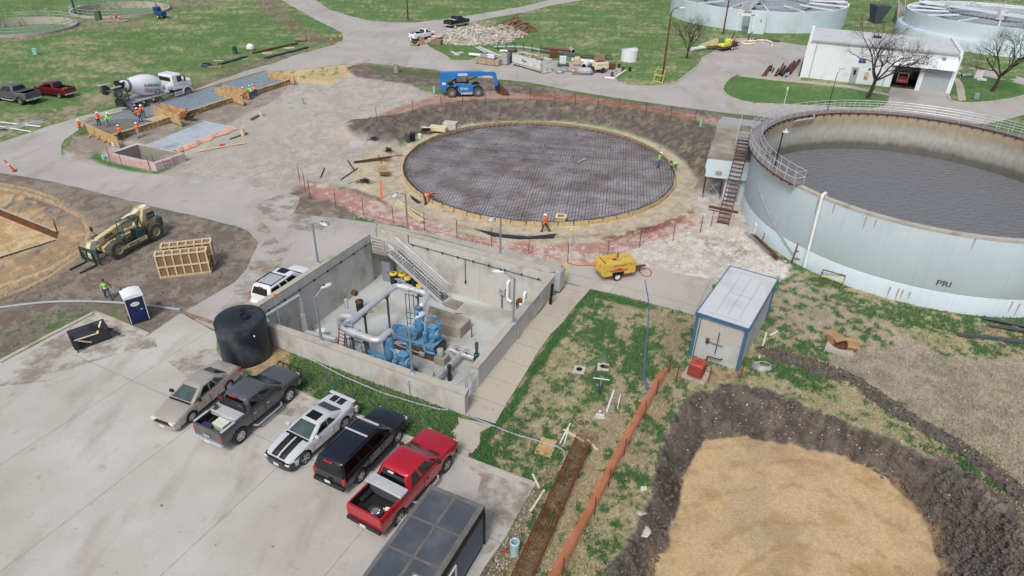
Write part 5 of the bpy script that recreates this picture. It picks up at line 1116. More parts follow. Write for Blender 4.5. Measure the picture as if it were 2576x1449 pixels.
q=MB(); q.X=T(0,0,0,aa); q.box(19.8,21.0,-3.0,-1.62,1.2,4.2); q.build('recess','tankpaint_dark',ca)
text('number','4',.9,'black',ca,T(0,0,0,aa)@Matrix.Translation((22.01,.6,2.6))@Matrix.Rotation(PI/2,4,'Z')@Matrix.Rotation(PI/2,4,'X'),.01)
p=G(2196,56,0); q=MB(); q.hull([(-1.2,-2.5,3.9),(2.2,-2.5,3.9),(2.2,1.5,3.9),(-1.2,1.5,3.9),(-.6,-2.0,0),(.6,-2.0,0),(.6,.5,0),(-.6,.5,0)]); o=q.build('steel_chute','darkgrey'); o.location=p; tag(o,'dark grey tapered steel chute between the two far clarifiers','chute')
p=G(2262,62,0); t=thing('concrete_stairs','concrete steps up the side of the right clarifier','stairs',p,R(75)); q=MB()
for k in range(14): q.box(k*.3,k*.3+.31,-.7,.7,0,.3+.3*k)
q.build('steps','conc_old',t); q=MB()
for y in (-.7,.7): q.tube([(0,y,1.2),(4.2,y,5.3)],.05,5); q.tube([(0,y,.7),(4.2,y,4.8)],.04,5)
q.build('handrail','alum',t)
for i,(a,b_,c) in enumerate(PONDS):
 t=thing('basin',('low round green water basin beside the blue trailer pump','low round green water basin at the left edge')[i],'basin',(a,b_,0),0,'round green water basins')
 MB().lathe([(c+.3,-.3),(c+.3,.4),(c,.4),(c,-2)],96).build('rim_wall','coping',t)
 q=MB(); nn=34
 for k in range(nn):
  x=2*PI*k/nn; q.tube([((c+.15)*math.cos(x),(c+.15)*math.sin(x),.4),((c+.15)*math.cos(x),(c+.15)*math.sin(x),1.5)],.05,5)
 for z in (.95,1.5): q.tube([((c+.15)*math.cos(x),(c+.15)*math.sin(x),z) for x in [2*PI*k/68 for k in range(68)]],.05,5,closed=True)
 q.build('railing','palegreen',t)
 o=MB().lathe([(0,-1.0),(c,-1.0)],64,(a,b_,0)).build('water','pondwater'); o['kind']='structure'
A=G(2015,194,0); B=G(2385,236,0); fd=(B-A).normalized(); LW=21.55; bn_=Vector((-fd.y,fd.x,0)); ang_=math.atan2(fd.y,fd.x); HB=6.2; DB=12.0
ws=thing('workshop','low white corrugated workshop with an open bay','workshop',A,ang_)
def wl(q): return q
q=MB()
q.box(0,13.3,0,.2,0,HB-.35); q.box(13.3,21.3,0,.2,3.58,HB-.35); q.box(16.85,17.5,0,.25,0,3.578); q.box(21.2,LW,0,.2,0,3.578)
q.box(0,LW,DB-.2,DB,0,HB-.35); q.box(0,.2,.2,DB-.2,0,HB-.35); q.box(LW-.2,LW,.2,DB-.2,0,HB-.35)
q.build('wall','siding_white',ws)
q=MB(); x=.3
while x<13.2:
 if not 7.0<x<8.3: q.box(x,x+.03,-.02,-.001,.1,HB-.6)
 x+=.3
o=q.build('cladding_ribs','siding_white',ws)
q=MB(); q.box(.1,LW-.1,.3,DB-.1,HB-.4,HB-.2); q.build('roof','roof_grey',ws)
q=MB(); q.box(-.15,.3,-.1,DB+.1,HB-.6,HB+.1); q.box(LW-.3,LW+.15,-.1,DB+.1,HB-.6,HB+.1); q.build('parapet','siding_white',ws)
q=MB(); q.box(.3,LW-.3,-.25,.3,HB-.45,HB-.25); q.build('gutter','galv',ws)
q=MB(); q.box(-.2,.1,-.12,.12,-.1,HB-.6,.0); q.box(LW-.1,LW+.2,-.12,.12,-.1,HB-.6); q.build('corner_trim','siding_white',ws)
for x in (1.2,12.2): MB().tube([(x,-.12,HB-.4),(x,-.12,.1)],.06,6).build('downpipe','galv',ws)
q=MB(); q.add([(12.9,-1.0,3.62),(LW-.15,-1.0,3.62),(LW-.15,-.03,5.0),(12.9,-.03,5.0),(12.9,-1.0,3.56),(LW-.15,-1.0,3.56),(LW-.15,-.03,4.94),(12.9,-.03,4.94)],[(0,1,2,3),(7,6,5,4),(0,4,5,1),(1,5,6,2),(2,6,7,3),(3,7,4,0)])
q.build('canopy','siding_white',ws,smooth=0)
q=MB('rustrebar'); rnd=random.Random(8)
for k in range(18): x=15.2+rnd.random()*5.8; l_=rnd.uniform(.15,.5); q.add([(x,-.06-.0,4.99),(x+.07,-.06,4.99),(x+.06,-.06-l_*.7,4.99-l_),(x+.02,-.06-l_*.7,4.99-l_)],[(0,1,2,3)]) if False else None
q=MB()
for k in range(18): x=13.1+k*.47; q.beam((x,-1.0,3.645),(x,-.03,5.025),.03,.02)
q.build('canopy_ribs','roof_old',ws)
q=MB(); q.box(17.5,21.2,.1,.16,0,3.578);
q.build('roller_door','greypipe',ws)
q=MB(); q.box(7.35,8.15,-.03,.0,.05,2.35); q.build('door','greypipe',ws); MB().box(7.6,7.95,-.04,-.031,1.3,2.1).build('door_window','glass',ws)
q=MB()
for a_ in ((7.25,7.35,0,2.45),(8.15,8.25,0,2.45),(7.35,8.15,2.35,2.45)): q.box(a_[0],a_[1],-.05,0,a_[2],a_[3])
q.build('door_frame','roof_old',ws)
sgn=mat('signblue',lin((34,74,150)),.5)
MB().box(7.9,8.9,-.05,-.005,3.2,3.8).build('sign','signblue',ws); text('sign_text','WAREHOUSE',.14,'white',ws,Matrix.Translation((8.4,-.06,3.62))@Matrix.Rotation(PI/2,4,'X'),.003,fit=.8); text('sign_text','5-6F',.16,'white',ws,Matrix.Translation((8.4,-.06,3.38))@Matrix.Rotation(PI/2,4,'X'),.003)
MB().box(9.6,9.95,-.05,-.005,2.2,2.55).build('sign','signblue',ws)
q=MB(); q.bbox(9.3,9.85,-.3,-.01,1.0,1.9,.04); q.build('meter_box','cream',ws)
q=MB(); q.bbox(19.2,19.7,-.35,-.01,4.95,5.3,.04); q.build('floodlight','lampgrey',ws)
q=MB(); q.box(.4,12.9,1.0,11,.0,.01);
o=MB().box(13.35,LW-.25,.25,11.5,-.02,.02).build('floor','conc_wet',ws)
q=MB(); q.box(13.2,13.3,.3,11.7,0,HB-.5); q.box(17.3,17.5,.3,11.7,0,HB-.5); q.build('inner_partition','pitch',ws)
q=MB(); q.bbox(9.5,10.7,6.5,7.2,HB-.19,HB+.1,.05); q.build('roof_debris','bark',ws)
p=A+fd*15.0+bn_*2.0
sk_=thing('skid_steer','small red skid steer parked in the dark workshop bay','skid steer',(p.x,p.y,0),ang_)
MB().bbox(-.75,.75,0,1.8,.35,1.15,.06).build('body','redpaint',sk_); MB().bbox(-.7,.7,-.12,.0,.4,1.45,.04).build('rear_door','redpaint',sk_)
q=MB(); q.box(-.6,.6,.4,1.6,1.15,2.0); q.build('cab','pitch',sk_)
q=MB()
for x in (-.72,.72): q.beam((x,-.05,.6),(x,.1,2.0),.12,.14); q.beam((x,.1,2.0),(x,2.2,1.2),.12,.14)
q.beam((-.72,.1,1.95),(.72,.1,1.95),.1,.12); q.build('lift_arm','white',sk_)
for x in (-.95,.75):
 for y in (.35,1.45): MB().cyl((x,y,.4),(x+.2,y,.4),.4,n=18).build('wheel','rubber',sk_)
text('decal','Bobcat',.3,'white',sk_,Matrix.Translation((0,-.13,.8))@Matrix.Rotation(PI/2,4,'X'),.004,bold=.008,fit=.95)
zs=3.35
SB=[G(1750+3,786,zs),G(1884,828,zs),G(1959,686,zs),G(1790,656,zs)]
sx=(SB[1]-SB[0]).normalized(); sl_=(SB[1]-SB[0]).length; sy=Vector((-sx.y,sx.x,0)); dl_=(SB[3]-SB[0]).dot(sy)
sh_=thing('equipment_shed','concrete equipment shed with blue trim and a pale flat roof','shed',(SB[0].x,SB[0].y,0),math.atan2(sx.y,sx.x))
w_,d_=sl_,dl_
q=MB(); q.box(.1,w_-.1,.1,d_-.1,-.1,1.7); q.build('lower_wall','floor_grey',sh_)
q=MB(); q.box(.08,w_-.08,.08,d_-.08,1.7,zs-.12); q.build('upper_wall','aggregate',sh_)
for x in (0,w_-.2):
 for y in (-.02,d_-.18): MB().box(x,x+.2,y,y+.2,-.1,zs-.12).build('corner_post','blue_trim',sh_)
q=MB()
for a_ in ((-.06,w_+.06,-.06,.02),(-.06,w_+.06,d_-.02,d_+.06),(-.06,.02,.02,d_-.02),(w_-.02,w_+.06,.02,d_-.02)): q.box(a_[0],a_[1],a_[2],a_[3],zs-.2,zs+.03)
q.build('fascia','blue_trim',sh_)
q=MB(); q.box(.02,w_-.02,.02,d_-.02,zs-.12,zs); q.build('roof','roof_grey',sh_)
q=MB()
for x in (w_*.3,w_*.52,w_*.74): q.box(x,x+.03,.9,d_-.9,zs+.001,zs+.012)
q.box(w_*.3,w_*.74,d_*.5,d_*.5+.03,zs+.013,zs+.02); q.box(.5,w_-.5,.5,.53,zs+.001,zs+.01); q.box(.5,w_-.5,d_-.53,d_-.5,zs+.001,zs+.01); q.build('roof_seams','roof_old',sh_)
q=MB(); q.tube([(w_*.5,-.0,.7),(w_*.5,-.0,2.4)],.035,6); q.tube([(w_*.3,-.02,1.5),(w_*.62,-.02,1.5)],.04,6); q.tube([(.35,0,zs-.2),(.3,0,0)],.03,6); q.build('conduit','galv_dark',sh_)
MB().bbox(w_*.28,w_*.28+.2,-.1,.05,1.35,1.7,.02).build('meter','rust',sh_)
q=MB(); q.tube(bend([(w_*.38,-.15,.05),(w_*.38,-.15,.45),(w_*.62,-.15,.5),(w_*.66,.02,.5)],.1),.05,6); q.build('refrigerant_pipe','rust',sh_)
ac=thing('air_conditioner','rust red air conditioner on a pale pad before the shed','air conditioner',G(1750,945,0),math.atan2(sx.y,sx.x))
q=MB(); q.bbox(-.45,.45,-.45,.45,.14,1.1,.05); q.build('casing','acred',ac)
q=MB()
for k in range(14): z=.22+k*.06; q.box(-.46,.46,-.46,.46,z,z+.015)
q.build('louvre','rust',ac)
MB().lathe([(.2,1.12),(.4,1.12),(.42,1.1)],20).build('fan_guard','acred',ac); MB().lathe([(0,1.102),(.38,1.102)],20).build('fan_well','pitch',ac)
q=MB()
for k in range(5): a=k*2*PI/5; q.beam((.05*math.cos(a),.05*math.sin(a),1.108),(.34*math.cos(a+.2),.34*math.sin(a+.2),1.108),.14,.01)
q.build('fan_blade','acred',ac)
q=MB(); q.bbox(-.75,.75,-.7,.65,-.02,.12,.02); q.build('pad','coping',ac)
zt_=2.9; c1=G(1083,1218,zt_);c2=G(1220,1272,zt_); tx=(c2-c1).normalized(); ty=Vector((tx.y,-tx.x,0)); wd_=(c2-c1).length
tr_=thing('site_office','dark roofed site office trailer with pale blue grey siding','trailer',(c1.x,c1.y,0),math.atan2(tx.y,tx.x))
Lt=9.5
q=MB(); q.box(.05,wd_-.05,-Lt,-.05,.35,zt_-.5); q.build('body','slate_siding',tr_)
q=MB()
for k in range(46): y=-.2-k*.2; q.box(wd_-.049,wd_-.035,y-.012,y,.4,zt_-.55)
q.build('siding_groove','darkgrey',tr_)
q=MB(); q.box(0,wd_,-Lt,0,zt_-.5,zt_-.04); q.build('fascia','black',tr_)
q=MB(); q.box(.0,wd_,-Lt,0,zt_-.04,zt_); q.build('roof','tarseam',tr_)
q=MB()
for i in range(2):
 for j in range(5):
  y1=-.25-j*1.75; q.box(.18+i*(wd_-.3)/2,.18+(i+1)*(wd_-.3)/2-.14,y1-1.62,y1,zt_+.002,zt_+.012)
q.build('roof_sheet','asphalt_roll',tr_)
q=MB(); q.box(wd_*.62,wd_*.62+.45,-4.75,-4.3,zt_+.014,zt_+.02); q.build('vent_patch','wood_old',tr_); MB().lathe([(0,.1),(.1,.08),(.11,0)],14,(wd_*.62+.22,-4.5,zt_+.02)).build('roof_vent','lamphead',tr_)
q=MB(); q.box(wd_-.04,wd_-.0,-3.95,-2.75,1.1,2.0); q.build('window','glass',tr_)
q=MB()
for a_ in ((-4.0,-3.9,1.05,2.05),(-2.8,-2.7,1.05,2.05),(-3.9,-2.8,1.05,1.13),(-3.9,-2.8,1.97,2.05),(-3.4,-3.33,1.13,1.97)): q.box(wd_-.04,wd_+.03,a_[0],a_[1],a_[2],a_[3])
q.build('window_frame','white',tr_)
q=MB(); q.box(wd_-.06,wd_+.02,-.08,.02,.3,zt_-.5); q.box(-.02,.06,-.08,.02,.3,zt_-.5); q.box(.1,wd_-.1,-Lt,-.1,.0,.33); q.build('corner_trim','black',tr_)
q=MB(); q.tube([(-.1,-1.9,zt_-.1),(-.1,-4.6,zt_-.1)],.035,6); q.build('gutter','alum',tr_)
def tree(label,base,h,spread,seed,lean=(0,0),trunk=.2,fork=.28):
 t=thing('bare_tree',label,'tree',G(*base,0)); rnd=random.Random(seed); q=MB(); tq=MB()
 top=Vector((lean[0]*fork,lean[1]*fork,h*fork))
 tq.tube([(0,0,-.1),(0,0,.15),top*.5+Vector((.05,0,0)),top],[trunk*1.5,trunk*1.1,trunk*.9,trunk*.8],10); tq.build('trunk','bark',t)
 cnt=[0]
 def br(p,d,l,r,dep):
  n=4; P=[p]; rs=[r]; d=d.copy()
  for k in range(n):
   d=(d+Vector((rnd.gauss(0,.16),rnd.gauss(0,.16),rnd.gauss(.03,.10)))).normalized(); P.append(P[-1]+d*l/n); rs.append(r*(1-.42*(k+1)/n))
  q.tube(P,rs,5 if dep<2 else 3,cap=False); cnt[0]+=1
  if dep>=5 or r<.004: return
  m=3 if dep<3 else 2
  for k in range(m+1):
   f=.35+.65*(k+rnd.random()*.6)/(m+1); i=min(n-1,int(f*n)); pp=P[i].lerp(P[i+1],f*n-i)
   ax=d.orthogonal(); ax.rotate(Matrix.Rotation(rnd.uniform(0,2*PI),3,d)); nd=(d*math.cos(.62)+ax*math.sin(.62)*rnd.uniform(.7,1.3)); nd.z+=.12; nd.normalize()
   br(pp,nd,l*rnd.uniform(.55,.78),rs[i]*.62,dep+1)
 for k in range(5):
  a=k*2*PI/5+rnd.random(); d=Vector((math.cos(a)*spread,math.sin(a)*spread,1)).normalized(); d=(d+Vector((lean[0],lean[1],0))*.12).normalized()
  br(top*(.86+.14*(k%2)),d,h*.5,trunk*.5,0)
 q.build('crown','bark',t,smooth=0); return t
tree('bare tree before the white workshop door',(2183,247),9.8,.95,3,(1.2,0),.28,.3)
tree('bare tree on the grass island right of the workshop',(2497,229),9.0,1.0,5,(1.0,0),.26,.28)
tree('small bare tree by the yellow sprayer trailer',(1727,147),7.6,.75,9,(.3,0),.16,.2)
def boolcut(body,cut):
 "subtract mesh-builder cut from mesh-builder body, returns mesh data"
 a=body.build('tmp_a'); b=cut.build('tmp_b')
 md=a.modifiers.new('b','BOOLEAN'); md.operation='DIFFERENCE'; md.object=b; md.solver='EXACT'
 dg=bpy.context.evaluated_depsgraph_get(); me=bpy.data.meshes.new_from_object(a.evaluated_get(dg))
 bpy.data.objects.remove(a); bpy.data.objects.remove(b); return me
def put(name,me,parent,mats):
 me.name=name; me.materials.clear()
 for m_ in mats: me.materials.append(M[m_])
 me.polygons.foreach_set('use_smooth',[True]*len(me.polygons)); me.set_sharp_from_angle(angle=R(32))
 o=bpy.data.objects.new(name,me); col.objects.link(o); o.parent=parent; return o
def wheel(t,x,y,r,w=.25,rimmt='rim',tyre='rubber',sp=6,side=1,rr=.62,spw=.07):
 q=MB(); q.X=Matrix.Translation((x,y,r))@Matrix.Rotation(PI/2*side,4,'X')
 q.lathe([(r*rr,-w/2),(r*.93,-w/2),(r,-w*.32),(r,w*.32),(r*.93,w/2),(r*rr,w/2),(r*rr,-w/2)],26)
 o=q.build('wheel',tyre,t)
 q=MB(); q.X=Matrix.Translation((x,y,r))@Matrix.Rotation(PI/2*side,4,'X')
 q.lathe([(r*rr,-w*.5),(r*(rr-.03),-w*.46),(r*(rr-.06),-w*.1),(0,-w*.1)],22)
 q.lathe([(0,-w*.42),(r*.16,-w*.42),(r*.18,-w*.1)],12)
 for k in range(sp):
  a=2*PI*k/sp; q.beam((r*.1*math.cos(a),r*.1*math.sin(a),-w*.36),(r*(rr-.02)*math.cos(a),r*(rr-.02)*math.sin(a),-w*.42),spw,.04,up=(0,0,1))
 q.build('rim',rimmt,o);
 return o
def ring(x,zb,zt,w,cr=.03,sh=.10):
 h=[(0,zb),(w-.12,zb),(w-.02,zb+.10),(w,zb+(zt-zb)*.45),(w-.02,zt-(zt-zb)*.22),(w-.05,zt-.05),(w-sh,zt),(w*.5,zt+cr*.8),(0,zt+cr)]
 return [(x,y,z) for y,z in h]+[(x,-y,z) for y,z in h[-2:0:-1]]
def wheelpos(rear,front,trk):
 "rear and front are contact points (pixels) of the visible wheels; body lies on the far side"
 a=G(*rear,0);b=G(*front,0); d=(b-a); wb=d.length; d.normalize(); n=Vector((-d.y,d.x,0))
 if n.dot(a)<0: n=-n
 return (a+b)/2+n*trk/2, math.atan2(d.y,d.x), wb
def glassq(t,name,P,mt,u0=.06,u1=.94,v0=.08,v1=.92,off=.006):
 a,b,c,d=[Vector(p) for p in P] # a-b bottom, d-c top
 n=(b-a).cross(d-a).normalized()
 f=lambda u,v:(a.lerp(b,u)).lerp(d.lerp(c,u),v)
 k=[f(u0,v0),f(u1,v0),f(u1,v1),f(u0,v1)]
 q=MB(); q.add([x+n*off for x in k]+[x-n*.02 for x in k],[(0,1,2,3),(7,6,5,4),(0,4,5,1),(1,5,6,2),(2,6,7,3),(3,7,4,0)]); return q.build(name,mt,t,smooth=0)
def vehicle(name,label,cat,pos,s):
 (c,hd,wb)=pos; t=thing(name,label,cat,(c.x,c.y,.016),hd,s.get('group'),sc=s.get('sc') or wb/(s['wf']-s['wr']))
 W=s['W']; p=s['paint']; body=MB('a','b') if False else MB(); body.mats=['white','black'];
 body.loft([ring(*st) for st in s['st']])
 cut=MB(); cut.mats=['white','black']; cut.c=1; r=s['r']
 for x in (s['wf'],s['wr']):
  for sg in (-1,1): cut.cyl((x,sg*(W-.32),r*1.02),(x,sg*(W+.3),r*1.02),r*1.17,n=24)
 if 'bed' in s: x0,x1,zf=s['bed']; cut.box(x0,x1,-W+.16,W-.16,zf,3)
 bo=put('body',boolcut(body,cut),t,[p,'black'])
 for f in bo.data.polygons:
  c=f.center; f.material_index=int(any(math.hypot(c.x-x,c.z-r)<r*1.19 and abs(c.y)<W-.02 for x in (s['wf'],s['wr'])) or ('bed' in s and s['bed'][0]-.01<c.x<s['bed'][1]+.01 and abs(c.y)<W-.15 and s['bed'][2]-.02<c.z<s['st'][-3][2]+.0))
 xf0,xr0,zb,w0,xf1,xr1,zr,w1=s['gh']; g=s.get('glass','glass')
 def rr(xf,xr,w,z,b=.12): return [(xf,w-b,z),(xf-b,w,z),(xr+b,w,z),(xr,w-b,z),(xr,-w+b,z),(xr+b,-w,z),(xf-b,-w,z),(xf,-w+b,z)]
 MB().loft([rr(xf0,xr0,w0,zb-.03),rr(xf0,xr0,w0,zb),rr(xf1,xr1,w1,zr-.07),rr(xf1-.06,xr1+.06,w1-.08,zr-.015),rr(xf1-.3,xr1+.3,w1-.35,zr+.01)]).build('cab',p,t)
 k=.12
 glassq(t,'windshield',[(xf0,w0-k,zb),(xf0,-w0+k,zb),(xf1,-w1+k,zr-.07),(xf1,w1-k,zr-.07)],s.get('wsglass',g),.02,.98,.06,.93)
 glassq(t,'rear_window',[(xr0,-w0+k,zb),(xr0,w0-k,zb),(xr1,w1-k,zr-.07),(xr1,-w1+k,zr-.07)],g,.05,.95,.1,.92)
 for sg in (-1,1):
  for (u0,u1) in s['win']:
   P=[(xr0+k,sg*w0,zb),(xf0-k,sg*w0,zb),(xf1-k,sg*w1,zr-.07),(xr1+k,sg*w1,zr-.07)]
   if sg>0: P=[P[1],P[0],P[3],P[2]]; u0,u1=1-u1,1-u0
   glassq(t,'side_window',P,g,u0,u1,.1,.9)
  for (x0,x1) in s['doors']:
   q=MB(); yy=sg*(W-.012); q.bbox(x0,x1,min(yy,yy+sg*.018),max(yy,yy+sg*.018),s.get('dz0',.5),zb-.16,.006); d=q.build('door',p,t)
   q=MB(); hx=x0+.12; q.bbox(hx,hx+.16,min(sg*W,sg*(W+.04)),max(sg*W,sg*(W+.04)),zb-.3,zb-.25,.008); q.build('handle',s.get('handle',p),d)
  yy=sg*(W-.004); q=MB()
  for (x0,x1) in s['doors']:
   for xx in (x0-.018,x1): q.box(xx,xx+.018,min(yy,yy+sg*.012),max(yy,yy+sg*.012),s.get('dz0',.5),zb-.14)
  q.box(s['wr']+r*1.25,s['wf']-r*1.25,min(yy-sg*.02,yy+sg*.012),max(yy-sg*.02,yy+sg*.012),s.get('dz0',.5)-.14,s.get('dz0',.5)-.05)
  q.build('panel_gap','black',t)
  y2=sg*(w0+.004); MB().box(xr0+.1,xf0-.1,min(y2,y2+sg*.012),max(y2,y2+sg*.012),zb-.035,zb+.012).build('belt_trim','black',t)
  q=MB(); mx=s.get('mirror',xf0-.35); q.bbox(mx-.06,mx+.1,min(sg*(w0+.02),sg*(w0+.26)),max(sg*(w0+.02),sg*(w0+.26)),zb+.0,zb+.17,.03); q.build('mirror',s.get('mm','black'),t)
  for (x,rad) in ((s['wf'],r),(s['wr'],r)):
   wheel(t,x,sg*(W-.13),r,s.get('tw',.25),s.get('rim','rim'),sp=s.get('sp',6),side=sg,rr=s.get('rr',.62),spw=s.get('spw',.07))
 L0=s['st'][0][0];L1=s['st'][-1][0]
 zf=s['lz']; zr_=s['tz']
 for sg in (-1,1):
  q=MB(); y0,y1=sorted((sg*s['ly'][0],sg*s['ly'][1])); q.bbox(L0-.16,L0+.0+s.get('lo',.02),y0,y1,zf[0],zf[1],.02); q.build('headlight',s.get('hl','clearlight'),t)
  q=MB(); y0,y1=sorted((sg*s['ty'][0],sg*s['ty'][1])); q.bbox(L1-s.get('to',.02),L1+.12,y0,y1,zr_[0],zr_[1],.02); q.build('taillight','redlight',t)
 q=MB(); zz=s['bf']; q.hull([(L0+x_,y_,z_) for z_ in zz for x_,y_ in ((-.25,W-.03),(-.25,-W+.03),(.0,W-.12),(.0,-W+.12),(.09,W*.55),(.09,-W*.55),(.11,0))]); q.build('front_bumper',s.get('bfm',p),t)
 q=MB(); q.bbox(L1-.12,L1+.10,-W+.06,W-.06,s['br'][0],s['br'][1],.04); q.build('rear_bumper',s.get('brm',p),t)
 xh=xf0+.02; MB().box(xh,xh+.10,-w0+.12,w0-.12,zb-.0,zb+.035).build('cowl','black',t); zh=[q_ for q_ in s['st'] if q_[0]>xf0+.2][-1]
 MB().box(L0+.0,L0+.02+s.get('lo',.02),-.5,.5,s['gr'][0],s['gr'][1]).build('grille',s.get('grm','black'),t)
 if s.get('plate',1):
  x=(L1-.14) if s['plate_rear'] else (L0+.11); MB().box(x,x+.02,-.16,.16,s['pz'],s['pz']+.15).build('licence_plate','plate',t)
 if s.get('step'):
  for sg in (-1,1): MB().tube(bend([(s['step'][0],sg*(W-.1),.5),(s['step'][0]-.15,sg*(W+.1),.38),(s['step'][1]+.15,sg*(W+.1),.38),(s['step'][1],sg*(W-.1),.5)],.12),.05,8).build('side_step',s['step'][2],t)
 return t
def pickup(**k):
 z=k.get('lift',0)
 s=dict(W=1.0,r=.42,wf=1.85,wr=-1.75,st=[(2.95,.55+z,.98+z,.84,.02),(2.85,.48+z,1.12+z,.93,.05),(2.5,.45+z,1.2+z,.98,.06),(1.5,.45+z,1.27+z,1.0,.05),(1.25,.45+z,1.28+z,1.0,.04),(-.9,.45+z,1.3+z,1.0,.03),(-1.0,.45+z,1.32+z,1.0,.01),(-2.7,.48+z,1.34+z,.99,.01),(-2.85,.5+z,1.34+z,.96,.01)],
  bed=(-2.75,-.98,.75+z),gh=(1.45,-.92,1.28+z,.93,.72,-.72,1.92+z,.76),win=[(.1,.42),(.47,.84)],doors=[(-.8,.1),(.14,1.2)],dz0=.55+z,
  lz=(.85+z,1.05+z),ly=(.6,.86),tz=(.85+z,1.2+z),ty=(.82,.95),bf=(.45+z,.68+z),br=(.48+z,.66+z),bfm='chrome',brm='chrome',gr=(.72+z,1.0+z),plate_rear=True,pz=.5+z,rr=.6,tw=.28)
 s.update(k); return s
sed=vehicle('sedan','beige metallic four door sedan nearest the black tank','car',wheelpos((577.7,982),(484.5,1060),1.7),dict(W=.89,r=.33,wf=1.38,wr=-1.36,paint='paint_pewter',
 st=[(2.42,.32,.58,.66,.02),(2.36,.24,.66,.76,.04),(2.15,.2,.74,.84,.06),(1.5,.2,.88,.88,.06),(.95,.2,.95,.89,.03),(-1.4,.2,1.0,.89,.02),(-1.6,.22,1.02,.88,.03),(-2.2,.24,1.0,.83,.04),(-2.4,.3,.94,.76,.02),(-2.44,.36,.7,.7,.02)],
 gh=(1.1,-1.72,.97,.80,.28,-1.0,1.42,.60),win=[(.14,.34),(.37,.55),(.58,.86)],doors=[(-1.0,-.02),(.02,1.0)],dz0=.36,lz=(.52,.66),ly=(.42,.76),tz=(.66,.86),ty=(.6,.84),bf=(.24,.46),br=(.3,.56),gr=(.5,.62),lo=.06,to=.05,glass='glass',wsglass='glass_green',plate_rear=False,pz=.3,sp=9,spw=.05,tw=.2,rr=.66,mm='black'))
gt=vehicle('pickup_truck','dark grey four door pickup with black headache rack and coolers in its bed','truck',wheelpos((603,1113),(725,1010),1.8),pickup(paint='paint_grey',lift=.14,r=.47,step=(1.25,-.85,'chrome'),handle='chrome',rim='chrome',win=[(.08,.42),(.48,.86)],gh=(1.5,-1.02,1.42,.93,.75,-.8,2.06,.76),bed=(-2.75,-1.08,.85)))
q=MB()
q.bbox(-1.12,-1.05,-.9,.9,1.45,2.02,.02)
q.build('headache_rack','black',gt)
for y in (-.75,-.6,.6,.75): MB().cyl((-1.13,y,1.88),(-1.15,y,1.88),.05,n=10).build('rack_light','redlight',gt)
MB().bbox(-.98,-.9,-.2,.2,2.08,2.13,.01).build('cab_light','redlight',gt)
q=MB(); q.bbox(-1.75,-1.15,-.88,.88,1.2,1.5,.02); q.build('toolbox','alum',gt)
q=MB()
for sg in (-1,1): q.bbox(-2.75,-1.85,sg*.92-.07,sg*.92+.07,1.475,1.5,.005)
q.build('rail_cap','alum',gt)
q=MB(); q.tube(bend([(2.9,-.85,.9),(3.15,-.85,1.3),(3.15,.85,1.3),(2.9,.85,.9)],.1),.04,8)
for y in (-.5,0,.5): q.tube([(3.12,y,.8),(3.15,y,1.3)],.03,6)
q.tube([(3.1,-.85,.85),(3.1,.85,.85)],.04,8); q.build('grille_guard','black',gt)
MB().bbox(-2.95,-2.87,-.22,.22,1.0,1.1,.01).build('tailgate_badge','chrome',gt)
def inbed(truck,x,y,z): Mx=TM[truck.name]; return Mx@Vector((x,y,z))
def boxthing(name,label,cat,truck,x,y,z,sx,sy,sz,mt,lid=None,lab2=None,rz=0):
 t=thing(name,label,cat,inbed(truck,x,y,z),truck.rotation_euler.z+rz); MB().bbox(-sx/2,sx/2,-sy/2,sy/2,0,sz*.82,.02,tx=-.02,ty=-.02).build('body',mt,t); MB().bbox(-sx/2-.03,sx/2+.03,-sy/2-.03,sy/2+.03,sz*.82,sz,.02).build('lid',lid or mt,t); return t
defm('coolerwhite',lin((200,206,190)),.5,ns=3,na=.06)
defm('totenavy',lin((52,62,88)),.5,ns=3,na=.1)
boxthing('cooler','pale green white cooler in the bed of the dark grey pickup','cooler',gt,-2.05,-.15,.87,.5,.75,.48,'coolerwhite')
boxthing('storage_tote','navy lidded storage tote in the tailgate corner of the dark grey pickup','tote',gt,-2.5,.45,.87,.42,.6,.38,'totenavy')
o=MB().box(-2.45,-2.4,-.75,.1,.87,1.05).build('plank','wood_old'); o.matrix_world=TM[gt.name]; TM[o.name]=TM[gt.name]; tag(o,'rough plank on edge in the bed of the dark grey pickup','plank')
q=MB()
for dy in (0,.14): q.tube(bend([(-1.5,.6+dy,1.5),(-1.5,.6+dy,1.58),(-1.5,.6+dy,1.75)],.05),.05,8); q.bbox(-1.68,-1.44,.55+dy,.65+dy,1.5,1.57,.02)
o=q.build('work_boots','boot'); o.matrix_world=TM[gt.name]; tag(o,'pair of muddy work boots standing on the toolbox of the dark grey pickup','boots')
cm=vehicle('sports_coupe','silver sports coupe with two black stripes','car',wheelpos((867.6,1074.4),(769.8,1161.6),1.75),dict(W=.95,r=.37,wf=1.5,wr=-1.36,paint='paint_silver',
 st=[(2.42,.3,.58,.7,.02),(2.34,.22,.7,.82,.03),(2.1,.2,.78,.9,.05),(1.4,.2,.9,.94,.06),(.9,.2,.95,.95,.03),(-.9,.22,.98,.96,.02),(-1.4,.22,1.04,.96,.02),(-2.1,.26,1.04,.88,.05),(-2.34,.32,.98,.76,.03),(-2.42,.42,.8,.66,.02)],
 gh=(.95,-1.75,.96,.84,.1,-.95,1.36,.62),win=[(.3,.52),(.54,.9)],doors=[(-.55,.85)],dz0=.36,lz=(.52,.62),ly=(.55,.82),tz=(.75,.9),ty=(.35,.8),bf=(.2,.62),br=(.32,.7),bfm='paint_navy',gr=(.45,.68),lo=.08,grm='paint_black',glass='glass_black',wsglass='glass_green',plate_rear=False,pz=.32,sp=5,spw=.09,tw=.26,rr=.74,mm='paint_silver'))
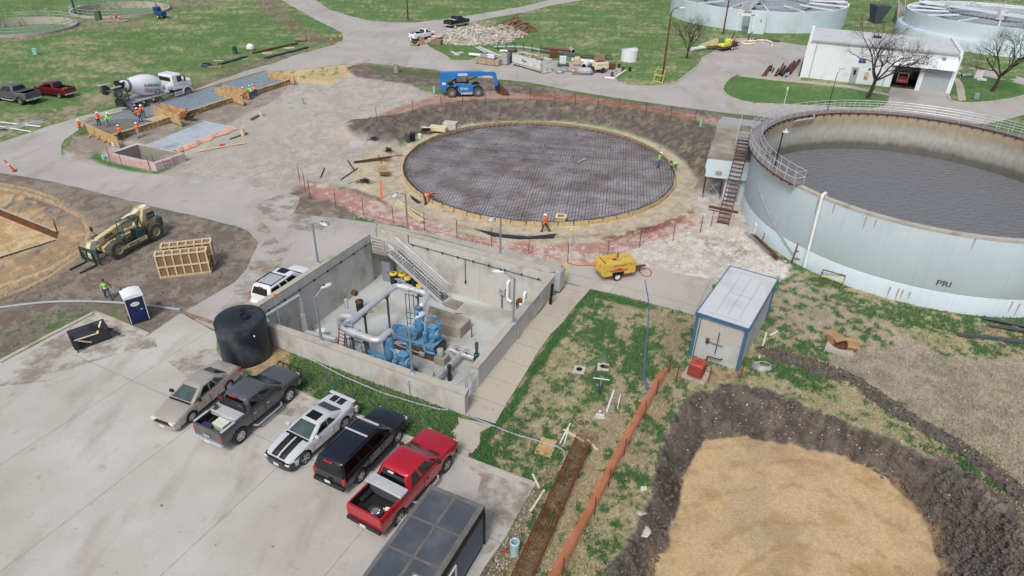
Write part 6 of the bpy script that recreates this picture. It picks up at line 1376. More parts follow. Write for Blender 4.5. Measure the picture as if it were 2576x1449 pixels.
for sg in (-1,1):
 q=MB(); y0,y1=sorted((sg*.06,sg*.42))
 def zt_at(x): return .995-.0*(x)
 P=[]
 for x,z in ((2.36,.735),(2.1,.84),(1.75,.905),(1.4,.965),(1.0,.995)): P+=[(x,y0,z),(x,y1,z)]
 q.add(P,[(2*i,2*i+1,2*i+3,2*i+2) for i in range(4)]);
 o=q.build('hood_stripe','black',cm); so_=o.modifiers.new('s','SOLIDIFY'); so_.thickness=.02; so_.offset=0
 q=MB(); q.box(-2.2,-1.78,y0,y1,1.07,1.115); q.build('trunk_stripe','black',cm)
q=MB(); q.bbox(-.55,.0,-.36,.36,1.35,1.385,.01); q.build('sunroof','glass_black',cm)
q=MB(); q.bbox(-2.45,-2.25,-.85,.85,1.06,1.12,.02); q.build('spoiler','paint_silver',cm)
sv_=vehicle('suv','big navy black station wagon with two silver roof bars','car',wheelpos((901.4,1213),(994.8,1113.6),1.75),dict(W=.98,r=.40,wf=1.6,wr=-1.45,paint='paint_navy',
 st=[(2.58,.5,.92,.8,.02),(2.5,.42,1.05,.9,.05),(2.2,.4,1.12,.96,.06),(1.3,.4,1.2,.98,.04),(1.0,.4,1.2,.98,.02),(-2.4,.42,1.22,.97,.02),(-2.56,.46,1.2,.93,.02)],
 gh=(1.35,-2.55,1.2,.93,.6,-2.36,1.86,.76),win=[(.02,.3),(.34,.56),(.6,.86)],doors=[(-.7,.2),(.24,1.15)],dz0=.55,lz=(.78,.98),ly=(.6,.9),tz=(.75,1.15),ty=(.8,.95),bf=(.4,.64),br=(.42,.64),brm='black',gr=(.66,.94),glass='glass_black',wsglass='glass_green',plate_rear=True,pz=.66,step=None,sp=5,mm='black',tw=.27,rr=.62,spw=.09))
for x in (-.35,.55):
 MB().bbox(x-.05,x+.05,-.68,.68,1.92,1.97,.01).build('roof_bar','alum',sv_)
for sg in (-1,1):
 MB().bbox(-1.9,.9,sg*.7-.02,sg*.7+.02,1.88,1.94,.01).build('roof_rail','black',sv_); MB().bbox(-.95,1.15,min(sg*.92,sg*1.1),max(sg*.92,sg*1.1),.34,.4,.02).build('running_board','black',sv_)
MB().bbox(-2.47,-2.4,-.25,.25,1.78,1.83,.01).build('brake_light','redlight',sv_)
rt=vehicle('pickup_truck','bright red extended cab pickup beside the site office','truck',wheelpos((996.4,1318),(1115.7,1184.5),1.8),pickup(paint='paint_red',glass='glass_black',brm='black',bfm='black',step=(1.15,-.8,'chrome'),wsglass='glass_green',win=[(.08,.34),(.44,.86)],doors=[(.12,1.2)],handle='black'))
q=MB(); q.bbox(-1.55,-1.0,-.98,.98,1.38,1.5,.02); q.build('toolbox_lid','alum',rt); MB().bbox(-1.5,-1.05,-.8,.8,.85,1.38,.02).build('toolbox','galv_dark',rt)
for sg in (-1,1): MB().bbox(-2.2,-1.3,min(sg*.62,sg*.85),max(sg*.62,sg*.85),.77,1.05,.06).build('wheel_hump','black',rt)
MB().bbox(-.98,-.9,-.15,.15,1.93,1.98,.01).build('cab_light','clearlight',rt)
tw_=thing('spare_wheel','spare wheel lying flat in the bed of the red pickup','wheel',inbed(rt,-2.35,-.2,.77),rt.rotation_euler.z)
q=MB(); q.lathe([(.24,0),(.38,0),(.41,.06),(.41,.2),(.38,.26),(.24,.26),(.24,0)],26); q.build('tyre','rubber',tw_)
q=MB(); q.lathe([(.24,.24),(.22,.18),(0,.18)],22)
for k in range(6): a=k*PI/3; q.beam((.05*math.cos(a),.05*math.sin(a),.2),(.23*math.cos(a),.23*math.sin(a),.23),.07,.03)
q.build('rim','rim',tw_)
for k,(x,y,lb,mt) in enumerate(((-1.95,-.55,'red and white oil carton in the bed of the red pickup','redpaint'),(-2.1,-.35,'grey and white battery box in the bed of the red pickup','lampgrey'))):
 t=thing('carton',lb,'carton',inbed(rt,x,y,.77),rt.rotation_euler.z+.3); MB().bbox(-.13,.13,-.16,.16,0,.2,.01).build('box',mt,t); MB().bbox(-.1,.1,-.12,.12,.202,.21,.002).build('top_label','white',t)
a_=G(655,768,.0); wd=G(760,690,0)
A=G(636.5,767,ZR);B=G(916,588,ZR); wdv=(B-A); wdv.z=0; wdv.normalize(); wn=Vector((-wdv.y,wdv.x,0))
rc=G(672,722,1.1);
cw=G(711,704,1.2); vehicle('suv','white station wagon with a black roof rack behind the basin wall','car',(Vector((cw.x,cw.y,0)),math.atan2(wdv.y,wdv.x)+R(3),3.0),dict(sc=1.0,W=.97,r=.39,wf=1.55,wr=-1.4,paint='paint_white',
 st=[(2.5,.5,.9,.8,.02),(2.42,.42,1.02,.9,.05),(2.1,.4,1.1,.95,.06),(1.25,.4,1.18,.97,.04),(1.0,.4,1.18,.97,.02),(-2.3,.42,1.2,.96,.02),(-2.46,.46,1.18,.92,.02)],
 gh=(1.3,-2.45,1.18,.92,.6,-2.2,1.84,.76),win=[(.03,.3),(.35,.56),(.6,.88)],doors=[(-.7,.2),(.24,1.15)],dz0=.55,lz=(.78,.98),ly=(.6,.9),tz=(.75,1.3),ty=(.84,.95),bf=(.4,.64),br=(.42,.64),gr=(.66,.94),glass='glass_black',plate_rear=True,pz=.66,sp=5,mm='white'))
wv=[o for o in bpy.data.objects if o.name.startswith('suv') and 'white station' in o.get('label','')][0]
MB().bbox(-.1,.55,-.4,.4,1.845,1.875,.01).build('sunroof','glass_black',wv)
q=MB()
for k in range(6): q.tube([(-1.9,-.55+.22*k,1.92),(-.45,-.55+.22*k,1.92)],.02,5)
for x in (-1.9,-.45): q.tube([(x,-.68,1.92),(x,.68,1.92)],.03,6)
for y in (-.68,.68): q.tube([(-2.0,y,1.9),(-.3,y,1.9)],.03,6)
q.build('roof_rack','black',wv)
MB().bbox(-2.3,-2.2,-.2,.2,1.74,1.8,.01).build('brake_light','redlight',wv)
g1_=wheelpos((59,262.6),(2.5,253),1.8)
f1=vehicle('pickup_truck','dusty grey four door pickup on the grass at the left edge','truck',g1_,pickup(paint='paint_dustgrey',glass='glass_black',step=(1.25,-.85,'alum'),group='pickups parked on the grass'))
q=MB(); q.bbox(-1.9,-.98,-.85,.85,1.34,1.38,.01); q.build('bed_cover','darkgrey',f1)
a=G(153,247.6,0); dd=Vector((math.cos(g1_[1]+R(2)),math.sin(g1_[1]+R(2)),0)); nn=Vector((-dd.y,dd.x,0)); nn=nn if nn.dot(a)>0 else -nn
f2=vehicle('pickup_truck','maroon pickup with a red cooler in its bed on the grass','truck',(a+dd*1.8+nn*.9,g1_[1]+R(2),3.6),pickup(paint='paint_maroon',glass='glass_black',group='pickups parked on the grass'))
boxthing('cooler','small red topped cooler in the bed of the maroon pickup','cooler',f2,-2.1,.1,.76,.4,.6,.5,'totenavy','redpaint')
p_=wheelpos((1135,71.4),(1178.7,62.3),1.8)
f3=vehicle('pickup_truck','black four door pickup parked behind the rubble heap','truck',p_,pickup(sc=1.08,paint='paint_black',glass='glass_black',step=(1.25,-.85,'galv'),rim='chrome'))
MB().bbox(-1.5,-1.0,-.85,.85,1.3,1.42,.02).build('toolbox','alum',f3)
q=MB()
for sg in (-1,1): q.bbox(-2.7,2.4,sg*1.01-.01,sg*1.01+.01,.5,.62,.003)
q.build('side_trim','galv',f3)
a=G(1082.5,99.0,0); hd_=math.atan2(G(1083,98).y-G(1052,108).y,G(1083,98).x-G(1052,108).x)
f4=vehicle('pickup_truck','white single cab pickup with a worker at its tailgate','truck',(G(1063,98,0),R(52),3.3),pickup(sc=1.0,paint='paint_white',glass='glass',W=.98,
 gh=(1.45,-.1,1.28,.93,.72,.05,1.9,.76),win=[(.1,.82)],doors=[(.1,1.2)],bed=(-2.75,-.2,.75)))
t=thing('barrel','blue and white barrels in the bed of the white pickup','barrel',inbed(f4,-1.9,.1,.76)); MB().lathe([(0,0),(.28,0),(.3,.4),(.28,.8),(0,.85)],14).build('drum_body','blueplast',t)
t=thing('jug','white tank in the bed of the white pickup','tank',inbed(f4,-2.4,-.4,.76)); MB().bbox(-.25,.25,-.25,.25,0,.7,.06).build('tank_body','white',t)
def bigwheel(t,x,y,r,w,side,tyre='rubber_muddy',rim='rim_beige'):
 q=MB(); q.X=Matrix.Translation((x,y,r))@Matrix.Rotation(PI/2*side,4,'X')
 q.lathe([(r*.5,-w/2),(r*.88,-w/2),(r*.95,-w*.3),(r*.95,w*.3),(r*.88,w/2),(r*.5,w/2),(r*.5,-w/2)],30)
 for k in range(18):
  a=2*PI*k/18
  for s_ in (-1,1):
   b_=a+(.09 if s_>0 else 0); c,sn=math.cos(b_),math.sin(b_); q.beam((r*.94*c,r*.94*sn,s_*.02),(r*.94*math.cos(b_+.16),r*.94*math.sin(b_+.16),s_*w*.5),.09,.08,up=(c,sn,0))
 o=q.build('wheel',tyre,t); q=MB(); q.X=Matrix.Translation((x,y,r))@Matrix.Rotation(PI/2*side,4,'X')
 q.lathe([(r*.5,-w*.5),(r*.46,-w*.44),(r*.4,-w*.2),(r*.22,-w*.2),(r*.2,-w*.34),(0,-w*.34)],22); q.build('rim',rim,o); return o
c_,hd_,wb_=wheelpos((395.2,602.3),(303.2,648.3),2.3)
gh=thing('telehandler','beige telescopic forklift with green cab and lowered forks','forklift',(c_.x,c_.y,0),hd_,sc=wb_/3.4)
vs=-1 if (Matrix.Rotation(-hd_,3,'Z')@(CAMP-c_)).y<0 else 1
for x in (1.7,-1.7):
 for sg in (-1,1): bigwheel(gh,x,sg*1.0,.72,.5,sg)
q=MB(); q.extr([(-2.3,.75),(-2.2,1.2),(1.6,1.2),(2.3,.95),(2.3,.6),(1.2,.55),(-2.3,.55)],-.42,.42); q.build('chassis','cream',gh)
q=MB(); q.extr([(-2.5,.9),(-2.6,1.5),(-2.3,2.5),(-1.6,2.55),(-1.15,1.35),(-1.0,.9)],.02*vs+.18 if False else .1,.55) ; q.X=None
q.build('boom_tower','cream',gh)
q=MB(); q.extr([(-2.5,.9),(-2.6,1.5),(-2.3,2.5),(-1.6,2.55),(-1.15,1.35),(-1.0,.9)],-.55,-.1); q.build('boom_tower','cream',gh)
q=MB(); q.bbox(-2.9,-2.5,-.8,.8,.75,1.5,.06); q.build('counterweight','green_mach',gh)
q=MB(); q.beam((-2.0,0,2.25),(2.35,0,1.45),.42,.5); q.build('boom','cream',gh)
MB().beam((-2.3,0,2.52),(-.2,0,2.15),.5,.2).build('boom_cover','cream_white',gh); MB().beam((2.3,0,1.46),(2.75,0,1.38),.3,.36).build('boom_inner','cream_white',gh)
q=MB(); q.extr([(2.6,1.7),(2.95,1.75),(3.2,1.3),(3.25,.45),(2.95,.3),(2.85,1.0),(2.6,1.3)],-.22,.22); q.build('boom_nose','cream_white',gh)
q=MB();
for z in (.25,1.0): q.box(3.2,3.32,-1.0,1.0,z,z+.12)
for y in (-1.0,-.35,.25,.9): q.box(3.2,3.3,y,y+.1,.2,1.1)
q.build('fork_carriage','green_mach',gh)
q=MB(); q.box(3.22,3.3,-.95,.95,.96,1.25); q.build('load_guard','green_mach',gh)
for y in (-.55,.55): q=MB(); q.box(3.3,4.7,y-.06,y+.06,.04,.09); q.box(3.3,3.36,y-.06,y+.06,.09,.9); q.build('fork','black',gh)
yc0,yc1=(-1.2,-.5) if vs<0 else (.5,1.2)
q=MB(); q.box(-.9,1.3,yc0,yc1,.62,.75); q.box(-.85,-.1,yc0,yc1,.75,1.45); q.extr([(.75,.75),(1.35,.75),(1.2,1.4),(.95,1.5)],yc0,yc1); q.build('cab_base','green_mach',gh)
q=MB()
for (x,z0,x1_,z1_) in ((.95,1.45,.85,2.5),(-.75,1.4,-.6,2.5)):
 for y in (yc0+.04,yc1-.04): q.tube([(x,y,z0),(x1_,y,z1_)],.04,6)
q.tube([(.85,yc0+.04,2.5),(-.6,yc0+.04,2.5)],.045,6); q.tube([(.85,yc1-.04,2.5),(-.6,yc1-.04,2.5)],.045,6)
for k in range(7): x=-.0+k*.13; q.tube([(x,yc0+.04,2.5),(x,yc1-.04,2.5)],.025,5)
q.build('roll_cage','green_mach',gh); q=MB(); q.box(-.62,-.05,yc0,yc1,2.5,2.56); q.build('cab_roof','green_mach',gh)
q=MB(); ym=(yc0+yc1)/2; q.bbox(-.1,.35,ym-.22,ym+.22,.8,1.05,.04); q.bbox(-.15,-.02,ym-.22,ym+.22,1.05,1.6,.04); q.build('seat','black',gh)
q=MB(); yo=yc0 if vs<0 else yc1; q.box(-.85,1.5,min(yo,yo+vs*.06),max(yo,yo+vs*.06),.55,.85); q.build('side_skirt','cream',gh)
q=MB(); q.bbox(.1,1.7,-.5*vs-.35,-.5*vs+.35,1.15,1.55,.1); q.build('engine_hood','cream',gh)
MB().lathe([(0,0),(.06,0),(.05,.1),(0,.12)],10,(-.3,ym,2.56)).build('beacon','amber',gh)
q=MB(); q.bbox(1.9,1.98,-vs*.9-.14,-vs*.9+.14,1.9,2.3,.03); q.tube([(1.94,-vs*.9,1.9),(1.7,-vs*.6,1.45)],.02,5); q.build('mirror','black',gh)
def sidetext(t,s,size,x,z,y,vs,mt='black',ry=0,**kw):
 Mx=Matrix.Translation((x,y,z))@(Matrix.Rotation(0 if vs<0 else PI,4,'Z'))@Matrix.Rotation(PI/2,4,'X')@Matrix.Rotation(ry,4,'Z'); return text('decal',s,size,mt,t,Mx,.004,**kw)
sidetext(gh,'GEHL',.34,1.5,1.6,vs*.22,vs,ry=R(10)*(1 if vs>0 else -1),bold=.012)
sidetext(gh,'DYNALIFT',.18,.4,.7,yo+vs*.065,vs)
q=MB(); y0=vs*.56; q.box(-2.45,-1.75,min(y0,y0+vs*.01),max(y0,y0+vs*.01),1.65,2.15); q.build('decal_panel','totenavy',gh); sidetext(gh,'DL11-55',.13,-2.1,1.85,y0+vs*.014,vs,'white')
c_,hd_,wb_=wheelpos((1136.4,244.9),(1202,242.9),2.1)
bl=thing('telehandler','blue telescopic forklift with a rusty bucket, behind the mesh fence','forklift',(c_.x,c_.y,0),hd_,sc=wb_/3.5)
vs=-1
for x in (1.75,-1.75):
 for sg in (-1,1): bigwheel(bl,x,sg*.95,.66,.45,sg,'rubber_muddy','lampgrey')
 for sg in (-1,1):
  q=MB(); q.X=T(x,sg*.95,.66,0); q.lathe([(0,0)]*2,4) if False else None
  rg=[]
  for k in range(9):
   a=PI*k/8; rg.append([(.78*math.cos(a),-.26,.78*math.sin(a)),(.78*math.cos(a),.26,.78*math.sin(a)),(.72*math.cos(a),.26,.72*math.sin(a)),(.72*math.cos(a),-.26,.72*math.sin(a))])
  q.loft(rg[1:-1]); q.build('mudguard','black',bl)
q=MB(); q.extr([(-2.9,.7),(-3.0,1.6),(-2.6,1.95),(-1.9,1.3),(-1.2,1.25),(2.4,1.2),(2.5,.8),(1.0,.6),(-1.0,.6)],-.5,.5); q.build('chassis','blue_lift',bl)
q=MB(); q.extr([(-1.35,1.5),(-1.1,1.72),(.7,1.65),(1.15,1.35),(1.05,.6),(-.75,.55),(-1.0,1.0)],-1.1,-.5); q.build('engine_pod','blue_lift',bl)
q=MB(); q.bbox(-1.0,1.0,-1.05,-.5,.3,.55,.03); q.build('step_box','black',bl)
q=MB(); q.extr([(-1.3,1.35),(-1.0,1.6),(-.85,1.45),(-1.05,.95)],-1.12,-1.1); q.build('vent_panel','black',bl)
q=MB(); q.extr([(-3.15,1.0),(-3.1,3.05),(-2.85,3.08),(-1.2,2.55),(-.9,2.35),(-2.1,2.2),(-2.4,1.7),(-1.9,1.4),(-1.9,.75),(-2.95,.7)],-.52,-.3); q.X=None; q.extr([(-3.15,1.0),(-3.1,3.05),(-2.85,3.08),(-1.2,2.55),(-.9,2.35),(-2.1,2.2),(-2.4,1.7),(-1.9,1.4),(-1.9,.75),(-2.95,.7)],.3,.52); q.build('rear_frame','blue_lift',bl)
q=MB(); q.bbox(-3.0,2.45,-.29,.29,2.45,3.12,.03); q.build('boom','blue_lift',bl)
q=MB(); q.bbox(2.46,3.0,-.23,.23,2.52,3.02,.02); q.bbox(3.01,3.5,-.19,.19,2.55,2.95,.02); q.build('boom_inner','blue_lift',bl)
q=MB(); q.extr([(3.3,2.55),(3.3,2.96),(4.1,2.98),(4.35,2.75),(4.65,1.3),(4.4,1.0),(4.15,1.3),(3.9,2.4)],-.2,.2); q.build('boom_nose','blue_lift',bl)
q=MB(); q.bbox(4.3,4.9,-.5,.5,.55,1.2,.05); q.beam((4.4,0,1.9),(4.95,0,1.1),.12,.14); q.build('quick_coupler','black',bl)
q=MB();
bk=[(4.85,1.25),(5.6,.9),(5.5,.4),(4.9,.35)]
q.extr([(4.85,1.3),(4.8,.5),(5.0,.22),(6.1,.12),(6.1,.16),(5.05,.28),(4.88,.55),(4.92,1.3)],-1.1,1.1)
for y in (-1.12,1.08): q.extr([(4.85,1.3),(4.8,.5),(5.0,.22),(6.1,.12)],y,y+.04)
q.build('bucket','rust',bl)
q=MB(); q.tube([(-2.2,-.1,1.4),(-.9,-.1,2.3)],.1,8); q.tube([(.2,.1,1.7),(1.9,.1,2.4)],.08,8); q.build('lift_cylinder','black',bl)
q=MB(); q.box(-1.0,.8,.5,1.15,1.2,1.5);
for (x,y) in ((-1.0,.55),(-1.0,1.1),(.6,.55),(.6,1.1)): q.tube([(x,y,1.4),(x*.8,y,2.65)],.05,6)
q.box(-.85,.55,.5,1.12,2.65,2.7); q.build('cab_frame','black',bl)
MB().bbox(-.8,.45,-.32,-.295,2.62,2.9,.005).build('decal_panel','white',bl); sidetext(bl,'United Rentals',.16,-.18,2.76,-.325,-1,'navyblue',fit=1.0)
sidetext(bl,'Genie',.42,-.05,1.12,-1.105,-1,'cream_white',bold=.015,fit=1.15)
MB().bbox(-.5,1.0,-1.12,-1.06,.38,.58,.01).build('decal_panel','white',bl); sidetext(bl,'1.800.UR.RENTS',.13,.25,.48,-1.125,-1,'navyblue',fit=1.3)
MB().bbox(-2.95,-2.45,-.54,-.525,1.55,1.85,.003).build('decal_panel','white',bl)
c_,hd_,wb_=wheelpos((385,269),(473.2,242.8),2.2)
mx=thing('mixer_truck','white concrete mixer truck pouring into the long form','truck',(c_.x,c_.y,0),hd_,sc=wb_/5.0)
for sg in (-1,1):
 wheel(mx,2.5,sg*1.0,.54,.32,'lampgrey','rubber_muddy',8,sg,.6)
 for x in (-1.55,-2.85,-4.05): wheel(mx,x,sg*1.0,.5,.34,'lampgrey','rubber_muddy',8,sg,.6)
q=MB(); q.box(-4.9,2.9,-.45,.45,.75,1.0); q.build('chassis','galv_dark',mx)
q=MB(); q.bbox(.6,2.15,-1.12,1.12,1.15,2.9,.1,tx=.05); q.build('cab','paint_white',mx)
q=MB(); q.bbox(2.1,3.7,-.85,.85,1.0,2.0,.18,tx=.06); q.build('hood','paint_white',mx)
for sg in (-1,1):
 q=MB(); rg=[]
 for k in range(7):
  a=PI*k/6; rg.append([(2.5+.72*math.cos(a),sg*.78,.6+.72*math.sin(a)),(2.5+.72*math.cos(a),sg*1.18,.6+.72*math.sin(a)),(2.5+.62*math.cos(a),sg*1.18,.6+.62*math.sin(a)),(2.5+.62*math.cos(a),sg*.78,.6+.62*math.sin(a))])
 q.loft(rg); q.build('fender','paint_white',mx)
 y=sg*1.125
 q=MB(); q.box(1.35,2.0,min(y,y+sg*.01),max(y,y+sg*.01),2.0,2.65); q.build('side_window','glass',mx)
 q=MB(); q.box(1.25,2.08,min(y,y+sg*.006),max(y,y+sg*.006),1.2,1.95); q.build('door','paint_white',mx)
 q=MB(); q.bbox(2.3,2.42,sg*1.25-.1,sg*1.25+.1,1.9,2.5,.03); q.build('mirror','black',mx)
q=MB(); q.box(.58,.6,-.9,.9,2.2,2.65); q.build('rear_window','glass',mx)
q=MB(); q.add([(2.16,-.95,2.05),(2.16,.95,2.05),(2.1,.9,2.75),(2.1,-.9,2.75)],[(0,1,2,3)]); q.build('windshield','glass',mx)
q=MB(); q.bbox(-5.0,-.6,-1.15,1.15,1.0,1.16,.03); q.build('deck','galv',mx)
q=MB(); q.bbox(.7,2.1,-1.15,-.85,.45,.95,.04); q.bbox(.7,2.1,.85,1.15,.45,.95,.04); q.build('step_tank','galv',mx)
q=MB(); q.tube([(-.2,-.75,1.6),(.5,-.75,1.6)],[.38,.38],14); q.build('water_tank','paint_white',mx); q=MB(); q.tube([(-.5,-.8,1.2),(.1,-.8,1.2)],.22,12); q.build('fuel_tank','paint_white',mx)
da=Vector((-.45,0,1.95)); db=Vector((-4.9,0,2.85)); ax_=(db-da).normalized(); Ld=(db-da).length
prof=[(0,0),(.55,0),(.85,.12),(1.08,.55),(1.2,1.2),(1.2,1.9),(1.05,2.7),(.82,3.5),(.6,4.15),(.55,Ld)]
up_=Vector((0,1,0)); side3=ax_.cross(up_)
def drumP(r,s,a): return da+ax_*s+(up_*math.cos(a)+side3*math.sin(a))*r
q=MB(); rg=[]
for r,s in prof[1:]: rg.append([drumP(r,s,2*PI*k/36) for k in range(36)])
q.loft(rg); q.build('drum','paint_white',mx)
q=MB(); q.loft([[drumP(r,s,2*PI*k/36) for k in range(36)] for r,s in ((.72,3.9),(.75,3.95),(.75,4.1),(.7,4.15))]); q.build('drum_ring','galv_dark',mx)
def drad(s):
 for (r0,s0),(r1,s1) in zip(prof[1:-1],prof[2:]):
  if s0<=s<=s1: return r0+(r1-r0)*(s-s0)/(s1-s0)
 return 1
def wrapD(c,s0=1.55,off=.012,a0=None):
 s=s0+c.x; r=drad(s)+off+c.z; a=PI+(-c.y)/1.2-.12
 return drumP(r,s,a)
def dtext(sx,s,size,s0,dy,mt,fit):
 def fn(c):
  c2=Vector((c.x,c.y+dy,c.z)); return wrapD(c2,s0)
 return text('lettering',s,size,mt,mx,None,.006,fn,bold=.012,fit=fit)
dtext(0,'US',.68,1.0,.36,'darkgrey',.85); dtext(0,'CONCRETE',.4,1.6,-.3,'darkgrey',2.0)
q=MB();
for k in range(5):
 for (x0,x1,dy) in ((1.5,2.05,0),(2.05,2.55,-.06)):
  yy=.62-k*.105+dy; n=6; P=[]
  for i in range(n+1):
   for y_ in (yy,yy-.04): P.append(wrapD(Vector((x0+(x1-x0)*i/n,y_,.006)),0))
  q.add(P,[(2*i,2*i+1,2*i+3,2*i+2) for i in range(n)])
q.build('flag_stripes','redlight',mx,smooth=0)
q=MB(); q.loft([[Vector((-5.15,0,3.0))+Vector((.55*r_*math.cos(a),.6*r_*math.sin(a),z)) for a in [2*PI*k/14 for k in range(14)]] for r_,z in ((.6,-.4),(1.0,.35),(.9,.35),(.5,-.35))],cap=False); q.build('hopper','steel_dark',mx)
q=MB(); q.beam((-4.9,-.6,1.1),(-4.9,-.5,2.7),.1,.14); q.beam((-4.9,.6,1.1),(-4.9,.5,2.7),.1,.14); q.bbox(-5.3,-4.6,-.6,.6,1.7,1.85,.02); q.beam((-5.0,-.5,2.6),(-6.3,-.9,2.5),.1,.12); q.beam((-5.0,.5,2.6),(-6.3,.9,2.5),.1,.12); q.beam((-6.3,-1,2.5),(-6.3,1,2.5),.12,.12); q.build('rear_frame','galv_dark',mx)
for sg in (-1,1):
 q=MB(); q.X=Matrix.Translation((0,0,2.0)); w=wheel(mx,-6.3,sg*1.0,.52,.34,'lampgrey','rubber_muddy',8,sg,.6); w.location=(0,0,2.0)
 q=MB(); q.X=None; q.bbox(-6.9,-5.7,min(sg*.8,sg*1.2),max(sg*.8,sg*1.2),3.08,3.16,.03); q.build('tag_fender','galv',mx)
qa=Vector((-5.3,0,1.9)); tgt=TM[mx.name].inverted()@G(251.6+.1259*735,169.8+.1259*920,.75);
def trough(q,a,b,w=.26):
 d=(b-a).normalized(); s_=d.cross(Vector((0,0,1))).normalized(); u_=s_.cross(d); rg=[]
 for p in (a,b): rg.append([p+s_*(w*math.cos(t_))-u_*(w*.8*math.sin(t_))*1 for t_ in [PI*k/8 for k in range(9)]]+[p+s_*((w-.03)*math.cos(t_))-u_*((w-.03)*.8*math.sin(t_)) for t_ in [PI*k/8 for k in range(8,-1,-1)]])
 q.loft(rg)
q=MB(); trough(q,qa,tgt,.3); q.build('chute','galv_dark',mx)
q=MB(); q.beam(qa+Vector((-.2,.3,-.1)),Vector((-5.6,.8,.6)),.15,.2); q.bbox(-5.7,-5.1,-.5,.9,.7,1.4,.06); q.build('chute_carrier','steel_dark',mx)
q=MB(); q.bbox(-5.1,-4.9,-1.15,1.15,.5,.75,.02); q.build('rear_bumper','galv_dark',mx)
sidetext(mx,'READY MIX CONCRETE',.11,1.7,1.65,-1.138,-1,'rust',fit=.7)
bpy.context.view_layer.update()
_dg=bpy.context.evaluated_depsgraph_get(); _ge=ground.evaluated_get(_dg)
def GT(px,py):
 "terrain point seen at a measured pixel"
 ok,p,n,i=_ge.ray_cast(CAMP,rayd(px,py).normalized()); return p if ok else G(px,py,0)
def HT(x,y):
 ok,p,n,i=_ge.ray_cast(Vector((x,y,30)),Vector((0,0,-1))); return p.z if ok else 0
def remesh(q,name,mt,parent,vox,sm=3):
 a=q.build('tmp',mt); md=a.modifiers.new('r','REMESH'); md.mode='VOXEL'; md.voxel_size=vox
 s=a.modifiers.new('s','SMOOTH'); s.iterations=sm; s.factor=.5
 dg=bpy.context.evaluated_depsgraph_get(); me=bpy.data.meshes.new_from_object(a.evaluated_get(dg)); bpy.data.objects.remove(a)
 me.name=name; me.materials.clear(); me.materials.append(M[mt]); me.polygons.foreach_set('use_smooth',[True]*len(me.polygons))
 o=bpy.data.objects.new(name,me); col.objects.link(o); o.parent=parent; return o
def ball(q,c,r,sx=1,sy=1,sz=1,n=10):
 rg=[]
 for i in range(1,7):
  a=PI*i/7; rg.append([(c[0]+r*sx*math.sin(a)*math.cos(b),c[1]+r*sy*math.sin(a)*math.sin(b),c[2]+r*sz*math.cos(a)) for b in [2*PI*k/n for k in range(n)]])
 q.loft(rg[::-1])
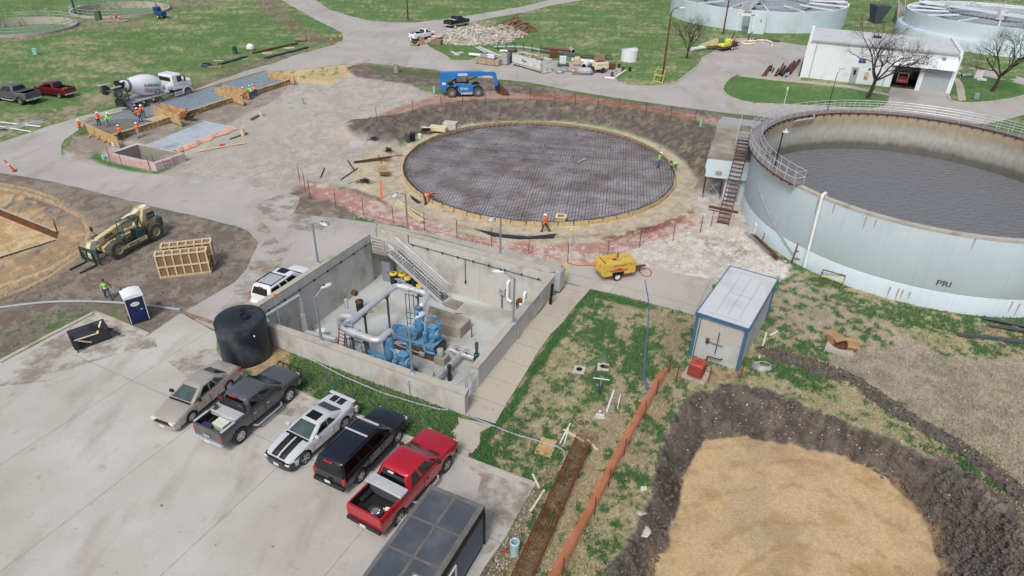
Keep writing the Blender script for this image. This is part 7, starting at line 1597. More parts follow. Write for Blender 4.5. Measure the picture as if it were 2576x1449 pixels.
def person(label,loc,face,lean=5,hips=(10,-10),knees=(5,5),arms=((10,20,12),(10,20,12)),headp=0,top='hiorange',legs='jeans',hat='hardhat',vest=None,sleeve=None,H_=1.76,group=None,hood=None,spread=.11,hatstyle='hard'):
 """arms: (shoulder flex, elbow flex, abduction) left, right; angles in degrees"""
 s=H_/1.76; t=thing('person',label,'person',loc,face,group,sc=s)
 rad=math.radians
 def dirv(fl,ab=0,sg=1): # flex forward from straight down
  v=Vector((math.sin(rad(fl)),0,-math.cos(rad(fl)))); return Vector((v.x,sg*math.sin(rad(ab))*abs(v.z)+0,v.z*math.cos(rad(ab)))).normalized()
 P=Vector((0,0,.95)); J={}
 for i,sg in enumerate((1,-1)):
  h=P+Vector((0,sg*.09,-.03)); k=h+dirv(hips[i],4,sg)*.43; a=k+dirv(hips[i]-knees[i],2,sg)*.42; a.y+=sg*(spread-.11)
  J[i]=(h,k,a)
 mz=min(J[0][2].z,J[1][2].z)-.07; off=Vector((0,0,-mz)); P+=off
 L=rad(lean); sd=Vector((math.sin(L),0,math.cos(L))); fw=Vector((math.cos(L),0,-math.sin(L)))
 chest=P+sd*.30; neck=P+sd*.52; hp=rad(lean*.5+headp); hd_=Vector((math.sin(hp),0,math.cos(hp))); hc=neck+hd_*.17; hf=Vector((math.cos(hp),0,-math.sin(hp)))
 body=MB(); cl=MB(); pn=MB()
 body.tube([P,P+sd*.15,chest,neck-sd*.04],[.13,.12,.15,.09],12); body.tube([neck-sd*.06,hc],[.062,.055],10)
 ball(body,hc,.105,.95,.78,1.12); body.tube([hc+hf*.085-hd_*.0,hc+hf*.125-hd_*.025],[.012,.018],6); body.tube([hc+hf*.05-hd_*.07,hc+hf*.085-hd_*.085],[.035,.03],6)
 for sg in (1,-1): body.tube([hc+Vector((0,sg*.078,.02)),hc+Vector((0,sg*.094,-.03))],[.02,.014],6)
 cl.tube([P-sd*.04,P+sd*.08,P+sd*.2,chest+sd*.08,neck-sd*.05,neck-sd*.0],[.155,.15,.155,.175,.12,.075],14)
 for sg in (1,-1): cl.tube([neck-sd*.1,neck-sd*.09+Vector((0,sg*.17,0))],[.1,.085],10); body.tube([neck-sd*.1,neck-sd*.09+Vector((0,sg*.16,0))],[.08,.07],10)
 pn.tube([P+sd*.02,P-Vector((0,0,.09))],[.15,.15],14)
 ft=MB()
 for i,sg in enumerate((1,-1)):
  h,k,a=[v+off for v in J[i]];
  body.tube([h,k,a],[.085,.055,.042],10); pn.tube([h,h.lerp(k,.5),k,k.lerp(a,.5),a+Vector((0,0,.03))],[.11,.1,.078,.072,.068],10)
  body.tube([a,a+Vector((.14,0,-.035))],[.045,.035],8)
  ft=MB(); ft.tube([a+Vector((-.05,0,.08)),a+Vector((-.05,0,-.0)),a+Vector((.05,0,-.03)),a+Vector((.19,0,-.035))],[.06,.062,.055,.04],10); ft.build('boot','boot',t)
  S=neck-sd*.09+Vector((0,sg*.19,0)); fl,el,ab=arms[i]
  d1=dirv(fl+lean*.0,ab,sg); E=S+d1*.29; d2=dirv(fl+el,ab*.6,sg); Wp=E+d2*.25
  body.tube([S,E,Wp],[.052,.042,.03],8)
  if sleeve!='none': cl.tube([S,E,Wp-d2*.02],[.082,.064,.052],8)
  n=d2.cross(Vector((0,sg,0))).normalized(); w_=Vector((0,1,0))
  body.tube([Wp,Wp+d2*.09],[.034,.036],8)
  for f in range(4):
   b0=Wp+d2*.085+w_*(f-1.5)*.02; ln=(.07,.08,.075,.06)[f]; body.tube([b0,b0+d2*ln*.5+n*.012,b0+d2*ln*.85+n*.035],[.0105,.0098,.009],6)
  b0=Wp+d2*.03+w_*(.03*-sg); body.tube([b0,b0+d2*.035-w_*sg*.02,b0+d2*.065-w_*sg*.02+n*.015],[.013,.011,.01],6)
 remesh(body,'body','skin',t,.015,2)
 remesh(cl,'shirt',top,t,.022,2); remesh(pn,'trousers',legs,t,.022,2)
 if vest:
  q=MB(); q.tube([P+sd*.0,P+sd*.1,P+sd*.2,chest+sd*.08,neck-sd*.07],[.172,.168,.172,.192,.15],14,cap=False); v=q.build('vest',vest,t)
  q=MB(); q.tube([P+sd*.08,P+sd*.13],[.175,.175],14,cap=False); q.build('reflective_band','white',v)
 M4=Matrix((hf,Vector((0,1,0)),hd_)).transposed().to_4x4(); M4.translation=hc
 q=MB(); q.X=M4
 if hatstyle=='hard':
  q.lathe([(.155,.045),(.16,.055),(.118,.07),(.112,.12),(.085,.16),(.04,.178),(0,.18)],18); q.bbox(.08,.19,-.07,.07,.045,.062,.008); q.build('hard_hat',hat,t)
 else:
  q.lathe([(.108,.03),(.112,.08),(.09,.125),(.04,.145),(0,.147)],16); q.bbox(.07,.18,-.07,.07,.03,.045,.006); q.build('cap',hat,t)
 q=MB(); q.X=M4
 for sg in (1,-1): ball(q,(.088,sg*.035,.01),.012)
 q.build('eyes','black',t)
 if not hatstyle=='hard' or True:
  q=MB(); q.X=M4; q.lathe([(.09,-.04),(.1,.0),(.103,.05),(.09,.1)],14,a0=R(70),a1=R(290)); q.build('hair','black',t)
 if hood: q=MB(); q.X=M4; ball(q,(-.0,0,-.01),.125,.9,.85,1); q.build('hood',hood,t)
 return t
GR='crew in hard hats at the long form'
u=lambda p,q_:dirang(G(*p,0),G(*q_,0))
def at(p,z=None):
 if z is None: v=GT(*p); return (v.x,v.y,max(v.z,.0) if abs(v.z)<.06 else v.z)
 v=G(*p,z); return tuple(v)
person('lone walker in an orange shirt and dark trousers outside the round form',at((1371,583)),R(160),lean=4,hips=(22,-20),knees=(8,18),arms=((-15,20,10),(10,35,10)),legs='darkpants',sleeve='none',H_=1.8)
person('man in a lime shirt and jeans standing on the rebar mat',at((1656,421),-.08),R(-10),lean=4,hips=(2,-4),knees=(3,2),arms=((15,50,10),(12,45,10)),top='hilime',headp=20,sleeve='none')
person('worker in a lime vest bending over the edge of the round form',at((1699,431)),R(190),lean=82,hips=(18,8),knees=(10,10),arms=((70,10,6),(80,15,6)),top='greysleeve',vest='hilime',hat='boot',legs='jeans',hatstyle='cap')
person('worker in an orange vest bending over the near left edge of the round form',at((1069,514)),R(15),lean=88,hips=(12,4),knees=(8,8),arms=((85,8,6),(75,12,6)),top='darkpants',vest='hiorange',hat='hiorange',legs='darkpants',hatstyle='cap')
person('man in a lime vest, jeans and dark cap walking by the portable toilet',at((274,752)),R(-50),lean=3,hips=(20,-18),knees=(5,14),arms=((-25,15,25),(12,20,14)),top='greysleeve',vest='hilime',hat='boot',hatstyle='cap',headp=15,H_=1.78)
person('leftmost orange shirted worker behind the braced end form',at((205,336)),R(-30),lean=15,hips=(5,-5),arms=((40,30,10),(30,40,10)),legs='khaki',group=GR)
person('orange vested worker at the left of the lime shirted man, holding a tool',at((251,317),.45),R(-20),lean=14,hips=(5,-5),arms=((50,20,10),(40,40,10)),legs='jeans',vest='hiorange',top='hiorange',group=GR)
person('lime shirted man in grey jeans stooping by the wet concrete',at((272,318),.5),R(10),lean=30,hips=(14,-4),knees=(8,10),arms=((50,20,10),(30,50,10)),top='hilime',legs='greyjeans',group=GR)
person('orange shirted worker beside the rear wheels of the mixer truck',at((363,295),.42),R(-75),lean=32,hips=(8,0),arms=((50,15,10),(40,30,10)),legs='jeans',group=GR)
person('orange shirted worker with a red hood guiding the chute',at((355,307),.42),R(165),lean=14,hips=(6,-6),arms=((55,20,14),(30,60,10)),legs='jeans',hood=None,group=GR)
person('orange shirted worker with dark trousers leaning on the end form',at((306,352)),R(110),lean=10,hips=(4,-8),arms=((30,20,10),(60,10,35)),legs='darkpants',group=GR)
person('orange shirted worker in pale jeans standing outside the side form with one arm raised',at((350,346)),R(75),lean=5,hips=(4,-10),arms=((10,60,20),(110,30,20)),legs='greyjeans',group=GR)
person('lime shirted worker at the far bay of the long form',at((635,247)),R(140),lean=28,hips=(6,-4),arms=((80,10,10),(60,20,10)),top='hilime',legs='jeans',group=GR)
person('orange vested worker stooping over the far bay of the long form',at((644,242)),R(130),lean=55,hips=(10,0),arms=((60,20,10),(50,30,10)),top='hiorange',vest='hiorange',legs='jeans',group=GR)
person('crouching lime shirted worker at the third bulkhead',at((619,245)),R(150),lean=40,hips=(75,60),knees=(105,95),arms=((60,30,10),(50,40,10)),top='hilime',legs='darkpants',group=GR)
person('worker in a yellow vest and khaki trousers at the tailgate of the white pickup',at((1034,116)),R(30),lean=12,hips=(4,-6),arms=((50,30,10),(40,40,10)),top='darkpants',vest='hiyellow',legs='khaki')
def m4(x,y,z=0): return G(.33*x,.33*y,z)
NL_,NR_=G(292,353),G(741,208); FL_,FR_=G(214,317),G(673,184)
ax1=(NR_-NL_).normalized(); LN=(NR_-NL_).length
fwk=thing('long_form','long timber formwork strip with plywood bulkheads beside the mixer truck','formwork',(NL_.x,NL_.y,0),math.atan2(ax1.y,ax1.x))
I=TM[fwk.name].inverted(); fl0=I@FL_; fr0=I@FR_; WF=(fl0.y+fr0.y)/2; x0f=fl0.x
sk=(fl0.x)/WF   # skew of the end
q=MB(); q.bbox(-.3,LN,-.12,0,.0,.75,.01); q.build('side_form','wood',fwk)
rnd=random.Random(12);
q=MB()
for k in range(46):
 x=.1+k*LN/46
 q.box(x,x+.09,-.18,-.121,0,.78)
for k in range(120): x=rnd.uniform(0,LN-1.3); z=rnd.choice((.12,.3,.48,.64)); q.box(x,x+rnd.uniform(.5,1.4),-.155,-.122,z,z+.08)
o=q.build('form_studs','wood_old',fwk); o['kind']='stuff'
MB().bbox(-.2,LN,.0,.12,.7,.76,.01).build('top_plate','wood_new',fwk)
MB().bbox(x0f,fr0.x,WF,WF+.08,0,.5,.01).build('far_form','wood',fwk)
defm('vapour',lin((158,172,182)),.4,ns=1.2,na=.16,dirt=lin((116,126,136)),da=.5,ds=1.2)
sheetz=.34
q=MB(); q.add([(-.2,.1,sheetz),(LN,.1,sheetz),(fr0.x,WF,sheetz),(x0f,WF,sheetz)],[(0,1,2,3)]); q.build('vapour_sheet','vapour',fwk,smooth=0)
q=MB()
x=.3
while x<LN-.3: q.tube([(x+sk*.15,.15,sheetz+.08),(x+sk*WF,WF-.05,sheetz+.08)],.012,3,cap=False); x+=.42
for k in range(1,11): y=WF*k/11; q.tube([(.2+sk*y,y,sheetz+.1),(LN+(fr0.x-LN)*y/WF,y,sheetz+.1)],.012,3,cap=False)
o=q.build('rebar','steel_dark',fwk,smooth=0); o['kind']='stuff'
def bulk(pA,pB,h,lab,inner=True,zb=.36):
 a=I@G(*pA,h); b=I@G(*pB,h); d=(b-a); d.z=0; n=Vector((-d.y,d.x,0)).normalized()
 q=MB(); q.beam(Vector((a.x,a.y,(h)/2+zb*.3)),Vector((b.x,b.y,(h)/2+zb*.3)),.05,h-zb*.4); q.build('bulkhead','ply',fwk)
 q=MB()
 for k in range(9):
  p=a.lerp(b,(k+.5)/9); q.beam((p.x+n.x*.07,p.y+n.y*.07,.2),(p.x+n.x*.07,p.y+n.y*.07,h),.09,.06,up=(1,0,0))
 o=q.build('studs','ply',fwk); o['kind']='stuff'
bulk((214.5,310),(294,346),1.35,'a')
bulk((381,264),(452,293),1.35,'b'); bulk((404,259),(470,277),1.35,'c')
bulk((539.5,219),(609,243),1.35,'d'); bulk((558,213),(624,228),1.35,'e'); bulk((673.5,178.5),(738,191.5),1.35,'f')
for (pa,pb) in (((381,264),(404,259)),((452,293),(470,277)),((539.5,219),(558,213)),((609,243),(624,228))):
 a=I@G(*pa,1.3);b=I@G(*pb,1.3); MB().beam(a,b,.05,.22).build('end_board','ply',fwk)
for (pa,pb) in (((452,287),(470,273)),((452,297),(468,290)),((609,238),(624,226)),((609,248),(622,243))):
 a=I@G(*pa,1.0);b=I@G(*pb,1.0); MB().beam(a,b,.08,.2).build('end_board','orange',fwk)
q=MB(); P=[G(*p,sheetz+.1) for p in ((222,317),(262,305),(300,301),(345,299),(352,306),(345,316),(322,330),(298,341))]
P=[I@p for p in P]; q.prism([(p.x,p.y) for p in P],sheetz+.02,sheetz+.16); q.build('wet_concrete','freshconc',fwk)
q=MB(); c=I@G(398,295,.6); q.bbox(c.x-1.3,c.x+1.3,c.y-.7,c.y+.7,.5,.62,.02); q.build('hatch_form','wood',fwk)
for k,(a,b) in enumerate((((236,327),(222,345)),((257,334),(242,350)),((276,341),(258,358)),((290,348),(272,362)))):
 A=I@G(a[0]-.0,a[1],1.0); B=I@G(*b,.05); q=MB(); q.beam(A,B,.09,.09); q.beam(I@G(a[0],a[1]+12,.1),B,.09,.09); q.build('brace','wood',fwk)
P=[G(*p,.25) for p in ((368,364),(515,304),(586,318),(439,378))]
t=thing('sheet_stack','stack of long grey corrugated steel sheets on the gravel','sheets',(P[0].x,P[0].y,0))
MB().prism([(p.x,p.y) for p in P],0,.25).build('stack','sheetmetal',t,world=True)
q=MB()
for k in range(14):
 f=(k+.5)/14; q.beam(P[0].lerp(P[3],f)+Vector((0,0,.01)),P[1].lerp(P[2],f)+Vector((0,0,.01)),.07,.035)
q.build('sheet_rib','sheetmetal',t,world=True,smooth=0)
q=MB(); a,b=P[3],P[2]; n=(b-a).normalized(); s_=Vector((n.y,-n.x,0)); rg=[]
for k in range(41):
 p=a.lerp(b,k/40); w=.6+.35*noise.noise(p*1.1); hh=.16+.12*noise.noise(p*2.3); rg.append([(p.x,p.y,.0),(p.x,p.y,.28+hh*.5),(p.x+s_.x*w*.5,p.y+s_.y*w*.5,.12+hh),(p.x+s_.x*w,p.y+s_.y*w,.03)])
q.loft(rg,closed=False,cap=False); defm('peachtarp',lin((222,176,150)),.5,ns=2,na=.25); tag(q.build('tarp','peachtarp',smooth=20),'crumpled peach tarp along the steel sheet stack','tarp')
def v5(x,y,z=0): return G(251.6+.2592*x,352.2+.2592*y,z)
zv=.9; O=[v5(75,125,zv),v5(355,30,zv),v5(820,128,zv),v5(532,228,zv)]; c=sum(O,Vector())/4
t=thing('open_vault','open topped concrete vault with pale pink walls','vault',(c.x,c.y,0))
In=[c+(p-c)*.86 for p in O]
for k in range(4):
 j=(k+1)%4; MB().prism([(O[k].x,O[k].y),(O[j].x,O[j].y),(In[j].x,In[j].y),(In[k].x,In[k].y)],-2.9,zv).build('wall_side','pinkwall',t,world=True)
MB().prism([(p.x,p.y) for p in In],-2.6,-2.4).build('base','conc_wet',t,world=True)
I2=[c+(p-c)*.985 for p in In]
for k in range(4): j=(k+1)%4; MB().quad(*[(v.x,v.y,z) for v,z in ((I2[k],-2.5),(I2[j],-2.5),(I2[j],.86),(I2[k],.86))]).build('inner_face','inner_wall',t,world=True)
q=MB(); a=v5(600,205,zv);b=v5(690,180,zv);
rail([Vector((a.x,a.y,.1)),Vector((b.x,b.y,.1))],1.2,3,.04,'pinkwall','gate',t)
def net(name,label,pts,h,mt,parent=None,sl=(0,0)):
 q=MB(); vs=[]; n=0
 P=[]
 for a,b in zip(pts[:-1],pts[1:]):
  for k in range(6): P.append(Vector(a).lerp(Vector(b),k/6))
 P.append(Vector(pts[-1])); m=len(P)
 for i,p in enumerate(P):
  sag=.05*abs(math.sin(PI*i/6)); j=noise.noise(p*1.3)*.06
  vs+= [(p.x+j+sl[0],p.y+j*.5+sl[1],p.z+.03),(p.x-j,p.y,p.z+h*.5),(p.x,p.y,p.z+h-sag)]
 q.add(vs,[(3*i,3*i+3,3*i+4,3*i+1) for i in range(m-1)]+[(3*i+1,3*i+4,3*i+5,3*i+2) for i in range(m-1)])
 o=q.build(name,mt,parent,world=parent is not None,smooth=60); return o
def fence(label,bases,h,mt,nh=None,posth=1.75,group=None,name='mesh_fence',colr=('tpost','tpost_red'),zoff=0,terr=True,sl=(0,0)):
 P=[(GT(*p) if terr else G(*p,0)) for p in bases]; t=thing(name,label,'fence',P[0],0,group)
 if nh: net('netting','',P,nh,mt,t,sl)
 for i,p in enumerate(P):
  q=MB(); tp=p+Vector((.03*math.sin(i*2.1),.02*math.cos(i*1.7),posth)); q.tube([p-Vector((0,0,.2)),tp],.032,5); q.build('post',colr[i%2],t,world=True)
 return t
fence('sheer pink mesh fence on posts north of the round form',[(948,307),(1039,289),(1110.6,274.5),(1164,269),(1220.5,263),(1278,258),(1333,256),(1395,260.6),(1447,266.6),(1503.5,273),(1557,280.5),(1624,291),(1685.7,303),(1746,313.5)],1.2,'net_red',1.0,1.8,colr=('tpost','steel_dark'))
fence('low red mesh fence on posts south of the round form',[(781,500),(845,521),(915,541.5),(989.6,561),(1068,580),(1150,598.6),(1237,620),(1329.6,638),(1428,660),(1527.5,649.7),(1607.7,623),(1692.5,607),(1761,585.5),(1787.5,571)],1.1,'net_red2',.28,1.75)
fence('short upright orange mesh fence end by the gravel',[(755,462),(768,480),(781,498)],1.1,'net_red2',1.5,1.9)
fence('bright orange mesh fence beside the rebar cage, down to the bottom edge',[(1682,938),(1650,995),(1620.5,1051),(1569.5,1147),(1530,1225),(1495,1296),(1414.6,1449),(1370,1540)],1.1,'net_orange',.95,1.3,sl=(-.55,.2),colr=('tpost_red','tpost_red'))
fence('sheer orange mesh fence round the air conditioner',[(1682,938),(1700,958),(1782,962),(1862,952)],1.1,'net_red2',1.0,1.25,colr=('tpost_red','tpost_red'))
fence('sheer red mesh fence round the pink vault',[(277,406),(307,416),(378,429),(392,428),(467,404)],1.1,'net_red2',.9,1.6,colr=('tpost_red','rust'),terr=False)
a=G(1466,1112,.5); b=G(1282,1520,.5); d=(b-a).normalized(); s1=Vector((-d.y,d.x,0)); up=Vector((0,0,1)); t=thing('rebar_cage','long rusty cylindrical rebar cage lying in the grass','rebar cage',(a.x,a.y,0))
q=MB(); n=20
for k in range(n):
 c_,s_=math.cos(2*PI*k/n)*.47,math.sin(2*PI*k/n)*.47; q.tube([a-d*(.2+.3*((k*7)%5)/5)+s1*c_+up*s_,b+s1*c_+up*s_],.017,4,cap=False)
o=q.build('long_bar','rustrebar',t,world=True,smooth=0);
q=MB(); L_=(b-a).length; k=0
while k<L_: q.tube([a+d*k+s1*math.cos(x)*.47+up*math.sin(x)*.47 for x in [2*PI*i/16 for i in range(16)]],.012,3,closed=True); k+=.42
q.build('hoop','rustrebar',t,world=True,smooth=0)
def board(label,px,w,h,rz,mt='ply',th=.03,z=None,name='board',cat='board'):
 p=GT(*px); o=MB().bbox(-w/2,w/2,-h/2,h/2,0,th,.004).build(name,mt); o.location=(p.x,p.y,p.z+.02 if z is None else z); o.rotation_euler=(0,0,R(rz)); return tag(o,label,cat)
board('warped yellow plywood sheet on the grass beside the rebar cage',(1373,1126),.95,1.35,-18)
board('brown plywood sheet under the far end of the rebar cage',(1475,1104),1.1,1.4,-20,'wood_old')
for k,(px,rz,l) in enumerate((((1443,1098),-40,1.4),((1490,1122),-60,1.0),((1348,1213),-70,1.0),((1352,1262),62,1.6))):
 board(('timber block across the far end of the rebar cage','short timber at the right of the rebar cage end','pale timber offcut by the lot corner','long pale timber along the left of the rebar cage')[k],px,l,.12,rz,'wood_new',.1,name='timber',cat='timber')
for k,(a_,b_,r_,l) in enumerate((((1544,984),(1526,1037),.06,'thick white pipe lying in the grass right of the standpipes'),((1561,992),(1553,1029),.035,'thin white pipe lying in the grass'),((1434,1067),(1409,1116),.05,'white pipe lying left of the rebar cage end'),((1430,1080),(1419,1118),.04,'ribbed white conduit beside the rebar cage end'),((1927.6,838),(1909.5,902),.05,'white pipe lying along the shed'),((1937,845),(1955,835),.05,'short white pipe offcut right of the shed'))):
 A=GT(*a_);B=GT(*b_); o=MB().tube([A+Vector((0,0,r_)),B+Vector((0,0,r_))],r_,8).build('loose_pipe','whitepipe'); tag(o,l,'pipe')
for k,(px,l) in enumerate((((1457,931),'square concrete manhole frame in the grass, left of the pair'),((1517,924),'square concrete manhole frame in the grass, right of the pair'))):
 p=GT(*px); t=thing('manhole',l,'manhole',(p.x,p.y,p.z),R(-15+8*k),'square manhole frames in the grass'); q=MB(); q.bbox(-.38,.38,-.38,.38,-.1,.08,.02); q.build('frame','aggregate',t); MB().lathe([(.0,.082),(.17,.084),(.2,.088),(.2,.082)],18).build('opening','pitch',t)
 if k: q=MB(); q.X=T(.22,-.05,.09); q.lathe([(0,.03),(.16,.03),(.16,0)],16); q.build('lid','rust',t)
for k,(px,l) in enumerate((((1510,977),'rear grey standpipe with a valve handle in the clover'),((1508,990),'front grey standpipe in the clover'))):
 p=GT(*px); t=thing('standpipe',l,'pipe',p,0,'grey standpipes in the clover'); MB().lathe([(.13,-.05),(.14,.28),(.11,.28),(.11,0)],16).build('casing','galv_dark',t)
 if not k: q=MB(); q.tube([(0,0,0),(0,0,.75)],.03,6); q.tube([(-.5,.1,.76),(.5,-.1,.76)],.04,6); q.build('valve_handle','galv',t)
p=GT(1509,1049); o=MB().rock((p.x,p.y,p.z+.02),.4,5,.28).build('marker_stone','palestone'); tag(o,'flat stone painted with white survey letters','stone')
p=GT(1509,1045); text('painted_letters','B\nO24',.28,'white',None,Matrix.Translation((p.x,p.y+.02,p.z+.15))@Matrix.Rotation(R(-8),4,'Z'),.003,bold=.01); o=bpy.data.objects['painted_letters']; tag(o,'white letters sprayed on the flat stone','lettering')
P=[GT(*p)+Vector((0,0,.04)) for p in ((1622,706),(1632,760),(1631,811),(1624,877),(1619,943),(1620.5,959),(1625,973),(1640,979),(1636,984),(1624,990),(1616,996))]
o=MB().tube(bend(P,.5,4),.055,6).build('layflat_hose','blue_hose'); tag(o,'long blue lay flat hose from the apron down over the grass','hose')
P=[GT(*p)+Vector((0,0,.1)) for p in ((-60,783),(0,776.7),(99,763.5),(198,759.6),(297,763.5),(369.5,770),(455,782))]
o=MB().tube(bend(P,2,5),.09,8).build('long_pipe','greypipe'); tag(o,'long pale grey pipe crossing the dirt behind the portable toilet','pipe')
ly('timber','line of worn timbers at the end of the long grey pipe','timber',(455,784),(545,815),.25,.1,'wood_old',.06)
p=GT(1294,1394); t=thing('pipe_riser','pale aqua bell ended pipe riser by the lot corner','pipe',p); MB().lathe([(.2,-.1),(.2,.55),(.23,.58),(.23,.9),(.2,.92),(.17,.9),(.17,.3),(0,.3)],22).build('casing',mat('aqua2',lin((176,210,214)),.45),t); q=MB(); q.tube([(-.15,0,.15),(-.7,.1,.15)],.06,8); q.build('side_pipe','galv_dark',t); MB().lathe([(0,-.04),(.1,-.04),(.1,.04),(0,.04)],10,(-.45,.05,.2)).build('red_valve','redpaint',t)
c0=G(332.5,817.4,0);c1=G(377.3,803.7,0); ex_=(c1-c0); wdt=ex_.length; rz=math.atan2(ex_.y,ex_.x);
t=thing('portable_toilet','blue and red portable toilet with a white roof','portable toilet',c0,rz); W_=wdt; Hh=2.05
q=MB(); q.bbox(.02,W_-.02,0,1.15,.1,Hh,.02); q.build('side_panels','pottyred',t); q=MB(); q.bbox(.0,W_,-.03,.02,.08,Hh,.01); q.build('front_frame','navyblue',t)
q=MB(); q.bbox(-.06,W_+.06,-.06,1.2,0,.1,.02); q.build('skid','black',t)
d_=MB().bbox(.14,W_-.16,-.06,-.03,.15,1.92,.01).build('door','navyblue',t)
q=MB()
for z in (.35,.6,.85,1.45): q.box(.2,W_-.22,-.066,-.061,z,z+.02)
q.build('door_rib','totenavy',d_); MB().box(W_-.36,W_-.22,-.075,-.061,1.0,1.1).build('latch','galv',d_)
q=MB(); q.X=T(W_*.48,-.062,1.55)@Matrix.Rotation(PI/2,4,'X'); q.X=q.X@Matrix.Scale(1.75,4,(1,0,0)); q.lathe([(0,.01),(.16,.01),(.16,0)],24); q.build('oval_label','white',d_)
text('label_text','REDI-CAN',.09,'pottyred',d_,T(W_*.48,-.078,1.56)@Matrix.Rotation(PI/2,4,'X'),.002)
q=MB(); rg=[]
for k in range(9):
 f=k/8; y=-.08+1.3*f; rg.append([(-.05,y,Hh-.02),(W_+.05,y,Hh-.02),(W_+.05,y,Hh+.1),(W_*.8,y,Hh+.2),(W_*.5,y,Hh+.25),(W_*.2,y,Hh+.2),(-.05,y,Hh+.1)])
q.loft(rg); q.build('roof','white',t); q=MB(); q.tube([(.1,1.2,1.0),(.1,1.2,Hh+.35)],.06,8); q.build('vent_pipe','darkgrey',t)
q=MB()
for x in (.0,W_): q.tube([(x,-.03,.1),(x,-.03,Hh)],.025,5)
q.build('corner_trim','white',t)
def crate(label,bl,br,h,dep,cells,rows):
 a=G(*bl,0.02);b=G(*br,0.02); d=(b-a); L_=d.length; t=thing('timber_crate',label,'crate',a,math.atan2(d.y,d.x),'slatted timber crates by the forklift')
 q=MB(); q.box(.06,L_-.06,.05,dep-.05,.12,h-.06); q.build('cardboard','card',t)
 q=MB()
 for k in range(cells+1):
  x=.06+(L_-.12)*k/cells
  for y in (0,dep): q.beam((x,y,0),(x,y,h),.1,.04,up=(0,1,0))
  q.beam((x,0,h),(x,dep,h),.1,.05)
 for y in (0,dep):
  for z in [.06]+[h*(j+1)/rows for j in range(rows)]: q.beam((0,y,z-.03),(L_,y,z-.03),.05,.12)
  q.beam((0,y,.16),(L_,y,.16),.03,.06)
 for x in (0,L_):
  for z in (.1,h*.5,h-.03): q.beam((x,0,z),(x,dep,z),.05,.12)
 q.build('slat_frame','wood_new',t); q=MB(); q.box(0,L_,-.03,dep+.03,0,.05); q.build('runner','wood_old',t)
 return t
crate('nearer slatted timber crate packed with brown board',(403,701.5),(531.7,687),2.0,.75,6,2)
crate('farther slatted timber crate, half hidden by the nearer one',(418,680),(543,665),2.0,.8,6,2)
a=G(191,885,0);b=G(283,852,0); d=b-a; t=thing('box_broom','black box broom attachment left on the lot','broom',a,math.atan2(d.y,d.x)); L_=d.length
q=MB(); q.extr([(0,.1),(.0,.95),(.03,.98)],0,0) if False else None
q.X=T(0,0,0);
for f0,f1,z0,z1,y0,y1 in ((0,L_,.55,.62,0,.9),):
 q.add([(0,.0,.12),(L_,.0,.12),(L_,.15,.75),(0,.15,.75),(0,.95,1.15),(L_,.95,1.15),(0,1.0,1.05),(L_,1.0,1.05)],[(0,1,2,3),(3,2,5,4),(4,5,7,6)])
q.build('hood','tarp',t,smooth=0)
q=MB(); q.cyl((.08,.45,.38),(L_-.08,.45,.38),.36,n=20); q.build('brush','black',t)
for x in (0,L_-.06): MB().box(x,x+.06,0,.95,.1,1.0).build('end_plate','steel_dark',t)
q=MB(); q.box(.1,.25,-.3,0,.3,.8); q.beam((L_,.0,.6),(L_+.5,-.3,.3),.12,.12); q.tube([(.1,-.2,0),(.1,-.2,.9)],.05,6); q.build('side_plate','steel_dark',t)
q=MB(); q.beam((.1,.05,.8),(1.6,.1,.72),.12,.03); q.beam((1.5,.1,.75),(L_-.2,.8,1.12),.12,.03); q.beam((.3,.0,.75),(1.0,-.1,.35),.12,.03); q.build('strap','wood_new',t)
q=MB(); q.beam((1.2,.6,1.15),(L_+.2,.1,.5),.4,.12); q.build('spare_canvas','tarp',t)
a=G(1516.7,713,.0); b=G(1591,701,.0); d=(b-a); rz=math.atan2(d.y,d.x); wc=G(1548.6,719,0)
t=thing('air_compressor','yellow towable air compressor on the apron','compressor',(a.x,a.y,0),rz); L_=2.75; D_=1.55; z0=.55;z1=1.65
q=MB(); q.hull([(0,0,z0),(L_,0,z0+.05),(L_,0,z1-.1),(.0,0,z1),(0,D_,z0),(L_,D_,z0+.05),(L_,D_,z1-.1),(0,D_,z1),(-.18,.1,z1-.25),(-.18,D_-.1,z1-.25),(-.2,.1,z0+.2),(-.2,D_-.1,z0+.2)]); q.build('body','yellow_mach',t)
q=MB(); q.box(.45,2.15,-.015,0,z0+.45,z1-.12); q.build('side_door','yellow_mach',t)
q=MB(); q.box(.5,2.1,-.025,-.016,z0+.38,z0+.46); q.hull([(1.0,-.026,z0+.46),(1.6,-.026,z0+.46),(1.45,-.026,z0+.62),(1.15,-.026,z0+.62),(1.0,-.017,z0+.46),(1.6,-.017,z0+.46),(1.45,-.017,z0+.62),(1.15,-.017,z0+.62)]); q.build('red_stripe','redpaint',t)
text('decal','Sullivan',.17,'black',t,T(1.35,-.03,z1-.24)@Matrix.Rotation(PI/2,4,'X'),.003,fit=1.1)
q=MB(); q.box(.12,.2,.15,D_-.2,z1-.03,z1+.01); q.box(1.0,1.3,.55,.8,z1-.06,z1-.0); q.build('vent','rust',t)
q=MB(); q.tube(bend([(1.5,.9,z1-.08),(1.5,.9,z1+.3),(1.65,.9,z1+.32)],.08),.05,8); q.build('exhaust','rust',t)
q=MB(); q.beam((L_,D_*.35,.55),(L_+1.1,D_*.5,.55),.12,.12); q.beam((L_,D_*.65,.55),(L_+1.1,D_*.5,.55),.12,.12); q.tube([(L_+.85,D_*.5,0.02),(L_+.85,D_*.5,.7)],.04,6); q.bbox(L_+1.0,L_+1.35,D_*.5-.07,D_*.5+.07,.5,.65,.02); q.build('drawbar','rust',t)
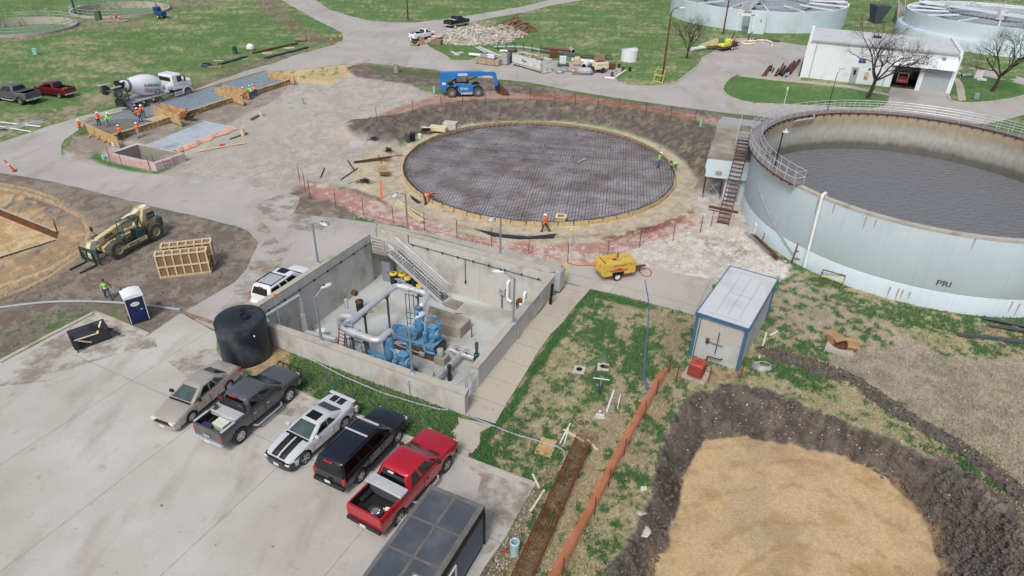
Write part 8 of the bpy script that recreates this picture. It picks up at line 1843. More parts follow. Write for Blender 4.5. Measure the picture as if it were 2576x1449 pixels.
for y,sg in ((.12,-1),(D_-.12,1)): wheel(t,1.25,y,.36,.22,'white','rubber',8,sg,.6,.05)
q=MB(); q.box(.75,1.75,-.03,0,.56,.84); q.build('wheel_arch','pitch',t)
for y in (.1,D_-.2): MB().box(-.215,-.2,y,y+.1,z0+.25,z0+.35).build('taillight','redlight',t)
P=[G(x,y,.05) for x,y in ((1428,661),(1450,668),(1475,667),(1497,668))]; o=MB().tube(bend(P,.4),.035,6).build('air_hose','redpaint'); tag(o,'red air hose running left from the yellow compressor','hose')
P=[G(x,y,.05) for x,y in ((1594,672),(1606,676),(1600,683),(1608,674),(1630,674),(1641,686),(1634,696),(1618,694),(1610,684))]; o=MB().tube(bend(P,.5),.035,6).build('air_hose','redpaint'); tag(o,'red air hose looped round the drawbar of the yellow compressor','hose')
def blob(name,label,cat,px,sx,sy,sz,mt,rz=0,z=None,b=.04):
 p=GT(*px); t=MB().bbox(-sx/2,sx/2,-sy/2,sy/2,0,sz,b).build(name,mt); t.location=(p.x,p.y,max(p.z,0)+.01 if z is None else z); t.rotation_euler=(0,0,R(rz)); return tag(t,label,cat)
p=GT(1434,617); t=thing('survey_tripod','yellow survey level on a tripod below the round form','tripod',p)
for k in range(3): a=k*2*PI/3+.4; MB().beam((.42*math.cos(a),.42*math.sin(a),0),(.05*math.cos(a),.05*math.sin(a),1.35),.06,.04).build('leg','galv',t)
MB().bbox(-.12,.12,-.12,.12,1.36,1.62,.03).build('level','yellow',t)
p=GT(960.5,499); q=MB(); q.box(-.08,.08,-.05,.05,0,1.9); o=q.build('marker_post','orange'); o.location=p; tag(o,'orange marker post left of the round form','post')
def delin(px,label,group=None,tilt=0,h=1.15,terr=True):
 p=GT(*px); t=thing('traffic_cone',label,'cone',(p.x,p.y,max(p.z,.0)),0,group); q=MB(); q.X=Matrix.Rotation(tilt,4,'Y'); q.lathe([(.12,.03),(.06,h),(.03,h+.02),(0,h+.02)],14); q.build('cone_body','orange_cone',t)
 q=MB(); q.X=Matrix.Rotation(tilt,4,'Y'); q.lathe([(.102,h*.55),(.092,h*.68)],14); q.build('white_collar','white',t); MB().lathe([(0,.05),(.22,.05),(.24,0)],8).build('base','black',t); return t
delin((38,432),'tall orange delineator leaning over the left road',None,-.5,1.4)
delin((835,112),'orange delineator at the road bend, left of the pair','delineators at the road bend',0,1.5); delin((857,104),'orange delineator at the road bend, right of the pair','delineators at the road bend',0,1.6)
for k,(px,l) in enumerate((((281,51),'left'),((292,46),'middle'),((303,53),'right'))): delin(px,'orange striped delineator between the green basins, %s of three'%l,'delineators between the green basins',0,1.5)
def pole(label,base,h,r,mt='rustpole',head=None,cat='pole',hl=1.2,hd=(1,0),name='light_pole',ht='lamphead'):
 b=G(*base,0); t=thing(name,label,cat,b); MB().tube([(0,0,-.1),(0,0,h)],[r,r*.6],10).build('pole',mt,t); MB().box(-r*1.8,r*1.8,-r*1.8,r*1.8,0,.08).build('base',mt,t)
 if head:
  MB().tube(bend([(0,0,h-.3),(hd[0]*.3,hd[1]*.3,h+.5),(hd[0]*hl,hd[1]*hl,h+.6)],.4),r*.35,6).build('arm',mt,t)
  q=MB(); q.X=T(hd[0]*(hl+.4),hd[1]*(hl+.4),h+.58,math.atan2(hd[1],hd[0])); rg=[[(x,w_*math.cos(a),th*math.sin(a)) for a in [i*PI/5 for i in range(10)]] for x,w_,th in ((-.5,.08,.08),(-.2,.2,.15),(.2,.27,.18),(.5,.1,.08))]; q.loft(rg); q.build('lamp_head',ht,t)
 return t
pole('tall brown lamp post on the grass corner by the white open tank',(1665,205),10.4,.16,head=1)
pole('brown utility pole on the grass between the two far roads',(1026.5,50),9.5,.17)
pole('brown pole beside the small bare tree and the far clarifier',(1819,84),10,.17)
pole('grey brown pole between the two green basins',(190,32),9,.18,'bark')
pole('slim black lamp post before the workshop island',(2082,276),5.2,.06,'black',head=1,hl=.1,hd=(1,.2),ht='lamphead')
p=G(1972,264); t=thing('marker_post','thin white marker post on the grass island','post',p); MB().tube([(0,0,0),(0,0,2.2)],.04,6).build('post','white',t); MB().lathe([(0,0),(.14,0),(.14,.4),(.05,.48),(0,.48)],10,(0,0,2.1)).build('head','cream_white',t)
t=thing('gantry','white steel gantry frame with red marks on the workshop yard','gantry',G(1868,101,0)); a=G(1848,100.6,0);b=G(1888,102.5,0); hh_=4.9
q=MB();
for p in (a,b): q.tube([p,p+Vector((0,0,hh_))],.14,8); q.tube([p+Vector((0,0,0)),p+Vector((0,0,1.4))],.2,8)
q.build('leg','white',t,world=True) if False else None
for p in (a,b):
 q=MB(); q.tube([p,p+Vector((0,0,hh_))],.14,8); q.build('leg','whitepipe',t,world=True); q=MB(); q.beam(p+Vector((-.3,-1.0,0)),p+Vector((0,0,1.9)),.15,.2); q.beam(p+Vector((-.3,1.0,0)),p+Vector((0,0,1.9)),.15,.2); q.build('brace','rust',t,world=True)
MB().beam(a+Vector((-.3,0,hh_)),b+Vector((.5,0,hh_)),.3,.4).build('crossbeam','whitepipe',t,world=True)
for f in (.12,.85): p=a.lerp(b,f)+Vector((0,0,hh_)); MB().beam(p-Vector((.4,0,0)),p+Vector((.4,0,0)),.32,.2).build('red_mark','redpaint',t,world=True)
q=MB(); P=[G(1962-0,0,0)]; P=[G(x,y,.2) for x,y in ((1899,110),(1872,111),(1864,107),(1872,103),(1898,104),(1908,101),(1925,101),(1941,106),(1942,114))]; o=MB().tube(bend(P,1.5),.22,8).build('suction_hose','cream_white'); tag(o,'thick pale hose snaking on the yard under the gantry','hose')
p=G(1828,124,0); t=thing('sprayer_trailer','rusty flatbed trailer carrying yellow tanks','trailer',p,R(40))
q=MB(); q.box(-2.6,2.6,-1.0,1.0,.5,.62)
for x in (-2.5,-1.2,0,1.2,2.5):
 for y in (-1,1): q.tube([(x,y,.6),(x,y,1.2)],.04,5)
for y in (-1,1): q.tube([(-2.5,y,1.2),(2.5,y,1.2)],.04,5)
q.beam((-2.6,-.8,.5),(-4.0,0,.45),.12,.12); q.beam((-2.6,.8,.5),(-4.0,0,.45),.12,.12); q.build('frame','rust',t)
q=MB(); q.bbox(-2.2,-.8,-.8,.8,.64,1.2,.15); q.build('tank_body',mat('yelltank',lin((214,216,92)),.5),t); q=MB(); q.bbox(-.4,.6,-.6,.6,.64,1.9,.12); q.build('upright_tank','yelltank',t)
q=MB(); q.bbox(1.0,2.3,-.8,.8,.64,1.3,.1); q.build('pump','rust',t)
for x in (-.1,.7):
 for y,sg in ((-1.1,-1),(1.1,1)): wheel(t,x,y,.38,.22,'white','rubber',5,sg,.6)
def heap(name,label,c,rx,ry,h,mt,n,smin,smax,seed,rz=0,mt2=None):
 p0=Vector((c.x,c.y,0)); rnd=random.Random(seed); q=MB(mt) if not mt2 else MB(mt,mt2); rg=[]
 cr,sr=math.cos(rz),math.sin(rz)
 def hh(x,y): r_=math.hypot(x/rx,y/ry); return h*max(0,1-r_**1.25)*(.8+.4*noise.noise(Vector((x*.5,y*.5,seed))))
 for i in range(0,9):
  k=i/8*1.02; rg.append([(p0.x+(k*rx*math.cos(a)*cr-k*ry*math.sin(a)*sr),p0.y+(k*rx*math.cos(a)*sr+k*ry*math.sin(a)*cr),hh(k*rx*math.cos(a),k*ry*math.sin(a))-.05-.1*(k>1)) for a in [2*PI*j/28 for j in range(28)]])
 q.loft(rg,cap=False)
 for i in range(n):
  a=rnd.uniform(0,2*PI); r_=math.sqrt(rnd.random())*1.06; x,y=r_*rx*math.cos(a),r_*ry*math.sin(a); s=rnd.uniform(smin,smax)*(1.2 if rnd.random()<.1 else .8)
  if mt2: q.use(mt if rnd.random()<.82 else mt2)
  q.rock((p0.x+x*cr-y*sr,p0.y+x*sr+y*cr,hh(x,y)+s*.15),s,rnd.randint(0,99999),rnd.uniform(.5,.9))
 return tag(q.build(name,None if mt2 else mt,smooth=0),label,'rubble')
heap('rubble_heap','large heap of broken white concrete between the pickups and the stored pipes',G(1188,97,0),8.2,6.2,2.9,'rubbleconc',1300,.15,.55,3,R(12),'palestone')
heap('rubble_heap','brown heap of broken slabs behind the white rubble',G(1290,74,0),4.6,4.5,2.6,'rubblebrown',420,.2,.7,4,0,'clod')
heap('rubble_heap','right shoulder of the white concrete rubble, with sandy streak',G(1262,86,0),5.0,4.5,2.1,'rubbleconc',500,.12,.45,6,R(12),'rubblebrown')
def d5(x,y): return (1257.8+.1709*x,113.2+.1709*y)
t=thing('lumber_stack','long strapped stack of pale lumber on the yard edge','lumber',G(1195,160,0),dirang(G(1195,160),G(1241,166)))
defm('lumber',lin((170,154,128)),.8,ns=2,na=.12); q=MB(); q.bbox(0,4.4,0,1.5,.12,1.0,.01); q.build('boards','lumber',t); q=MB();
for z in (.3,.48,.66,.84): q.box(-.004,4.404,-.006,1.506,z,z+.015)
q.build('layer_gap','wood_old',t); q=MB()
for x in (.5,2.1,3.6): q.box(x,x+.05,-.015,1.515,.1,1.015)
q.build('strap','black',t)
t2=copytree(t,loc=(G(1207,155).x+.6,G(1207,155).y+.2,0),label='second lumber stack half hidden behind the first')
def wrapped(label,px,sx,sy,sz,rz,z=0,mt='plasticwrap',inner='rubblebrown',n=3):
 p=G(*px,z); t=thing('wrapped_pallet',label,'pallet',p,rz,'shrink wrapped pallets in the storage yard'); q=MB();
 q.bbox(0,sx,0,sy,.14,sz,.04); q.build('load',mt,t); MB().box(.1,sx-.1,.1,sy-.1,sz,sz+.03).build('contents',inner,t)
 MB().box(0,sx,0,sy,0,.12).build('pallet','wood_old',t); q=MB()
 for k in range(1,n): q.box(-.02,sx+.02,-.02,sy+.02,sz*k/n,sz*k/n+.04)
 q.build('band','lampgrey',t); return t
rzl=dirang(G(1195,160),G(1241,166))
wrapped('wrapped crate of scrap on the left of the lumber stack',(1208,146),1.4,1.1,.75,rzl,1.02)
wrapped('white topped crate on the right of the lumber stack',(1224,148),1.4,1.1,.8,rzl,1.02,'white','greypipe')
wrapped('tall wrapped pallet stack just left of the white dumpster',(1258,163),1.3,1.3,2.0,rzl)
wrapped('dark wrapped pallet stack wedged behind the white dumpster end',(1276,158),1.3,1.3,2.2,rzl,0,'darkgrey')
a=G(1288,165,0); b=G(1361,186,0); d=(b-a); L_=d.length; t=thing('dumpster','long scuffed white roll off dumpster full of scrap','dumpster',a,math.atan2(d.y,d.x)); Dd=2.4
q=MB()
zt1,zb1=2.05,.35
q.add([(0,0,zb1+.3),(L_,0,zb1+.3),(L_,0,zt1),(0,0,zt1),(0,.12,zt1),(L_,.12,zt1),(.1,.15,zb1+.3),(L_-.1,.15,zb1+.3),(.3,.2,zb1),(L_-.3,.2,zb1)],[(0,1,2,3),(3,2,5,4),(4,5,7,6),(8,9,1,0)])
q.add([(0,Dd,zb1+.3),(L_,Dd,zb1+.3),(L_,Dd,zt1),(0,Dd,zt1),(0,Dd-.12,zt1),(L_,Dd-.12,zt1),(.1,Dd-.15,zb1+.3),(L_-.1,Dd-.15,zb1+.3)],[(1,0,3,2),(2,3,4,5),(5,4,6,7)])
for x in (0,L_-.12): q.box(x,x+.12,0.121,Dd-.121,zb1,zt1-.003)
q.box(.12,L_-.12,.13,Dd-.13,zb1,zb1+.1); q.build('shell','dumpster',t,smooth=0)
q=MB()
for k in range(1,7): q.box(L_*k/7,L_*k/7+.02,-.03,0,.66,2.04)
q.build('side_rib','dumpster',t)
q=MB(); q.box(.1,L_-.1,.5,.7,.1,.34); q.box(.1,L_-.1,Dd-.7,Dd-.5,.1,.34); q.box(-.3,.2,.2,Dd-.2,.1,.3); q.box(L_-.2,L_+.3,.2,Dd-.2,.08,.3); q.build('rail','dumpster',t)
for x in (.4,L_-.4):
 for y in (.35,Dd-.35): MB().cyl((x,y-.08,.12),(x,y+.08,.12),.12,n=10).build('roller','rust',t)
text('lettering','bwb',.5,'darkgrey',t,T(L_*.42,-.035,1.3)@Matrix.Rotation(PI/2,4,'X'),.004,fit=1.1,bold=.01)
q=MB('rust','rubblebrown','palestone','lampgrey','wood_old'); rnd=random.Random(21); q.c=0
q.box(.13,L_-.13,.16,Dd-.16,.5,1.5)
for k in range(160):
 q.c=rnd.choice((0,1,2,3,4,2)); x=rnd.uniform(.4,L_-.4);y=rnd.uniform(.35,Dd-.35); q.rock((x,y,1.55+rnd.uniform(0,.5)*(1-abs(x/L_-.5))),rnd.uniform(.08,.3),k,.6)
for k in range(26): q.c=4; x=rnd.uniform(.5,L_-.9);y=rnd.uniform(.4,Dd-.5); q.beam((x,y,1.6),(x+rnd.uniform(-.7,.7),y+rnd.uniform(-.3,.3),1.9+rnd.random()*.4),.1,.03)
o=q.build('scrap',parent=t,smooth=0); o['kind']='stuff'
p=G(*d5(872,320),0); t=thing('ibc_tote','caged white liquid tote on a blue crate right of the dumpster','tote',p,R(-5)); MB().bbox(0,1.1,0,1.0,.5,1.6,.05).build('bottle','white',t)
q=MB()
for k in range(5):
 for y in (-.02,1.02): q.tube([(.275*k,y,.5),(.275*k,y,1.6)],.018,4)
 for x in (-.02,1.12): q.tube([(x,.25*k,.5),(x,.25*k,1.6)],.018,4)
 z=.5+.275*k; q.tube([(-.02,-.02,z),(1.12,-.02,z),(1.12,1.02,z),(-.02,1.02,z)],.018,4,closed=True)
q.build('cage','galv',t); MB().bbox(-.3,1.6,-.3,1.1,0,.48,.02).build('base_crate','darkgrey',t)
def pipe2(label,a,b,r,mt,za=None,name='stored_pipe',ends=True,cat='pipe',group=None):
 za=r if za is None else za; A=G(*a,za);B=G(*b,za); d=(B-A).normalized(); q=MB();
 u_=d.orthogonal().normalized(); w_=d.cross(u_); n=14; rg=[]
 for P_,rr in ((A+d*.05,r*.86),(A,r*.86),(A,r),(B,r),(B,r*.86),(B-d*.05,r*.86)): rg.append([P_+(u_*math.cos(2*PI*k/n)+w_*math.sin(2*PI*k/n))*rr for k in range(n)])
 q.loft(rg,cap=False); q.use('pitch' if ends else mt); q.mats=[mt,'pitch']; q.c=1
 for P_ in (A+d*.3,B-d*.3): q.add([P_+(u_*math.cos(2*PI*k/n)+w_*math.sin(2*PI*k/n))*r*.85 for k in range(n)],[tuple(range(n))])
 return tag(q.build(name,smooth=40),label,cat,group)
pipe2('wide white pipe lying end on, left of the cream generator',d5(1232,318),d5(1290,262),.5,'whitepipe')
pipe2('wide grey lined pipe lying end on beside the cream generator',d5(1352,320),d5(1410,262),.5,'greypipe')
for k,(a_,b_,r_,mt,l) in enumerate(((d5(1060,215),d5(1500,258),.28,'whitepipe','long white ducting lying over the pipe ends'),(d5(600,95),d5(1150,145),.26,'darkgrey','long dark grey pipe behind the tote'),(d5(870,140),d5(1560,180),.2,'steel_dark','upper black pipe of the rack behind the white ducting'),(d5(950,150),d5(1670,205),.16,'darkgrey','lower black pipe of the rack behind the white ducting'),(d5(0,85),d5(180,95),.22,'whitepipe','white pipe end left of the dumpster'),(d5(600,35),d5(1030,75),.24,'brownpipe','brown and black pipe string on the grass behind the rack'),(d5(1040,60),d5(1080,95),.35,'greypipe','grey flared fitting at the end of the brown pipe string'),(d5(1390,140),d5(1640,160),.12,'rust','rusty pipe end right of the rack'),(d5(1545,480),d5(1690,490),.15,'whitepipe','short white pipe at the kerb corner'),(d5(1690,480),d5(1850,372),.15,'whitepipe','white pipe lying along the grass kerb'),(d5(1325,360),d5(1385,365),.15,'greypipe','stub of grey pipe left of the generator wheel'))):
 pipe2(l,a_,b_,r_,mt)
P=[G(x,y,.35) for x,y in ((1242,118),(1262,118),(1300,117),(1340,122),(1365,127))]; tag(MB().tube(bend(P,3),.2,8).build('stored_pipe','palegreen'),'long curved pale green pipe on the cradle posts','pipe')
P=[G(x,y,.35) for x,y in ((1180,136),(1212,139),(1259,141),(1285,141))]; tag(MB().tube(P,.24,8).build('stored_pipe','whitepipe'),'straight white pipe behind the lumber stacks','pipe')
for k in range(6):
 p=G(1252+k*21.5,126+k*1.2,0); t=thing('cradle_post','cradle post','post',p,0,'cradle posts of the long pipe rack'); q=MB(); q.box(-.08,.08,-.08,.08,0,1.25); q.box(-.25,.25,-.1,.1,1.25,1.35); q.build('post','darkgrey',t); t['label']='dark cradle post of the pipe rack, %s from the left'%('first','second','third','fourth','fifth','last')[k]
P_=[G(*d5(x,y),.15) for x,y in ((180,110),(600,150))];
p=G(*d5(1480,440),0); t=thing('generator_trailer','cream trailer generator with a rusty top','generator',G(*d5(1400,425),0),R(25))
q=MB(); q.bbox(0,2.6,0,1.4,.6,1.75,.1,tx=.1); q.build('body','cream_white',t); MB().bbox(.3,2.2,.2,1.2,1.752,1.8,.02).build('roof_plate','rust',t)
q=MB(); q.beam((0,.7,.5),(-1.5,.7,.5),.15,.12); q.bbox(-.6,-.05,.2,1.2,.5,1.1,.06); q.build('drawbar','steel_dark',t)
for y,sg in ((-.05,-1),(1.45,1)): wheel(t,1.4,y,.42,.25,'steel_dark','rubber',5,sg,.5)
q=MB(); q.tube([(-.8+.4*math.cos(a),-.3,.4+.35*math.sin(a)) for a in [i*PI/6 for i in range(12)]],.03,5,closed=True); q.build('hose_loop','black',t)
p=G(1584,157,0); t=thing('open_tank','round white open topped plastic tank on the grass','tank',(p.x,p.y+1.3,0)); q=MB(); rg=[]
R1=1.42
for r_,z in ((R1,0),(R1,1),(R1-.05,1),(R1-.05,.1)): rg.append([(r_*math.cos(a),r_*math.sin(a),z*(1.95+.12*math.sin(2*a+.7)+.06*math.sin(3*a)) if z==1 else z) for a in [2*PI*k/48 for k in range(48)]])
q.loft(rg,cap=False); q.build('shell','white',t)
for k,(x,y,l) in enumerate(((880,410,'left hose reel pallet'),(945,385,'orange centred hose reel pallet'),(1085,395,'hose reel pallet left of the wrapped bag'))):
 p=G(*d5(x,y),0); t=thing('reel_pallet',l+' on the yard','reel',p,R(20*k),'reel pallets on the yard'); MB().box(-.7,.7,-.6,.6,0,.14).build('pallet','wood_old',t); MB().lathe([(.25,.16),(.6,.16),(.62,.3),(.55,.45),(.6,.6),(.25,.6),(.25,.16)],18).build('coil','galv',t);
 if k: MB().lathe([(0,.62),(.3,.62)],14).build('centre_disc','orange',t)
blob('wrapped_bag','crumpled grey wrapped bale left of the generator','bale',d5(1240,440),2.6,1.3,1.1,'plasticwrap',-5,b=.4)
blob('timber','flat timber under the grey bale','timber',d5(1140,445),1.8,.5,.2,'wood_old',-5)
blob('red_box','dark red electrical box behind the tote','box',d5(790,185),1.5,.7,1.2,'rust',-5)
blob('tan_engine','tan engine block on a rusty stand','engine',d5(1130,310),1.3,.9,1.5,'cream',-5,b=.3)
blob('rust_stand','rusty work table right of the generator','table',d5(1620,360),1.7,.9,.9,'rust',-15)
blob('wood_cage','open grey timber crate by the pipe rack','crate',d5(1460,235),1.9,1.0,1.1,'wood_old',-5)
for k,(x,y,mt,l,s) in enumerate(((1700,420,'greypipe','grey pipe flange on the yard corner',.5),(1600,440,'galv','galvanised pipe fitting on the yard corner',.5),(1750,335,'black','black pipe fitting on the grass',.45),(1810,380,'rust','rusty box section on the grass kerb',.5),(1910,385,'black','black elbow fitting on the grass',.5),(1650,460,'rust','rusty valve body on the yard corner',.45))):
 p=G(*d5(x,y),0); t=MB().lathe([(.12*s*2,0),(s*.6,0),(s*.6,.12),(s*.4,.15),(s*.4,.6*s+.2),(s*.6,.6*s+.22),(s*.6,.6*s+.32),(0,.6*s+.32)],12).build('pipe_fitting',mt); t.location=(p.x,p.y,.01); tag(t,l,'pipe fitting')
a=G(1644,206,0);b=G(1666,210,0);c_=G(1671,196,0);d_=G(1650,192,0); t=thing('pipe_barrier','yellow pipe guard frame at the foot of the tall brown lamp post','barrier',a)
q=MB()
for P_ in ((a,b,c_,d_),):
 for z in (.15,1.2): q.tube([p+Vector((0,0,z)) for p in P_],.05,5,closed=True)
for p in (a,b,c_,d_): q.tube([p,p+Vector((0,0,1.25))],.05,5)
q.build('frame','yelltank',t,world=True)
def simple(name,label,cat,px,fn,rz=0):
 p=G(*px,0); t=thing(name,label,cat,(p.x,p.y,HT(p.x,p.y)),R(rz)); fn(t); return t
simple('utility_pedestal','pale aqua utility pedestal on the left lawn','pedestal',(90,137),lambda t:(MB().bbox(-.3,.3,-.25,.25,0,.95,.04).build('cabinet','paleaqua',t),MB().bbox(-.33,.33,-.28,.28,.95,1.0,.02).build('lid','paleaqua',t)),20)
simple('oil_drum','dark green drum standing on the left lawn','drum',(592,135),lambda t:(MB().lathe([(0,0),(.4,0),(.42,.3),(.4,.33),(.4,.9),(.42,.93),(.4,1.25)],18).build('shell','green',t),MB().lathe([(0,1.0),(.38,1.0)],18).build('inside','pitch',t),MB().box(-.7,.7,-.6,.6,-.02,.02).build('mat','wood_old',t)))
blob('bulk_bag','white bulk bag slumped on the left lawn','bag',(631,127),1.3,1.2,1.1,'white',10,b=.35)
def plank_pile(label,a,b,n,w,mt,name='pipe_bundle',cat='pipes',r=.08,seed=1):
 A=G(*a,.08);B=G(*b,.08); rnd=random.Random(seed); q=MB(); d=(B-A).normalized(); s_=Vector((-d.y,d.x,0))
 for k in range(n): o_=s_*rnd.uniform(-w,w)+d*rnd.uniform(-.3,.3)+Vector((0,0,rnd.uniform(0,.15))); q.tube([A+o_,B+o_+s_*rnd.uniform(-.1,.1)],r,5)
 return tag(q.build(name,mt),label,cat)
plank_pile('black pipe bundle on the lawn edge nearest the white bag',(554,161),(617,143),7,.4,'darkgrey')
plank_pile('long rusty pipe pair above the dark bundle on the lawn edge',(635,134),(746,110),3,.3,'rust',r=.12)
plank_pile('wide dark pipe bundle along the far lawn edge',(670,146),(774,120),10,.5,'darkgrey',seed=3)
plank_pile('black pipe bundle right of the far clarifier lawn',(1898,98),(1960,104),8,.7,'steel_dark',seed=6)
board('pale board on the lawn edge above the dark bundle',(728,121),1.8,.9,25,'wood_new'); board('pale board on the lawn edge left of the dark bundle',(672,134),1.6,.7,15,'wood_new'); board('narrow pale board near the black coil',(549,153),1.8,.4,-10,'wood_new'); board('small pallet beside the black coil',(541,170),2.2,1.3,10,'wood_old',.15,name='pallet',cat='pallet')
q=MB(); p=G(520,165,.1)
for k in range(4): q.tube([p+Vector(((.9-.1*k)*math.cos(a),(.9-.1*k)*math.sin(a),.1*k)) for a in [i*PI/8 for i in range(16)]],.07,5,closed=True)
tag(q.build('cable_coil','darkgrey'),'coil of black cable on the left lawn edge','coil')
blob('rope_pile','tangle of cartons and white sheeting by the muddy track','pile',(757,103),2.2,1.4,.5,'wood_old',10,b=.15)
p=G(408,46,0); t=thing('trailer_pump','small blue trailer pump on the far left lawn','pump',p,R(-25)); MB().bbox(-1.3,.9,-.7,.7,.6,1.4,.08).build('body',mat('pumpblue',lin((38,72,120)),.5),t)
q=MB(); q.bbox(-1.6,-.4,-.6,.6,1.3,2.2,.1); q.tube([(-.9,0,2.2),(-.9,0,2.9)],.1,6); q.beam((.9,0,.6),(2.4,0,.5),.12,.12); q.build('engine','pumpblue',t)
for y,sg in ((-.8,-1),(.8,1)): wheel(t,-.2,y,.42,.24,'white','rubber',5,sg,.5)
blob('control_cabinet','olive control cabinet between the green basins','cabinet',(250,52),1.2,.7,1.9,'olive',-10)
blob('slab','pale slab under the striped delineators','slab',(290,53),5.5,2.2,.15,'conc_old',-5)
a=G(0,334,.1);q=MB(); rg=[]
for k in range(14):
 p=G(0+7*k,330-1.5*k,.05); rg.append([(p.x-.6,p.y-.5,0),(p.x-.3,p.y-.2,.35+.15*math.sin(k*2)),(p.x+.4,p.y+.3,.3+.1*math.sin(k*3)),(p.x+.8,p.y+.6,0)])
q.loft(rg,closed=False,cap=False); tag(q.build('sheeting','plasticwrap',smooth=20),'long roll of crumpled white sheeting on the left verge','sheeting')
for k,(a_,b_) in enumerate((((-10,308),(100,320)),((-10,318),(78,333)))): plank_pile('%s of the two long white pipes over the crumpled sheeting'%('upper','lower')[k],a_,b_,1,.0,'whitepipe',name='white_pipe',cat='pipe')
def wallline(name,label,a,b,z0,z1,mt,w=.1,studs=0):
 A=G(*a,z1);B=G(*b,z1); t=thing(name,label,'formwork',A); MB().beam(Vector((A.x,A.y,(z0+z1)/2)),Vector((B.x,B.y,(z0+z1)/2)),w,z1-z0).build('panel',mt,t,world=True)
 MB().beam(A+Vector((0,0,.01)),B+Vector((0,0,.01)),.14,.05).build('top_rail','coping',t,world=True)
 d=(B-A).normalized(); s_=Vector((-d.y,d.x,0))*(-.1)
 if studs:
  for k in range(studs): p=A.lerp(B,(k+.5)/studs)+s_; q=MB(); q.beam(Vector((p.x,p.y,z0)),Vector((p.x,p.y,z1)),.06,.08,up=(1,0,0)); q.build('stud','rust',t,world=True)
 return t
wallline('steel_form','rusty brown steel form panel on the far side of the clay pit',(-30,513),(143,582),-.7,.12,'rust')
wallline('steel_form','dark studded form panel on the near side of the clay pit',(-30,655),(140,602),-.7,.12,'wood_old',.08,14)
for k,(x,y) in enumerate(((143,577),(146,590))): p=G(x,y,0); tag(MB().tube([p,p+Vector((0,0,1.0))],.035,5).build('steel_stake','rust'),('rusty stake at the far corner of the clay pit form','rusty stake at the near corner of the clay pit form')[k],'stake')
plank_pile('longest dark rebar bundle on the grass at the right edge',(2414,842),(2620,866),26,.22,'darkgrey',name='rebar_bundle',cat='rebar',r=.03,seed=8)
plank_pile('upper dark rebar bundle at the right edge near the tank',(2482,802),(2620,830),22,.2,'darkgrey',name='rebar_bundle',cat='rebar',r=.03,seed=9)
plank_pile('thin middle rebar bundle at the right edge',(2492,822),(2620,842),10,.1,'darkgrey',name='rebar_bundle',cat='rebar',r=.03,seed=10)
for k,(px,rz) in enumerate((((2498,836),-70),((2548,820),-70),((2508,856),-72))): board('timber bearer under the dark rebar bundles, %s of three'%('left','top','lowest')[k],px,1.2,.28,rz,'wood_old',.06,name='bearer',cat='bearer')
P=[G(*p,.12) for p in ((2086,846),(2150,858),(2145,899),(2074,879))]; c=sum(P,Vector())/4; t=thing('manhole','square concrete manhole pad with a brown round cover','manhole',(c.x,c.y,0)); MB().prism([(p.x,p.y) for p in P],-.1,.26).build('pad','conc_apron',t,world=True); MB().lathe([(0,.29),(.62,.29),(.66,.26)],24).build('cover','rust',t)
def carton(label,px,z,rz,s=.5):
 p=G(*px,z); t=thing('cardboard_box',label,'box',p,R(rz)); q=MB(); q.box(-s/2,s/2,-s*.35,s*.35,0,s*.6); q.build('box','cardbox',t); q=MB(); q.add([(-s/2,-s*.35,s*.6),(s/2,-s*.35,s*.6),(s*.6,-s*.7,s*.45),(-s*.55,-s*.75,s*.5)],[(0,1,2,3)]); q.add([(-s/2,s*.35,s*.6),(s/2,s*.35,s*.6),(s*.5,s*.65,s*.75),(-s*.5,s*.6,s*.8)],[(3,2,1,0)]); q.build('flap','cardbox',t,smooth=0); return t
carton('open cardboard box at the far corner of the square manhole pad',(2098,858),.27,20,.8); carton('open cardboard box at the right corner of the square manhole pad',(2142,876),.27,-15,.7)
carton('small cardboard box alone on the gravel left of the round form',(965,437),.0,15,.9)
q=MB(); p=GT(1916,923)
for k in range(6): r_=.62-.05*k; q.tube([p+Vector((r_*math.cos(a)+.03*k,r_*.8*math.sin(a),.05+.035*k)) for a in [i*PI/10 for i in range(20)]],.03,5,closed=True)
tag(q.build('coiled_hose','galv'),'coil of grey hose on the grass at the shed corner','hose')
def rack(label,c,w,h,d,rz,mt,mt2,tilt=.5):
 p=GT(*c); t=thing('yellow_rack',label,'rack',p,R(rz)); q=MB(); q.X=Matrix.Rotation(tilt,4,'X')
 for y in (0,d): q.tube([(0,y,0),(0,y,h),(w,y,h),(w,y,0)],.05,6,closed=True)
 q.build('outer_frame',mt,t); q=MB(); q.X=Matrix.Rotation(tilt,4,'X')
 for x in (0,w): q.tube([(x,0,.05),(x,d,.05)],.05,6); q.tube([(x,0,h),(x,d,h)],.05,6)
 q.tube([(0,0,h*.5),(w,0,h*.5)],.045,6); q.build('cross_bar',mt2,t); return t
rack('rust and yellow steel frame leaning near the foot of the rusty stairs',(1915,610),1.0,1.25,.4,-38,'rust','yellow',-.5)
rack('rust and yellow steel frame lying against the big tank',(2060,708),1.7,1.0,.7,-32,'rust','yellow',-.6)
p=GT(1958,628); o=MB().bbox(-.05,1.3,-.03,.03,0,1.5,.01).build('panel_sheet','pinkwall'); o.location=p; o.rotation_euler=(R(-18),0,R(-42)); tag(o,'pale board leaning against the big tank','board')
p=GT(1990,662); t=thing('rack_frame','rusty ladder frame standing against the big tank','frame',p,R(-35)); q=MB()
for x in (0,1.3): q.beam((x,0,0),(x+.1,.5,2.3),.09,.09); q.beam((x,.0,0),(x,.9,.1),.07,.07)
for z in (.5,1.1,1.7,2.2): q.beam((0,z*.22,z),(1.4,z*.22,z),.06,.06)
q.build('frame','rust',t)
